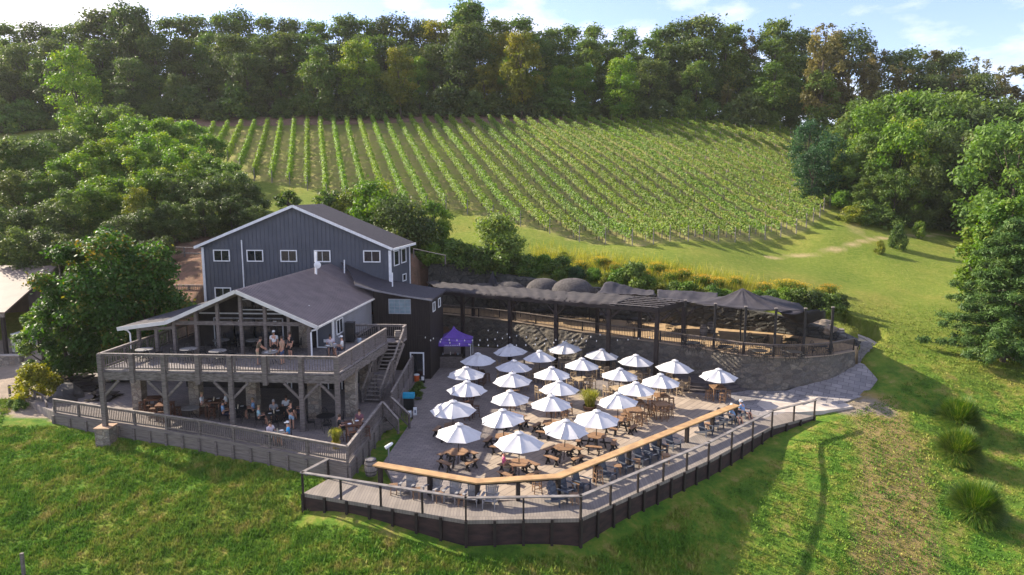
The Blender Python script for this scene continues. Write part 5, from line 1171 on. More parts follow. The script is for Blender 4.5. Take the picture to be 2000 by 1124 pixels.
# cabinet, propane and planter on the upper deck
q = B(-2.1, 8.3, DZ); t = thing('smoker_cabinet', 'black upright smoker cabinet against the pale tavern wall', 'smoker', q); MB().box((0, 0, .75), (.6, .6, 1.3)).build('cabinet', black_m, t); MB().box((.1, -.31, .8), (.42, .02, .5)).build('door', black_w, t); MB().box((.42, 0, .62), (.35, .5, .05)).build('side_shelf', black_m, t); MB().box((0, 0, 1.43), (.62, .62, .05)).build('lid', black_m, t)
q = B(-1.4, 8.1, DZ); t = thing('gas_bottle', 'small pale gas bottle beside the black smoker', 'gas bottle', q); MB().lathe([(.0, 0), (.14, .01), (.16, .08), (.16, .3), (.1, .38), (0, .38)], n=14).build('tank', mat('pale blue grey paint', (.3, .36, .42), (.25, .3, .36), scale=3), t); MB().lathe([(.08, .38), (.08, .46), (.07, .46), (.07, .38)], n=12).build('collar', hoop, t)
q = B(1.0, 9.4, DZ); BR.put(q, 0, 'brown barrel planter on the stair landing', (.8, .8, .75))
# string lights
bulbm = mat('clear bulb glass', (.8, .78, .74), (.7, .68, .64), rough=.15, scale=3, spec=.8)
def string(p0, p1, n, sag, label):
    p0, p1 = Vector(p0), Vector(p1); t = thing('string_lights', label, 'string lights', p0, group='string lights over the patio'); pts = []
    for k in range(n + 1): f = k / n; p = (p1 - p0) * f; p.z -= sag * 4 * f * (1 - f); pts.append(p)
    MB().tube(pts, .012, 4).build('wire', black_m, t); bu = None
    for k in range(1, n):
        if bu is None: bu = MB().lathe([(.0, -.17), (.045, -.13), (.04, -.08), (.02, -.03), (0, 0)], n=8).build('bulb', bulbm, t); b = bu
        else: b = bu.copy(); C.objects.link(b)
        b.location = pts[k]; b.parent = t
string(WY(815, 655, 53.2), WY(1010, 655, 56), 13, .35, 'front string of bulbs between the annex and the second pergola post')
string(WY(822, 660, 53.0), WY(1190, 648, 54.6), 20, .8, 'long low string of bulbs across the back of the patio')
string(WY(935, 640, 58), WY(1290, 655, 53.5), 18, .7, 'rear string of bulbs hanging below the pergola beam')
# benches by the stone wall
for px, py, l_ in ((995, 664, 'dark bench with pale edge against the left stone wall'), (1052, 668, 'dark bench below the wall, right of the pale-edged bench')):
    q = W(px, py, .1); t = thing('garden_bench', l_, 'bench', (q.x, q.y, 0), R(-20)); MB().box((0, 0, .45), (2.6, .45, .06)).build('seat', black_w if px > 1000 else wood_grey, t); MB().box((0, .22, .75), (2.6, .05, .35)).build('backrest', black_w, t)
    for x in (-1.1, 1.1): MB().box((x, 0, .21), (.08, .4, .42)).build('leg', black_w, t)
# curved steps at the wall
step_m = mat('dark brown step stone', (.11, .09, .085), (.065, .055, .055), scale=3, coord='World', bump=.3)
q = W(1385, 752, .1); t = thing('steps', 'low curved stone steps below the terrace wall', 'steps', (q.x, q.y + .9, 0))
for k, (r_, z) in enumerate(((2.9, .16), (2.45, .32), (2.0, .48))):
    pts = [(r_ * 1.25 * math.cos(a), r_ * math.sin(a)) for a in np.linspace(R(180), R(360), 26)]; MB().prism(pts + [(r_ * 1.25, .8), (-r_ * 1.25, .8)], z - .2 if k else -.1, z + .002 * k).build('step', step_m, t)
m = None
# ---------------------------------------------------------------- terrace furniture
TT = [(1478, 652, 'metal', 'left round terrace table in the sunlight'), (1546, 657, 'metal', 'right round terrace table in the sunlight'), (1360, 668, 'metal', 'terrace table behind the rail at the pergola corner'), (1425, 676, 'metal', 'terrace table behind the rail left of the tarp post'), (1492, 684, 'metal', 'front terrace table right of the tarp peak post'), (1560, 686, 'metal', 'front terrace table near the drooping tarp'), (1612, 674, 'metal', 'terrace table at the far right end by the barrel'),
      (1320, 628, 'slab', 'dark slab table under the pergola end'), (1245, 617, 'slab', 'second dark slab table from the pergola end'), (1175, 608, 'slab', 'third dark slab table from the pergola end'), (1110, 606, 'slab', 'pale-topped slab table amid the netted row'), (1055, 600, 'slab', 'slab table left of the middle of the netted row')]
for px, py, kind, l_ in TT:
    q = W(px, py + 6, TZ + .75); q.y += .9 if (kind == 'metal' and py > 662) else 0; (MT if kind == 'metal' else LT).put((q.x, q.y, TZ), R(random.uniform(0, 30)), l_)
    sh = l_.replace('terrace table', 'table').replace('table behind the rail', 'railside table').split(' in the sun')[0]
    for k in range(4):
        a = R(90 * k + 20 + random.uniform(-12, 12)); d = .78; MC.put((q.x + d * math.cos(a), q.y + d * math.sin(a), TZ), a - R(90), 'black metal chair, %s side of %s' % (SIDEN[k], sh))
for px, py, l_, s in ((1374, 655, 'wooden barrel standing left of the second terrace post', 1), (1389, 651, 'taller barrel beside the second terrace post', 1.1), (1640, 664, 'pale barrel at the right end of the terrace', 1.05)):
    q = W(px, py, TZ); BR.put(q, 0, l_, s)
# rocks at the terrace end
rockm = mat('tan boulder rock', (.30, .235, .17), (.17, .14, .11), rough=.95, scale=1.3, bump=.5, rnd=.15)
def rock(loc, s, label, material=rockm, seed=0, name='boulder', group=None):
    rr = random.Random(seed); bm = bmesh.new(); bmesh.ops.create_icosphere(bm, subdivisions=3, radius=1); ph = [rr.uniform(0, 6) for _ in range(6)]
    for v in bm.verts:
        p = v.co; k = 1 + .10 * math.sin(p.x * 7 + ph[4]) * math.sin(p.y * 6 + ph[5]) + .16 * math.sin(p.x * 3 + ph[0]) + .14 * math.sin(p.y * 4 + ph[1] + p.z * 2) + .08 * math.sin(p.z * 6 + ph[2] + p.x * 5) + rr.uniform(-.03, .03); v.co = Vector((p.x * s[0], p.y * s[1], p.z * s[2])) * k
    me_ = bpy.data.meshes.new(name); bm.to_mesh(me_); bm.free(); me_.materials.append(material); o = bpy.data.objects.new(name, me_); C.objects.link(o); o.location = loc; return tag(o, label, 'rock', group)
for k, (px, py, s, l_) in enumerate([(1528, 622, (1.0, .6, .5), 'reddish boulder under the drooping tarp'), (1562, 626, (1.2, .7, .55), 'long tan boulder right of the reddish one'), (1598, 633, (1.1, .6, .5), 'tan boulder at the end of the rock row'), (1622, 642, (.7, .5, .4), 'small pale rock near the end barrel')]):
    q = W(px, py, TZ + .9); rock((q.x, q.y, TZ + .75), s, l_, seed=k, group='rocks behind the terrace')
for k, (px, py) in enumerate([(1648, 650), (1657, 653), (1664, 650)]):
    q = W(px, py, TZ + .3); o = MB().lathe([(0, 0), (.16, 0), (.17, .5), (0, .52)], n=12).build('log_stump', mat('cut log', (.30, .17, .10), (.2, .12, .07), scale=6)); o.location = (q.x, q.y, TZ - .1); tag(o, ['left small log stump at the terrace end', 'middle small log stump at the terrace end', 'right small log stump at the terrace end'][k], 'stump')
# ---------------------------------------------------------------- lower patio and deck furniture
def around(P_, loc, n, d, lab_, rz=0, z=None, skip=()):
    for k in range(n):
        if k in skip: continue
        a = rz + 2 * math.pi * k / n; P_.put((loc[0] + d * math.cos(a), loc[1] + d * math.sin(a), loc[2]), a - R(90) + R(random.uniform(-10, 10)), lab_ % ['right', 'back right', 'back left', 'left', 'front left', 'front right'][k] if n == 6 else lab_ % SIDEN[k % 4])
lowt = [(636, 812, 'empty black metal table beside the right front deck post'), (465, 797, 'black metal table with two diners left of the middle post'), (535, 806, 'long black metal table where the largest party sits'), (560, 798, 'second table of the largest party, behind the first')]
LOWT = []
for px, py, l_ in lowt:
    q = W(px, py, LZ + .75); q.z = LZ; LOWT.append(q); MT.put(q, 0, l_)
    around(MC, q, 4, .85, 'black metal chair, %s side of ' + {636: 'empty table by the post', 465: 'diners table left of the post', 535: 'largest party table', 560: 'rear largest party table'}[px], R(20))
q = W(542, 846, LZ + .72); q.z = LZ; DT.put(q, 0, 'small pale round table by the front rail with two people', (.75, .75, 1)); FT = q
q = W(372, 797, LZ + .74); q.z = LZ; DT.put(q, 0, 'pale round table standing alone left of the middle post', None, 'round cafe tables on the lower patio')
q = W(690, 829, LZ + .9); q.z = LZ; BTB.put(q, R(15), 'brown wooden table at the right end of the covered patio'); RT = q
for a, l_ in ((R(195), 'left'), (R(75), 'back'), (R(-80), 'front'), (R(10), 'right')): STB.put((q.x + .75 * math.cos(a), q.y + .75 * math.sin(a), LZ), a, 'brown stool at the %s of the right end patio table' % l_)
for k, (px, py) in enumerate([(418, 783), (322, 790), (300, 778)]):
    q = W(px, py, LZ + .95); q.z = LZ; BTB.put(q, R(10), ['brown high table with two people behind the middle post', 'brown high table between the two left stone columns', 'brown high table beside the leftmost stone column'][k])
    for j in range(4): a = R(10 + 90 * j); STB.put((q.x + .7 * math.cos(a), q.y + .7 * math.sin(a), LZ), a, 'brown stool on the %s side of the %s' % (SIDEN[j], ['high table behind the middle post', 'high table between left columns', 'high table by leftmost column'][k]))
    if k == 0: HT = q
q = W(666, 880, LZ); t = thing('potted_plant', 'yellow green grass plant in the corner of the lower patio rail', 'plant', (q.x - .35, q.y + .35, LZ)); MB().lathe([(0, 0), (.2, 0), (.27, .4), (.24, .4), (0, .35)], n=14).build('pot', mat('yellow glazed pot', (.45, .33, .05), (.3, .22, .04), rough=.4, scale=3), t); o = tuft('leaves', 260, .45, .85, 1, orn_y, t, .014, .15); o.location = (0, 0, .35)
for k, (u, d, l_) in enumerate([(-10.5, 2.6, 'round pale table at the left of the deck front'), (-8.4, 2.2, 'round pale table at the middle of the deck front'), (-9.8, 5.2, 'round table under the porch roof, left'), (-7.6, 5.3, 'round table under the porch roof, centre'), (-13.2, 2.3, 'round pale table near the left deck corner'), (-5.3, 5.0, 'round table under the porch roof, right')]):
    q = B(u, d, DZ); DT.put(q, 0, l_)
    around(MC, q, 4, .8, 'black metal chair, %s side of ' + ['left front deck table', 'middle front deck table', 'left porch table', 'centre porch table', 'left corner deck table', 'right porch table'][k], R(30))
q = B(-5.0, 2.1, DZ); DK1 = q; DT.put(q, 0, 'deck table where the brown-shirted man leans')
q = B(-1.9, 4.1, DZ); DK2 = q; DT.put(q, 0, 'small deck table with two seated people by the side wall', (.8, .8, 1))
# left yard: picnic tables, boulder, rail fence
rect = thing('picnic_bench', 'dark', 'picnic table'); m = MB()
for j in range(5): m.box((0, -.3 + .15 * j, .74), (1.8, .14, .04))
m.build('table_top', stain_dark, rect)
for s in (-1, 1): MB().box((0, s * .7, .44), (1.8, .26, .04)).build('bench', stain_dark, rect)
for x in (-.65, .65): m = MB(); m.bar((x, -.68, .02), (x, .25, .72), .05, .1); m.bar((x, .68, .02), (x, -.25, .72), .05, .1); m.bar((x, -.75, .4), (x, .75, .4), .05, .09); m.build('leg', stain_dark, rect)
PB = Proto(rect, 'dark picnic tables left of the tavern')
for px, py, l_ in ((160, 755, 'dark picnic table in the sun left of the deck'), (172, 770, 'grey-topped picnic table in front of the sunny one'), (243, 752, 'picnic table seen between deck post and left stone column'), (125, 742, 'far picnic table behind the yellow shrub'), (205, 788, 'picnic table just outside the left end of the patio rail')):
    q = G(px, py); PB.put((q.x, q.y, max(q.z, h1(q.x, q.y))), R(random.uniform(-25, 25)), l_)
q = G(112, 800); rock((q.x, q.y + .9, q.z + .35), (1.15, .8, .95), 'large dark boulder left of the patio railing', mat('dark grey boulder', (.075, .068, .062), (.04, .037, .036), scale=1.5, bump=.6), 21)
gf = [(20, 775), (55, 780), (85, 795), (93, 811)]; P_ = []
for px, py in gf: P_.append(G(px, py))
railing('rail_fence', P_, 'low grey wood rail fence at the left edge of the lawn', 'fence', h=.85, balusters=False, maxseg=1.5, mrail=wood_grey, railw=.08)
q = G(47, 1124); t = thing('fence_post', 'single dark fence post in the bottom left grass', 'post', (q.x, q.y, q.z)); MB().box((0, 0, .5), (.12, .12, 1.1)).build('shaft', wood_grey, t); MB().box((0, 0, 1.06), (.14, .14, .03)).build('cap', wood_grey, t)
# split rail fence and balustrade behind the house, left
fpts = [WY(333, 504, 67), WY(392, 506, 66)]; t = railing('rail_fence', [Vector((p.x, p.y, p.z - .9)) for p in (WY(322, 484, 68), WY(398, 487, 67))], 'weathered two-rail fence on the bank left of the tall house', 'fence', h=1.0, balusters=False, maxseg=2.4)
t2 = MB().bar((0, 0, .45), Vector((WY(398, 487, 67) - WY(322, 484, 68))) + Vector((0, 0, .45)), .06, .12).build('rail', wood_rail, t)
railing('rail_fence', [Vector((p.x, p.y, p.z - 1.0)) for p in (WY(338, 557, 61), WY(400, 557, 60))], 'pale baluster railing at the back left corner of the tall house', 'fence', h=1.0, spacing=.2)
railing('rail_fence', [Vector((p.x, p.y, p.z - .6)) for p in (WY(808, 492, 68), WY(870, 505, 68))], 'low plank fence right of the tall house', 'fence', h=.9, balusters=False, maxseg=2.4)
# barn and tank at the far left
bn = thing('barn', 'open-fronted barn with rusty ribbed roof at the left edge', 'building', (-44, 58, 0)); m = MB()
zr, ze = 8.2, 5.3; xr = -42.2
roofslab(m, [Vector((xr + 44, 63 - 58, zr)), Vector((-70 + 44, 63.6 - 58, zr)), Vector((-70 + 44, 55.4 - 58, ze)), Vector((-41.2 + 44, 54.6 - 58, ze))]); r_ = m.build('roof', roof_barn, bn)
m = MB()
for k in range(40): x = -26 + .0 + k * .69; f = k / 39; m.bar((x, 5.4, zr + .02), (x + .25 * 1, -3.2 + .1, ze + .03), .05, .04)
m.build('ribs', roof_barn, r_)
m = MB(); m.extr([(-26, 4.9, .3), (1.5, 4.9, .3), (1.5, 4.9, 8.0), (-26, 4.9, 8.0)], (0, .1, 0)); m.extr([(1.5, 4.9, .3), (1.6, 1.0, .3), (1.6, 1.0, 6.7), (1.5, 4.9, 8.0)], (.1, 0, 0)); m.build('wall', mat('brown barn wall', (.10, .075, .06), (.06, .045, .04), scale=1), bn)
for x in (-20, -15, -10, -5, 0, 2.3): MB().box((x, -3.0, 2.8), (.25, .25, 5.0)).build('post', stain_dark, bn)
MB().bar((-26, -3.0, 5.0), (2.6, -3.2, 5.0), .15, .3).build('beam', wood_rail, bn)
q = G(50, 688); t = thing('storage_tank', 'cream boxy tank beside the barn', 'tank', (q.x, q.y, q.z)); MB().box((0, 0, .85), (1.35, 1.1, 1.5)).build('tank', mat('cream plastic', (.62, .58, .5), (.52, .49, .43), scale=2), t); MB().box((0, 0, 1.64), (1.42, 1.16, .08)).build('lid', white_paint, t); MB().box((0, 0, .06), (1.4, 1.15, .12)).build('pallet', wood_grey, t)
q = G(20, 712); wl_ = thing('stone_wall', 'low tan stone wall at the roadside by the barn', 'wall', (q.x, q.y, q.z)); MB().box((-3, 0, .3), (8, .5, .9)).build('masonry', stone_pier, wl_); MB().box((-3, 0, .78), (8.1, .6, .06)).build('coping', concrete, wl_)

# ---------------------------------------------------------------- people
skin = mat('skin', (.50, .27, .18), (.44, .23, .15), rough=.6, scale=6); hair_d = mat('dark hair', (.03, .018, .012), (.05, .03, .02), rough=.6, scale=20); hair_l = mat('light hair', (.30, .21, .12), (.22, .15, .08), rough=.6, scale=20); hair_g = mat('grey hair', (.45, .43, .42), (.35, .33, .32), rough=.6, scale=20)
CLO = {}
def cloth_m(name, c): return mat(name + ' cloth', c, tuple(x * .8 for x in c), rough=.85, scale=8)
def skinmesh(name, joints, edges, root=0, sub=1):
    me_ = bpy.data.meshes.new(name); me_.from_pydata([j[0] for j in joints], edges, []); o = bpy.data.objects.new(name, me_); C.objects.link(o)
    md = o.modifiers.new('s', 'SKIN'); md.use_smooth_shade = True
    for k, j in enumerate(joints):
        r_ = j[1] if isinstance(j[1], tuple) else (j[1], j[1]); me_.skin_vertices[0].data[k].radius = r_; me_.skin_vertices[0].data[k].use_root = (k == root)
    sb_ = o.modifiers.new('u', 'SUBSURF'); sb_.levels = sub; sb_.render_levels = sub
    dg = bpy.context.evaluated_depsgraph_get(); ev = o.evaluated_get(dg); nm = bpy.data.meshes.new_from_object(ev); bpy.data.objects.remove(o); bpy.data.meshes.remove(me_); nm.name = name
    return nm
def person_meshes(pose):
    V = Vector; hipz = {'stand': .93, 'sit': .50, 'recline': .38, 'lean': .93}[pose]
    tl = {'stand': 0, 'sit': .08, 'recline': .42, 'lean': -.32}[pose]   # + leans back (towards +y)
    def up_(h, x=0): return V((x, math.sin(tl) * h, hipz + math.cos(tl) * h))
    pel, wst, chs, nk, hd = up_(0), up_(.2), up_(.42), up_(.55), up_(.70)
    if pose == 'sit': hd = hd + V((0, -.05, 0)); nk = nk + V((0, -.02, 0))
    J = [(pel, (.15, .11)), (wst, (.13, .10)), (chs, (.155, .11)), (nk, .055), (hd + V((0, 0, -.06)), (.07, .075)), (hd + V((0, -.01, .05)), (.078, .09)), (hd + V((0, 0, .13)), (.06, .07))]
    E = [(0, 1), (1, 2), (2, 3), (3, 4), (4, 5), (5, 6)]
    def chain(start, pts):
        k = start
        for p, r_ in pts: J.append((V(p), r_)); E.append((k, len(J) - 1)); k = len(J) - 1
        return k
    arms = {}; legs = {}
    for s in (-1, 1):
        sh = up_(.47, s * .19)
        if pose == 'stand': el = sh + V((s * .05, .03, -.28)); wr = el + V((-s * .02, -.12, -.23)); 
        elif pose == 'lean': el = sh + V((s * .06, -.1, -.26)); wr = el + V((-s * .08, -.2, -.14))
        elif pose == 'sit': el = sh + V((s * .05, -.08, -.26)); wr = el + V((-s * .08, -.24, .02))
        else: el = sh + V((s * .10, -.02, -.25)); wr = el + V((-s * .05, -.24, .0))
        k = chain(2, [(sh, .062), (el, .043), (wr, (.028, .034))]); d = (wr - el).normalized(); side = d.cross(V((0, 0, 1))).normalized(); palm = wr + d * .07; kp = chain(k, [(palm, (.018, .038))])
        for f, (off_, ln) in enumerate(((-.030, .065), (-.010, .08), (.010, .075), (.030, .055))): chain(kp, [(palm + side * off_ + d * .02, .009), (palm + side * off_ * 1.1 + d * ln + V((0, 0, -.015 - .004 * f)), .0075)])
        chain(k, [(wr + d * .03 - side * s * .03, .010), (wr + d * .07 - side * s * .05 + V((0, 0, -.015)), .0085)])
        arms[s] = (sh, el, wr)
        hp = pel + V((s * .09, 0, -.05))
        if pose in ('stand', 'lean'): kn = hp + V((s * .03, -.03, -.40)); an = kn + V((0, .03, -.40))
        elif pose == 'sit': kn = hp + V((s * .06, -.42, .04)); an = kn + V((0, .02 + .06 * s, -.40))
        else: kn = hp + V((s * .06, -.42, .12)); an = kn + V((0, -.16, -.38))
        chain(0, [(hp, .088), (kn, .058), (an, .038), (an + V((0, .02, -.05)), .035), (an + V((s * .01, -.15, -.065)), (.035, .022))]); legs[s] = (hp, kn, an)
    body = skinmesh('body', J, E, 0, 1)
    # a face: nose, brow and mouth as small continuous reshaping of the head
    hf = hd + V((0, -.01, .04))
    for v in body.vertices:
        d = v.co - hf
        if d.length < .13 and d.y < -.05 and abs(d.x) < .02 and abs(d.z) < .03: v.co.y -= .022
    JS = [(pel + V((0, 0, .02)), (.165, .125)), (wst, (.15, .12)), (chs, (.17, .125)), (up_(.53), .075)]; ES = [(0, 1), (1, 2), (2, 3)]
    for s in (-1, 1):
        sh, el, wr = arms[s]; JS += [(sh, .078), (sh + (el - sh) * .75, .065)]; ES += [(2, len(JS) - 2), (len(JS) - 2, len(JS) - 1)]
    shirt = skinmesh('shirt', JS, ES, 0, 1)
    JP = [(pel + V((0, 0, .03)), (.165, .125)), (pel + V((0, 0, -.06)), (.14, .115))]; EP = [(0, 1)]
    for s in (-1, 1):
        hp, kn, an = legs[s]; JP += [(hp, .10), (hp + (kn - hp) * .85, .078)]; EP += [(1, len(JP) - 2), (len(JP) - 2, len(JP) - 1)]
    pants = skinmesh('shorts', JP, EP, 0, 1)
    def cap(name, r_, zc, hat):
        bm = bmesh.new(); bmesh.ops.create_uvsphere(bm, u_segments=14, v_segments=9, radius=1)
        for v in list(bm.verts):
            p = v.co; v.co = Vector((p.x * .088, p.y * .10, p.z * .10))
            if p.z < (-.05 if hat else -.35) or (p.y < -.45 and p.z < .35): v.co *= .80
        if hat:
            for v in bm.verts:
                if v.co.z < .01 and v.co.y < -.02: v.co.y -= .0
        me_ = bpy.data.meshes.new(name); bm.to_mesh(me_); bm.free(); me_.polygons.foreach_set('use_smooth', [True] * len(me_.polygons)); return me_
    hair = cap('hair', 0, 0, False); 
    hat = MB().lathe([(.0, .10), (.07, .09), (.098, .04), (.10, .0), (.10, -.01), (0, -.01)], n=14); hat.prism([(-.085, -.06), (.085, -.06), (.07, -.17), (.03, -.19), (-.03, -.19), (-.07, -.17)], -.005, .008); ho = hat.build('cap', white_paint); hm = ho.data; bpy.data.objects.remove(ho)
    fo = MB(); 
    for s in (-1, 1): fo.lathe([(.0, 0), (.012, .004), (.0, .012)], n=6, c=(s * .03, -.098, .0))
    fo.box((0, -.098, -.055), (.04, .006, .008)); eo = fo.build('eyes', hair_d); em = eo.data; bpy.data.objects.remove(eo)
    sho = MB()
    for s in (-1, 1):
        an = legs[s][2]; sho.box((an.x + s * .01, an.y - .06, an.z - .075), (.09, .26, .07))
    so_ = sho.build('shoes', black_w); sm_ = so_.data; bpy.data.objects.remove(so_)
    return dict(body=body, shirt=shirt, shorts=pants, hair=hair, hat=hm, eyes=em, shoes=sm_, head=hd + V((0, 0, .045)))
PMs = {p: person_meshes(p) for p in ('stand', 'sit', 'recline', 'lean')}
def person(pose, loc, rz, label, shirt, shorts, hair=hair_d, hat=None, s=1.0):
    D = PMs[pose]; o = bpy.data.objects.new('person', D['body']); C.objects.link(o); o.location = loc; o.rotation_euler = (0, 0, rz); o.scale = (s, s, s)
    tag(o, label, 'person')
    if not D['body'].materials: D['body'].materials.append(skin)
    def child(nm, me_, mt, lc=(0, 0, 0)):
        if not me_.materials: me_.materials.append(mt)
        c = bpy.data.objects.new(nm, me_); C.objects.link(c); c.parent = o; c.location = lc; c.material_slots[0].link = 'OBJECT'; c.material_slots[0].material = mt; return c
    child('shirt', D['shirt'], cloth_m(*shirt)); child('shorts', D['shorts'], cloth_m(*shorts)); child('hair', D['hair'], hair, D['head']); child('eyes', D['eyes'], hair_d, D['head']); child('shoes', D['shoes'], cloth_m('shoe', (.12, .11, .1)))
    if hat: child('cap', D['hat'], cloth_m(*hat), D['head'] + Vector((0, 0, .025)))
    return o
WH = ('white', (.72, .72, .72)); NV = ('navy', (.03, .035, .07)); LB = ('light blue', (.25, .40, .62)); KH = ('khaki', (.36, .29, .19)); BKc = ('black', (.02, .02, .022)); GR = ('grey', (.28, .28, .29)); BL = ('bright blue', (.04, .33, .68)); PK = ('pink', (.55, .10, .22)); OL = ('olive brown', (.12, .095, .065)); PI = ('pale pink', (.60, .52, .55)); DN = ('denim', (.07, .10, .19)); CR = ('cream', (.62, .55, .45))
def seat(c, ang, d=.80): return (c[0] + d * math.cos(ang), c[1] + d * math.sin(ang), c[2]), ang - R(90)
l_, a_ = seat(DK1, R(200), .75); person('lean', (l_[0], l_[1], DZ), a_, 'standing man in olive brown shirt leaning over a deck table', OL, KH)
l_, a_ = seat(DK1, R(100), 1.5); person('stand', (l_[0], l_[1], DZ), a_, 'standing server in white shirt and white cap on the deck', WH, BKc, hat=WH)
l_, a_ = seat(DK1, R(-10), .8); person('stand', (l_[0], l_[1], DZ), a_, 'woman in tan top standing right of the deck table', ('tan', (.40, .26, .17)), DN, hair_d)
l_, a_ = seat(DK1, R(50), 1.4); person('stand', (l_[0], l_[1], DZ), a_, 'dark haired person in black behind the deck table', BKc, BKc)
l_, a_ = seat(DK2, R(110), .65); person('sit', l_, a_, 'seated person in pale pink shirt at the side of the deck', PI, DN, hair_d)
l_, a_ = seat(DK2, R(10), .65); person('sit', l_, a_, 'seated person in white shirt and white cap by the side rail', WH, NV, hat=WH)
for a in (110, 10): p_, r_ = seat(DK2, R(a), .65); MC.put(p_, r_, 'black metal chair at the %s of the small side deck table' % ('back' if a == 110 else 'right'))
# lower patio
p_, r_ = seat(FT, R(150), .55); person('sit', p_, r_, 'seated woman in pale pink shirt at the front rail table', PI, WH, hair_d); MC.put(p_, r_, 'metal chair of the woman in pale pink at the rail')
p_, r_ = seat(FT, R(20), .55); person('sit', p_, r_, 'seated man in bright blue shirt and white cap at the rail', BL, GR, hat=WH); MC.put(p_, r_, 'metal chair of the man in bright blue at the rail')
p_, r_ = seat(RT, R(195), .75); person('sit', (p_[0], p_[1], LZ + .24), r_, 'seated person in black at the right end patio table', BKc, BKc, hair_d)
p_, r_ = seat(RT, R(75), .75); person('sit', (p_[0], p_[1], LZ + .24), r_, 'long dark haired woman in patterned top at the end table', ('plum', (.16, .07, .09)), BKc, hair_d)
p_, r_ = seat(HT, R(190), .7); person('sit', (p_[0], p_[1], LZ + .24), r_, 'person in pale shirt on the left of the high table', WH, KH, hair_l)
p_, r_ = seat(HT, R(10), .7); person('sit', (p_[0], p_[1], LZ + .24), r_, 'person in white shirt on the right of the high table', WH, NV, hair_d)
c1, c2, c3 = LOWT[1], LOWT[2], LOWT[3]
p_, r_ = seat(c1, R(200), .85); person('sit', p_, r_, 'man in light blue shirt left of the middle post', LB, NV, hair_d)
p_, r_ = seat(c1, R(20), .85); person('sit', p_, r_, 'woman in light blue shirt and dark trousers, legs crossed', LB, BKc, hair_l)
p_, r_ = seat(c1, R(60), 1.5); person('stand', p_, r_, 'standing server in black behind the table right of the middle post', BKc, BKc, hair_d)
p_, r_ = seat(c2, R(200), .85); person('sit', p_, r_, 'woman in white and aqua top at the left of the largest party', ('aqua', (.35, .55, .6)), BKc, hair_l)
p_, r_ = seat(c2, R(110), .85); person('sit', p_, r_, 'grey haired man in dark grey shirt at the largest party', GR, NV, hair_g)
p_, r_ = seat(c3, R(110), .85); person('sit', p_, r_, 'person in white shirt at the back of the largest party', WH, NV, hair_d)
p_, r_ = seat(c3, R(20), .9); person('sit', p_, r_, 'person in navy at the right of the largest party', NV, NV, hair_d)
q = W(570, 838, LZ); person('stand', q, R(160), 'standing server in black shirt and pale blue shorts by the post', BKc, ('pale blue', (.35, .5, .62)), hair_d)
# tableware of the occupied tables
glassm = mat('drinking glass', (.55, .50, .38), (.45, .38, .25), rough=.1, scale=4, spec=.8)
for (tq, zt, nm_) in ((DK1, .75, 'the busiest deck table'), (DK2, .75, 'the small side deck table'), (FT, .76, 'the front rail table'), (RT, 1.0, 'the right end patio table'), (HT, 1.0, 'the high table'), (c1, .76, 'the diners table left of the post'), (c2, .76, 'the largest party table')):
    for k in range(2):
        a = R(60 + 180 * k); o = MB().lathe([(0, 0), (.07, .0), (.12, .02), (.115, .025), (0, .008)], n=16).build('plate', white_paint); o.location = (tq.x + .3 * math.cos(a), tq.y + .3 * math.sin(a), tq.z + zt + .005); tag(o, 'white plate on the %s side of %s' % (('back', 'front')[k], nm_), 'plate', 'plates on the tables')
        a += R(50); o = MB().lathe([(0, 0), (.035, 0), (.04, .14), (.034, .14), (.03, .01), (0, .01)], n=10).build('drinking_glass', glassm); o.location = (tq.x + .22 * math.cos(a), tq.y + .22 * math.sin(a), tq.z + zt + .005); tag(o, 'drinking glass beside the %s plate on %s' % (('back', 'front')[k], nm_), 'glass', 'glasses on the tables')
# patio and boardwalk
q = W(1013.7, 858.4, 2.04); p_ = (q.x - .78, q.y + .25, .0); person('sit', p_, R(90 + 5), 'person in pink shirt on the bench under the front umbrella', PK, KH, hair_g)
for k, l_, sh_, so2 in ((12, 'person in light blue shirt and cap reclining in a slate chair', LB, CR), (13, 'person in blue shirt and white cap in the far right chair', ('sky blue', (.22, .36, .60)), CR)):
    q, rz = seatpos[k]; person('recline', (q.x, q.y, .0), rz, l_, sh_, so2, hair_g, WH)
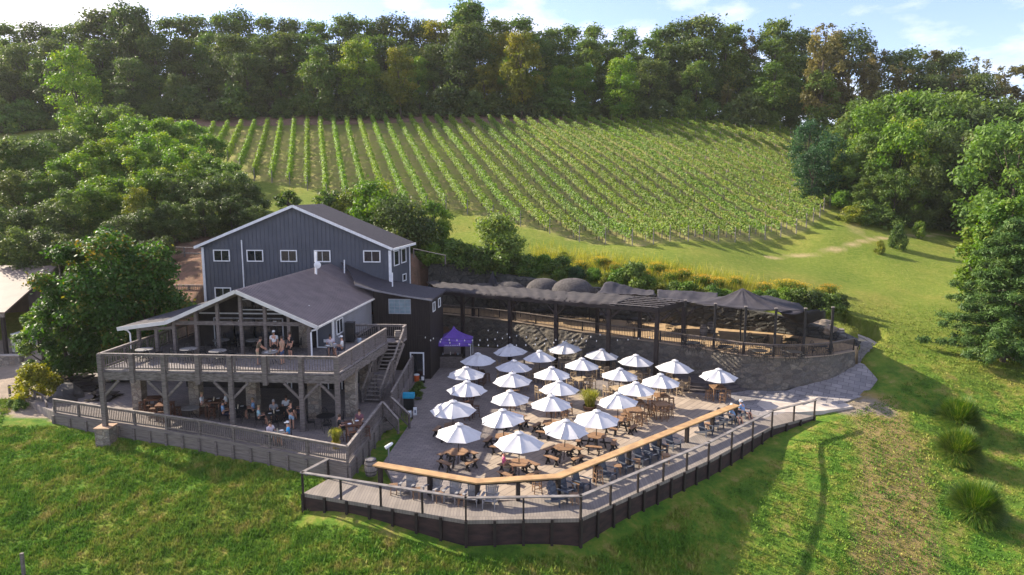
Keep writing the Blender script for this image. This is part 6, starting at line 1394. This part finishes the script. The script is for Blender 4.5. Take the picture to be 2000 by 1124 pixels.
# ---------------------------------------------------------------- vegetation
def leaf_quads(c, nrm_, size, asp=.6, jitter=.6):
    n = len(c); nr = nrm_ + rng.normal(0, jitter, (n, 3)); nr /= np.linalg.norm(nr, axis=1)[:, None] + 1e-9
    r_ = rng.normal(0, 1, (n, 3)); u = np.cross(nr, r_); u /= np.linalg.norm(u, axis=1)[:, None] + 1e-9; v = np.cross(nr, u)
    s = (size * rng.uniform(.6, 1.3, n))[:, None]; u = u * s; v = v * s * asp
    return np.stack([c - u, c - v * .9, c + u, c + v * .9], 1)
def clumps(env, ncl, rmin, rmax, seed):
    rg = np.random.default_rng(seed); out = []; tries = 0
    while len(out) < ncl and tries < 20000:
        tries += 1; p = env(rg)
        if p is None: continue
        out.append((*p, rg.uniform(rmin, rmax)))
    return np.array(out)
def crown(name, cl, leaves, size, material, parent, flat=.7, seed=0, asp=.6, droop=0, shell=.75):
    rg = np.random.default_rng(seed); k = len(cl); w_ = cl[:, 3] ** 2; idx = rg.choice(k, leaves, p=w_ / w_.sum()); d = rg.normal(0, 1, (leaves, 3)); d /= np.linalg.norm(d, axis=1)[:, None]
    low = (d[:, 2] < -.2) & (rg.uniform(0, 1, leaves) < .55); d[low, 2] *= -1
    rad = cl[idx, 3] * (shell + (1 - shell) * rg.uniform(-1, 1, leaves)) * (1 + .25 * rg.normal(0, 1, leaves) ** 1)
    c = cl[idx, :3] + d * rad[:, None] * np.array([1, 1, flat]); c[:, 2] -= droop * rg.uniform(0, 1, leaves) * cl[idx, 3]
    nr = d * .7 + np.array([0, 0, .5]); q = leaf_quads(c, nr, size, asp)
    ct = rg.uniform(0, 1, k); tone = np.clip(.55 * ct[idx] + .45 * rg.uniform(0, 1, leaves), 0, 1)
    return fastmesh(name, q.reshape(-1, 3), 4, material, tone=tone, parent=parent)
def trunk_mesh(h, r, cl, seed, parent, nl=9, lean=0):
    rr = random.Random(seed); m = MB(); pts = [(0, 0, -.4)]; x = y = 0
    for k in range(1, 7): x += rr.uniform(-.02, .02) * h + lean * h / 7; y += rr.uniform(-.02, .02) * h; pts.append((x, y, h * .92 * k / 6))
    m.tube(pts, [r * (1 - .13 * k) for k in range(7)], 8)
    top = sorted(cl.tolist(), key=lambda c: -c[3])[:nl]
    for c in top:
        zb = min(max(c[2] * .55, h * .2), h * .8); f = zb / (h * .92) * 6; i = min(5, int(f)); a = Vector(pts[i]) + (Vector(pts[i + 1]) - Vector(pts[i])) * (f - i)
        b = Vector(c[:3]); mid = (a + b) / 2 + Vector((0, 0, -.05 * h * rr.random())); m.tube([a, mid, b], [r * .42, r * .28, r * .08], 6)
    return m.build('trunk', bark, parent, smooth=True)
def tree_proto(name, cat, h, cw, leaves, size, material, seed, kind='round', base=.22, ncl=46, trunk_r=None, nl=10, cr=(.12, .24)):
    t = thing(name, 'tree', cat)
    def env(rg):
        a = rg.uniform(0, 6.283); f = rg.uniform(0, 1)
        if kind == 'round': prof = math.sin(math.pi * (.12 + .80 * f)) ** .7
        elif kind == 'tall': prof = .55 + .45 * math.sin(math.pi * f) if f < .85 else .5
        elif kind == 'wisp': prof = .45 + .5 * math.sin(3 * f * math.pi) ** 2 * (1 - f * .5)
        elif kind == 'bush': prof = math.cos(f * math.pi / 2) ** .45
        elif kind == 'flat': prof = math.sin(math.pi * (.2 + .7 * f)) ** .5
        else: prof = 1 - f
        prof *= 1 + .22 * math.sin(a * 3 + seed) ; r_ = cw / 2 * prof * (.35 + .65 * rg.uniform(0, 1) ** .5); return (r_ * math.cos(a), r_ * math.sin(a), h * (base + (1 - base) * f * .95))
    cl = clumps(env, ncl, cw * cr[0], cw * cr[1], seed)
    if kind == 'wisp': cl[:, 3] *= .62
    crown('crown', cl, leaves, size, material, t, .85 if kind != 'wisp' else 1.0, seed)
    if kind != 'bush': trunk_mesh(h, trunk_r or h * .018, cl, seed, t, nl)
    else:
        m = MB(); rr = random.Random(seed)
        for k in range(6): a = k * 1.05; m.tube([(0, 0, -.2), (cw * .12 * math.cos(a), cw * .12 * math.sin(a), h * .35), (cw * .27 * math.cos(a), cw * .27 * math.sin(a), h * .72)], [.05, .035, .012], 5)
        m.build('stems', bark, t)
    return t
lf_dark = leafmat('dark oak leaves', (.048, .075, .022), (.10, .145, .034), (.20, .22, .05), rnd=.28)
lf_mid = leafmat('mid green leaves', (.058, .11, .022), (.13, .20, .036), (.25, .27, .05), rnd=.22)
lf_bright = leafmat('bright locust leaves', (.068, .15, .018), (.15, .24, .03), (.29, .31, .05), rnd=.15)
lf_yel = leafmat('yellowing leaves', (.09, .125, .018), (.20, .215, .026), (.36, .30, .04), rnd=.15)
lf_olive = leafmat('olive windblown leaves', (.080, .080, .026), (.17, .155, .046), (.29, .23, .075), rnd=.2)
lf_maple = leafmat('maple leaves with red tips', (.028, .075, .012), (.062, .13, .017), (.24, .16, .03), rnd=.1)
lf_teal = leafmat('blue green leaves', (.020, .060, .022), (.042, .10, .035), (.08, .14, .05), rnd=.12)
PH = 20.0
WT = [('oak', Proto(tree_proto('oak_tree', 'tree', PH, 10.5, 9000, .30, lf_dark, 101, 'round', .12, 78))), ('oak', Proto(tree_proto('oak_tree', 'tree', PH, 9, 9000, .30, lf_dark, 102, 'tall', .10, 78))),
      ('green', Proto(tree_proto('ash_tree', 'tree', PH, 9.5, 9000, .30, lf_mid, 103, 'round', .15, 78))), ('tallgreen', Proto(tree_proto('ash_tree', 'tree', PH, 8, 9000, .30, lf_mid, 104, 'tall', .08, 78))),
      ('olive', Proto(tree_proto('poplar_tree', 'tree', PH, 7.5, 5200, .24, lf_olive, 105, 'wisp', .22, 70))), ('yellow', Proto(tree_proto('locust_tree', 'tree', PH, 8.5, 9000, .30, lf_yel, 106, 'round', .2, 78))),
      ('bright', Proto(tree_proto('locust_tree', 'tree', PH, 9.5, 9000, .30, lf_bright, 107, 'round', .15, 78))), ('olive', Proto(tree_proto('poplar_tree', 'tree', PH, 6.5, 5200, .24, lf_olive, 108, 'wisp', .30, 70)))]
DESC = ['spreading dark oak', 'narrow dark oak', 'rounded mid green ash', 'columnar mid green ash', 'wispy olive poplar', 'yellowing locust', 'bright green locust', 'thin windblown poplar']
sky_line = [(-200, 60), (0, 47), (100, 45), (200, 38), (250, 6), (290, 35), (330, 38), (440, 15), (480, 25), (600, 27), (700, 33), (800, 36), (880, 28), (905, 2), (940, 8), (970, 30), (1030, 35), (1100, 52), (1150, 36), (1200, 55), (1290, 45), (1350, 26), (1400, 36), (1440, 58), (1530, 36), (1580, 60), (1640, 42), (1700, 76), (1790, 90), (1850, 108), (1900, 95), (1960, 100), (1990, 135), (2060, 150), (2200, 170)]
def sky_y(px):
    for (a, ya), (b, yb) in zip(sky_line[:-1], sky_line[1:]):
        if a <= px <= b: return ya + (yb - ya) * (px - a) / (b - a)
    return 60
def put_tree(k, px, ytop, Y, label, group, wmul=1.0, protos=None, hmin=3):
    top = WY(px, ytop, Y); z = h1(top.x, Y); h = max(hmin, top.z - z); P_ = (protos or WT)[k]; P_ = P_[1] if isinstance(P_, tuple) else P_
    s = h / PH; return P_.put((top.x, Y, z - .1), random.uniform(0, 6.28), label, (s * wmul, s * wmul, s), group)
def pick(px, row):
    r_ = random.random()
    if px > 1560: return random.choice([4, 7, 4, 1, 7, 0]) if row else random.choice([4, 1, 0, 3])
    if 1250 < px: return random.choice([1, 0, 4, 3, 2, 0])
    if 940 < px < 1180: return random.choice([2, 5, 3, 1, 6])
    if 550 < px < 940: return random.choice([0, 1, 3, 2, 5, 0, 3])
    return random.choice([0, 1, 0, 3, 2, 0])
rows = [(0, 158, 46, 'front row of ridge woods', (70, 120)), (1, 166, 50, 'second row of ridge woods', (26, 60)), (2, 176, 50, 'back row of ridge woods', (-3, 14))]
for row, Y, spc, rn, (j0, j1) in rows:
    px = -60 + row * 15; n_ = 0
    while px < 2060:
        n_ += 1; p_ = px + random.uniform(-12, 12); k = pick(p_, row); top = sky_y(p_) + random.uniform(j0, j1); Yr = Y + random.uniform(-3, 3)
        if p_ > 1550 and row == 0: Yr = 150
        if row == 0 and random.random() < .35 and p_ > 500: k = random.choice([2, 6, 3, 5])
        put_tree(k, p_, top, Yr, '%s, %s from the left in the %s' % (DESC[k], nth(n_), rn), 'trees of the ridge woods', random.uniform(.95, 1.3)); px += spc
for px, y, Y, k, l_ in [(250, 5, 170, 1, 'tall dark oak rising highest at the upper left skyline'), (912, 0, 168, 3, 'tallest tree on the skyline, left of centre'), (1215, 108, 150, 6, 'bright green rounded tree standing before the dark woods'), (1020, 60, 153, 5, 'yellow green tree near the middle of the woods'), (780, 90, 152, 5, 'pale yellow green tree in front of the dark centre woods'), (700, 75, 153, 6, 'bright tree left of the pale yellow one in the woods'), (1610, 42, 150, 4, 'tall bare-stemmed windblown poplar near the right skyline'), (140, 90, 140, 6, 'bright green tree among the dark left woods'), (620, 95, 152, 2, 'mid green tree catching sun in the left centre woods')]:
    put_tree(k, px, y, Y, l_, 'sunlit trees of the ridge woods', 1.0)
# understorey bushes along the edge of the woods
BU_ = [Proto(tree_proto('bush', 'bush', PH, 24, 5200, 1.0, m_, 120 + i, 'bush', .05, 40)) for i, m_ in enumerate((lf_dark, lf_mid, lf_bright, lf_yel, lf_teal))]
BN = ['dark', 'mid green', 'bright green', 'yellowing', 'blue green']
px = -40; n_ = 0
while px < 1570:
    n_ += 1; k = random.choice([0, 0, 1, 0]); Y = 153 + random.uniform(-1, 3); q = WY(px, 230, Y); z = h1(q.x, Y); h = random.uniform(3, 7)
    BU_[k].put((q.x, Y, z - .2), random.uniform(0, 6), '%s bush, %s from the left along the foot of the woods' % (BN[k], nth(n_)), (h / PH,) * 3, 'bushes at the foot of the woods'); px += random.uniform(34, 52)
# left mass
TK = {k: Proto(tree_proto('thicket_tree', 'tree', PH, 20, 15000, .40, m_, 160 + i, 'round', .04, 95, None, 10, (.055, .14))) for i, (k, m_) in enumerate(((0, lf_dark), (2, lf_mid), (6, lf_bright)))}
TK[3] = TK[2]; TK[1] = TK[0]
LM = [(10,262,92,0),(62,275,92,3),(120,252,104,0),(180,212,112,6),(228,205,115,2),(262,228,108,6),(310,232,106,6),(352,236,110,6),(392,262,104,6),(30,330,84,0),(95,335,84,2),(160,300,88,6),(215,275,92,6),(262,290,90,6),(310,262,96,6),(355,285,92,6),(400,300,88,6),(438,318,86,2),(15,400,72,0),(80,395,73,0),(140,370,77,2),(195,345,80,6),(245,350,80,6),(300,330,82,6),(345,335,81,2),(392,345,80,0),(440,335,82,0),(478,355,82,0),(50,440,66,0),(110,455,65,0),(232,420,70,0),(285,405,72,0),(340,392,74,0),(395,385,75,0),(450,378,77,0),(495,400,76,0),(310,460,66,0)]
LN = {0: 'dark shade-toned', 1: 'narrow dark', 2: 'mid green', 3: 'columnar green', 6: 'bright sun-toned'}  # leaf colour stands in for shade on lower trees and sun on tops
for i, (px, y, Y, k) in enumerate(LM):
    lvl = 'upper' if y < 300 else ('middle' if y < 375 else 'lower')
    put_tree(k, px, y, Y, '%s tree, %s counted along the %s part of the left thicket' % (LN[k], nth(1 + sum(1 for p in LM[:i] if (('upper' if p[1] < 300 else ('middle' if p[1] < 375 else 'lower')) == lvl))), lvl), 'trees of the left thicket', 1.0, TK)
for px, y, Y, l_ in ((265, 362, 74, 'small yellow tree glowing in the left thicket'), (480, 470, 62, 'reddish leaved sapling at the back left of the tavern')): put_tree(5, px, y, Y, l_, 'small yellow trees', .9)
# right mass
RM = [(1582,235,118,'teal'),(1622,262,108,'teal'),(1590,290,106,'teal'),(1655,240,122,3),(1702,192,124,2),(1752,182,114,6),(1808,188,112,2),(1868,180,116,3),(1925,190,112,0),(1985,205,108,2),(1665,300,98,2),(1715,262,98,2),(1765,240,96,6),(1820,235,100,2),(1880,250,95,0),(1935,262,96,1),(1700,345,92,2),(1750,330,90,2),(1800,320,91,0),(1850,310,93,0),(1910,330,92,0),(1965,320,90,2),(2020,300,90,0),(1990,235,84,2),(1870,370,96,0),(1900,300,100,0),(1950,380,96,0)]
TEAL = Proto(tree_proto('spruce_tree', 'tree', PH, 11, 5200, .36, lf_teal, 140, 'round', .04, 70))
for i, (px, y, Y, k) in enumerate(RM):
    lvl = 'upper' if y < 245 else ('middle' if y < 310 else 'lower'); lb = '%s tree, %s counted along the %s part of the right grove' % (LN.get(k, 'blue green'), nth(1 + sum(1 for p in RM[:i] if (('upper' if p[1] < 245 else ('middle' if p[1] < 310 else 'lower')) == lvl))), lvl)
    if k == 'teal': put_tree(0, px, y, Y, lb, 'trees of the right grove', 1.0, [TEAL])
    else: put_tree(k, px, y, Y + 9, lb, 'trees of the right grove', .85, TK)
for i, (px, y, Y, k) in enumerate([(1690,400,88,1),(1730,415,87,1),(1650,372,94,2),(1790,410,90,0),(1850,415,97,0),(1905,410,97,0),(1640,330,100,2),(1670,420,88,3)]):
    Y += 9; q = WY(px, y, Y); z = h1(q.x, Y); h = max(2.5, q.z - z); BU_[k].put((q.x, Y, z - .2), i, '%s bush, %s from the left under the right grove' % (BN[k], nth(i + 1)), (h / PH * 1.3, h / PH * 1.3, h / PH), 'bushes under the right grove')
# near trees
def near_tree(name, px, ytop, Y, cw, leaves, size, material, seed, label, kind='round', base=.15, zb=None, ncl=60, tr=.16):
    top = WY(px, ytop, Y); z = h1(top.x, Y) if zb is None else zb; h = top.z - z
    t = tree_proto(name, 'tree', h, cw, leaves, size, material, seed, kind, base, ncl, tr, 14); t.location = (top.x, Y, z); tag(t, label); return t
near_tree('maple_tree', 118, 476, 50, 4.3, 17000, .15, lf_maple, 201, 'left lobe of the large maple group beside the deck', base=.10, ncl=56)
near_tree('maple_tree', 210, 450, 50.5, 5.8, 26000, .15, lf_maple, 202, 'tallest red-tipped maple in the group left of the deck', base=.10, ncl=74)
near_tree('maple_tree', 285, 478, 51.5, 4.4, 17000, .15, lf_maple, 203, 'right maple crowding against the left end of the tavern', base=.12, ncl=56)
near_tree('maple_tree', 78, 590, 50, 2.8, 7000, .15, lf_mid, 204, 'lower green tree at the left foot of the maple group', base=.08, ncl=34)
near_tree('ash_tree', 975, 426, 73, 5.4, 9000, .17, lf_mid, 205, 'rounded green tree in the middle of the bank behind the annex', base=.05, ncl=50)
near_tree('ash_tree', 848, 395, 79, 3.6, 5000, .16, lf_bright, 206, 'young bright tree right of the tall house roof', base=.15, ncl=34)
near_tree('locust_tree', 735, 362, 80, 6.5, 9000, .18, lf_bright, 207, 'yellow green tree just behind the tall house ridge', base=.1, ncl=50)
near_tree('locust_tree', 690, 378, 82, 4.5, 5000, .18, lf_yel, 208, 'small yellowing tree between ridge and vineyard', base=.1, ncl=34)
near_tree('ash_tree', 640, 374, 82, 3.8, 4000, .17, lf_mid, 209, 'small green tree above the left half of the tall roof', base=.1, ncl=34)
near_tree('ash_tree', 782, 395, 76, 6.5, 9000, .18, lf_dark, 210, 'dark bushy tree behind the right slope of the tall roof', base=.03, ncl=54)
near_tree('ash_tree', 562, 378, 92, 3, 2500, .16, lf_mid, 211, 'tiny sapling on the dry patch left of the tall house', base=.1, ncl=26)
near_tree('ash_tree', 1978, 380, 62, 5, 14000, .17, lf_bright, 212, 'light green tree at the right edge above the pine', base=.25, ncl=60)
near_tree('ash_tree', 1935, 396, 64, 3.8, 9000, .17, lf_bright, 213, 'smaller light green tree left of the one at the edge', base=.1, ncl=50)
# pine at the right
def pine(px, ytop, Y, zb, label, seed, rad):
    top = WY(px, ytop, Y); h = top.z - zb; t = thing('pine_tree', label, 'tree', (top.x, Y, zb)); rr = random.Random(seed); m = MB(); m.tube([(0, 0, -.4), (.1, 0, h * .5), (0, .05, h)], [.24, .15, .03], 8); C_ = []; 
    for k in range(84):
        f = (k + .5) / 84; z = h * (.05 + .93 * f); L_ = rad * (1 - f) ** .75 * rr.uniform(.65, 1.1) + .25; a = k * 2.399 + rr.uniform(-.3, .3); e = Vector((math.cos(a) * L_, math.sin(a) * L_, z - .10 * L_ + .35)); m.tube([(0, 0, z), ((e.x) * .5, e.y * .5, z - .08 * L_), e], [.05, .035, .01], 5)
        for j in range(7): g_ = .25 + .75 * j / 6; p = Vector((0, 0, z)) * (1 - g_) + e * g_; C_.append((p.x + rr.uniform(-.35, .35), p.y + rr.uniform(-.35, .35), p.z + rr.uniform(-.05, .2), .28 + .42 * (1 - g_ * .5) * (1 - f * .4)))
    cl = np.array(C_); crown('crown', cl, 130000, .17, pine_m, t, .75, seed, asp=.22, shell=.6); m.build('trunk', bark, t)
pine_m = leafmat('pine needles', (.032, .085, .018), (.070, .15, .028), (.15, .22, .04), rnd=.05, trans=.15)
pine(1985, 436, 53, h1(*G(1990, 705)[:2]) - .2, 'large dark pine with spreading branches at the right edge', 31, 5.6)
# three saplings on the lawn nose
for px, py, h, k, l_ in ((1752, 487, 2.9, 1, 'tallest of the three young shrubs on the right lawn'), (1718, 496, 1.6, 3, 'smallest brownish shrub on the right lawn'), (1794, 466, 2.2, 2, 'young feathery shrub furthest back on the right lawn')):
    q = G(px, py); BU_[k].put(q, 1.0, l_, (h / PH * .55, h / PH * .55, h / PH), 'young shrubs on the right lawn')
# grass clumps at the right foreground
def mound(name, n, r, material, parent):
    a = rng.uniform(0, 6.283, n); e = np.arcsin(rng.uniform(.03, 1, n)); L_ = r * rng.uniform(.65, 1.15, n) * (1 + .12 * np.sin(a * 3 + r * 9)); b = .25 * r * np.sqrt(rng.uniform(0, 1, n)); a0 = rng.uniform(0, 6.283, n)
    d = np.stack([np.cos(a) * np.cos(e), np.sin(a) * np.cos(e), np.sin(e)], 1); o_ = np.stack([b * np.cos(a0), b * np.sin(a0), 0 * b], 1); s = np.stack([-np.sin(a), np.cos(a), 0 * a], 1) * .02; q = []; wv = [1, .9, .6, .1]; P_ = []
    for f in (0, .35, .7, 1.0):
        p = o_ + d * (L_ * f)[:, None] * np.array([1, 1, 1.5]); p[:, 2] -= .28 * L_ * f ** 3; p[:, 2] = np.maximum(p[:, 2], .02); P_.append(p)
    for k in range(3): q.append(np.stack([P_[k] - s * wv[k], P_[k] + s * wv[k], P_[k + 1] + s * wv[k + 1], P_[k + 1] - s * wv[k + 1]], 1))
    v = np.concatenate(q, 0); return fastmesh(name, v.reshape(-1, 3), 4, material, tone=np.tile(rng.uniform(0, 1, n), 3), parent=parent)
orn2 = leafmat('green arching grass', (.035, .10, .012), (.10, .18, .022), (.24, .27, .055), trans=.35, rnd=.05)
for i, (px, py, r_, l_) in enumerate(((1872, 832, 1.35, 'rear rounded ornamental grass clump with dark tuft at the right'), (1872, 895, 1.3, 'middle rounded ornamental grass clump at the right'), (1905, 1008, 1.35, 'front rounded ornamental grass clump at the right'), (1885, 918, .35, 'tiny green seedling clump between the larger grass clumps'))):
    q = G(px, py); t = thing('grass_clump', l_, 'ornamental grass', q, group='ornamental grass clumps'); mound('blades', int(15000 * min(1, r_)), r_ * 1.12, orn2, t)
# bank shrubs behind the terrace, left to right
Bk = [(820,502,1.6,1),(842,515,2.2,2),(868,508,2.4,1),(893,520,2.6,1),(915,512,2.2,2),(940,525,2.4,1),(965,530,2.6,1),(1000,528,2.6,0),(1030,535,2.2,1),(1062,530,2.0,2),(1095,540,2.2,1),(1125,548,1.6,4),(1160,548,1.5,2),(1190,555,1.4,3),(1215,560,2.0,2),(1238,562,2.6,1),(1262,568,1.7,2),(1290,575,1.4,3),(1318,578,1.6,1),(1345,583,1.8,2),(1370,588,1.4,3),(1395,590,1.7,1),(1420,590,1.4,2),(1450,590,1.4,3),(1480,592,1.4,2),(1508,596,1.6,1),(1535,598,1.9,2),(1562,603,2.0,1),(1590,608,2.0,0),(1618,612,1.9,1),(1640,618,1.6,0),(700,420,2.5,0),(760,440,3.0,0),(800,462,2.6,0),(880,488,1.6,2),(1100,508,1.2,3),(1185,520,1.1,3)]
for i, (px, py, h, k) in enumerate(Bk):
    q = G(px, py + 4); BU_[k].put((q.x, q.y + .3, q.z - .15), i * 1.3, '%s shrub, %s from the left along the bank behind the terrace' % (BN[k], nth(i + 1)), (h / PH * 1.0, h / PH * 1.0, h / PH), 'shrubs on the bank behind the terrace')
# goldenrod
gold = leafmat('goldenrod flowers', (.40, .26, .02), (.55, .36, .03), (.30, .26, .05), trans=.3)
def goldenrod(px, py, w_, label):
    q = G(px, py); t = thing('goldenrod', label, 'flowers', (q.x, q.y, q.z), group='goldenrod clumps'); n_ = int(480 * w_); x = rng.normal(0, w_ * .45, n_); y = rng.normal(0, .4, n_); z = rng.uniform(.55, 1.1, n_) * (1 - .15 * np.abs(x) / w_)
    c = np.stack([x, y, z], 1); fastmesh('blossom', leaf_quads(c, np.tile([0, 0, 1.], (n_, 1)), .055, .6).reshape(-1, 3), 4, gold, tone=rng.uniform(0, 1, n_), parent=t)
    o = tuft('stems', int(500 * w_), w_ * .9, .95, .5, orn, t, .012, w_ * .6)
for i, (px, py, w_) in enumerate([(1135,528,.9),(1172,520,1.0),(1200,532,.8),(1246,540,.8),(1283,532,1.2),(1310,548,1.2),(1335,545,1.0),(1370,556,1.2),(1400,562,1.1),(1435,560,.9),(1492,572,1.0),(1535,566,1.6),(1560,572,1.2),(1618,575,1.2),(1600,582,1.0),(1260,546,.6)]):
    goldenrod(px, py, w_, 'yellow goldenrod clump, %s from the left on the bank' % nth(i + 1))
# meadow grass fringe on the bank (nobody could count it)
mv = []
for (x0, x1, y0, y1, n_) in ((1090, 1450, 512, 575, 4200), (1450, 1640, 560, 605, 1800), (820, 1090, 500, 545, 1500), (1640, 1700, 400, 445, 900)):
    for _ in range(n_):
        pass
A_, B_2 = gl([(1090, 520), (1450, 570)]); n_ = 9000; f = rng.uniform(-.15, 1.35, n_); x = A_[0] + (B_2[0] - A_[0]) * f + rng.normal(0, .5, n_); y = A_[1] + (B_2[1] - A_[1]) * f + rng.normal(1.0, 1.7, n_); z = H(x, y); ang = rng.uniform(0, 6.28, n_); h_ = rng.uniform(.4, .95, n_); wd = .022
v = np.empty((n_, 3, 3)); dx, dy = np.cos(ang), np.sin(ang); v[:, 0] = np.stack([x - dy * wd, y + dx * wd, z - .05], 1); v[:, 1] = np.stack([x + dy * wd, y - dx * wd, z - .05], 1); v[:, 2] = np.stack([x + dx * .3, y + dy * .3, z + h_], 1)
tag(fastmesh('meadow_grass', v.reshape(-1, 3), 3, orn_y, tone=rng.uniform(0, .9, n_)), 'tall straw coloured meadow grass on the bank', 'grass', kind='stuff')
YB = Proto(tree_proto('bush', 'bush', PH, 24, 5200, 1.0, leafmat('golden conifer leaves', (.12, .13, .015), (.28, .25, .025), (.42, .34, .04)), 131, 'bush', .05, 40))
# weeds between wall and pavers, blue grill corner
for i, (px, py, h, l_) in enumerate(((818, 770, .8, 'green weeds beside the fence behind the orange coolers'), (812, 785, .9, 'green weeds above the blue grill'), (70, 782, 2.3, 'golden yellow evergreen shrub beside the dark boulder'), (40, 800, .7, 'small low shrub at the left lawn edge'), (25, 795, .5, 'tiny low shrub at the far left lawn edge'))):
    q = G(px, py); kk = 3 if i == 2 else 1; (YB if i == 2 else BU_[kk]).put((q.x, q.y, q.z + (.15 if i < 2 else 0)), i, l_, (h / PH * .9, h / PH * .9, h / PH), 'small shrubs')
q = G(735, 905)
# ---------------------------------------------------------------- vineyard
vine_m = leafmat('vine leaves', (.09, .17, .022), (.19, .28, .04), (.36, .32, .08), rnd=.10, trans=.4)
post_m = mat('grey vineyard post', (.30, .26, .22), (.20, .175, .15), scale=5); vtr = mat('vine trunk wood', (.12, .085, .055), (.07, .05, .035), scale=5)
dv = np.array([-.2735, .962]); tops = gl([(420, 262), (857, 240)]); 
VP = np.array(VPOLY); x_off = VP[:, 0] - VP[:, 1] * dv[0] / dv[1]      # x where each row line would meet y=0
x0_, x1_ = x_off.min(), x_off.max(); ref = G(420, 255); base_x = ref[0] - ref[1] * dv[0] / dv[1]; sp = 2.72; k0 = int(math.floor((x0_ - base_x) / sp)); k1 = int(math.ceil((x1_ - base_x) / sp)); rown = 0; VPOST = None
for k in range(k0, k1 + 1):
    xb = base_x + k * sp; ts = np.arange(70, 190, .5); X = xb + ts * dv[0] / dv[1]; Y = ts; ins = inpoly(X, Y, VPOLY); idx = np.where(ins)[0]
    if len(idx) < 8: continue
    i0, i1 = idx[0], idx[-1]; X, Y = X[i0:i1 + 1], Y[i0:i1 + 1]; rown += 1; Z = H(X, Y); L_ = (Y[-1] - Y[0]) / dv[1]; o0 = Vector((X[0], Y[0], Z[0]))
    t = thing('vine_row', 'trellised grapevine row, %s from the left edge of the vineyard' % nth(rown), 'vine row', o0, group='rows of the hillside vineyard')
    right = min(1, max(0, (xb - base_x) / (x1_ - base_x) * 1.5 - .3)); n_ = int(L_ * (185 - 40 * right)); f = rng.uniform(0, 1, n_)
    # gaps and clumps along the row
    dens = .5 + .5 * np.sin(f * L_ * 2.6 + k) * np.sin(f * L_ * .9 + 2 * k); keep = rng.uniform(0, 1, n_) < (1 - .25 * right * (1 - dens)); f = f[keep]; n_ = len(f)
    x = np.interp(f, np.linspace(0, 1, len(X)), X); y = np.interp(f, np.linspace(0, 1, len(Y)), Y); z = np.interp(f, np.linspace(0, 1, len(Z)), Z)
    hh = rng.uniform(0, 1, n_) ** .8; top = 2.1 - .5 * right + .12 * np.sin(f * L_ * 2.1 + k); z = z + (.55 + .35 * right) + hh * (top - .55 - .35 * right); off_ = rng.normal(0, .22 - .06 * right, n_) * (1.15 - .35 * hh) 
    c = np.stack([x + off_ * dv[1] - o0.x, y - off_ * dv[0] - o0.y, z - o0.z], 1); nr = np.stack([np.sign(off_) * dv[1], -np.sign(off_) * dv[0], np.full(n_, .7)], 1)
    tone = np.clip(rng.uniform(0, .75, n_) + .5 * right * rng.uniform(0, 1, n_) ** 1.5, 0, 1)
    zz = lambda g_: (float(np.interp(g_, np.linspace(0, 1, len(X)), X)) - o0.x, float(np.interp(g_, np.linspace(0, 1, len(Y)), Y)) - o0.y, float(np.interp(g_, np.linspace(0, 1, len(Z)), Z)) - o0.z)
    lq = leaf_quads(c, nr, .125, .8, .5); tq = []
    nt_ = int(L_ / 1.8)
    for j in range(nt_):
        p = zz((j + .5) / nt_)
        for (ax, ay) in ((.035, 0), (0, .035)): tq.append([(p[0] - ax, p[1] - ay, p[2] - .1), (p[0] + ax, p[1] + ay, p[2] - .1), (p[0] + ax + .04, p[1] + ay, p[2] + 1.1), (p[0] - ax + .04, p[1] - ay, p[2] + 1.1)])
    tq = np.array(tq); al = np.concatenate([lq, tq]); fastmesh('vines', al.reshape(-1, 3), 4, [vine_m, vtr], tone=np.concatenate([tone, np.zeros(len(tq))]), parent=t, midx=np.concatenate([np.zeros(len(lq)), np.ones(len(tq))]))
    ne = max(2, int(L_ / 6.5))
    for j in range(ne + 1):
        if VPOST is None: VPOST = MB().box((0, 0, .95), (.10, .10, 2.1)).build('post', post_m, t); o = VPOST
        else: o = VPOST.copy(); C.objects.link(o); o.parent = t
        o.location = zz(j / ne)
    p = zz(0); q = zz(min(1, 2.0 / L_)); m = MB(); m.bar((p[0], p[1], p[2] + 1.15), (q[0], q[1], q[2] + 1.15), .08, .1); m.box((q[0], q[1], q[2] + .85), (.11, .11, 1.9)); m.build('end_brace', post_m, t)
# ---------------------------------------------------------------- the air
hm = bpy.data.materials.new('haze air'); hm.use_nodes = True; nt = hm.node_tree; nt.nodes.remove(nt.nodes['Principled BSDF'])
pv = nt.nodes.new('ShaderNodeVolumePrincipled'); pv.inputs['Color'].default_value = (.90, .90, .90, 1); pv.inputs['Density'].default_value = .00012; pv.inputs['Anisotropy'].default_value = .2
nt.links.new(pv.outputs[0], nt.nodes['Material Output'].inputs['Volume'])
zlo = float(GZ.min()) - 1.0; hz = MB().box((0, 245, (78 + zlo) / 2), (806, 560, 78 - zlo)).build('haze', hm); hz['kind'] = 'stuff'
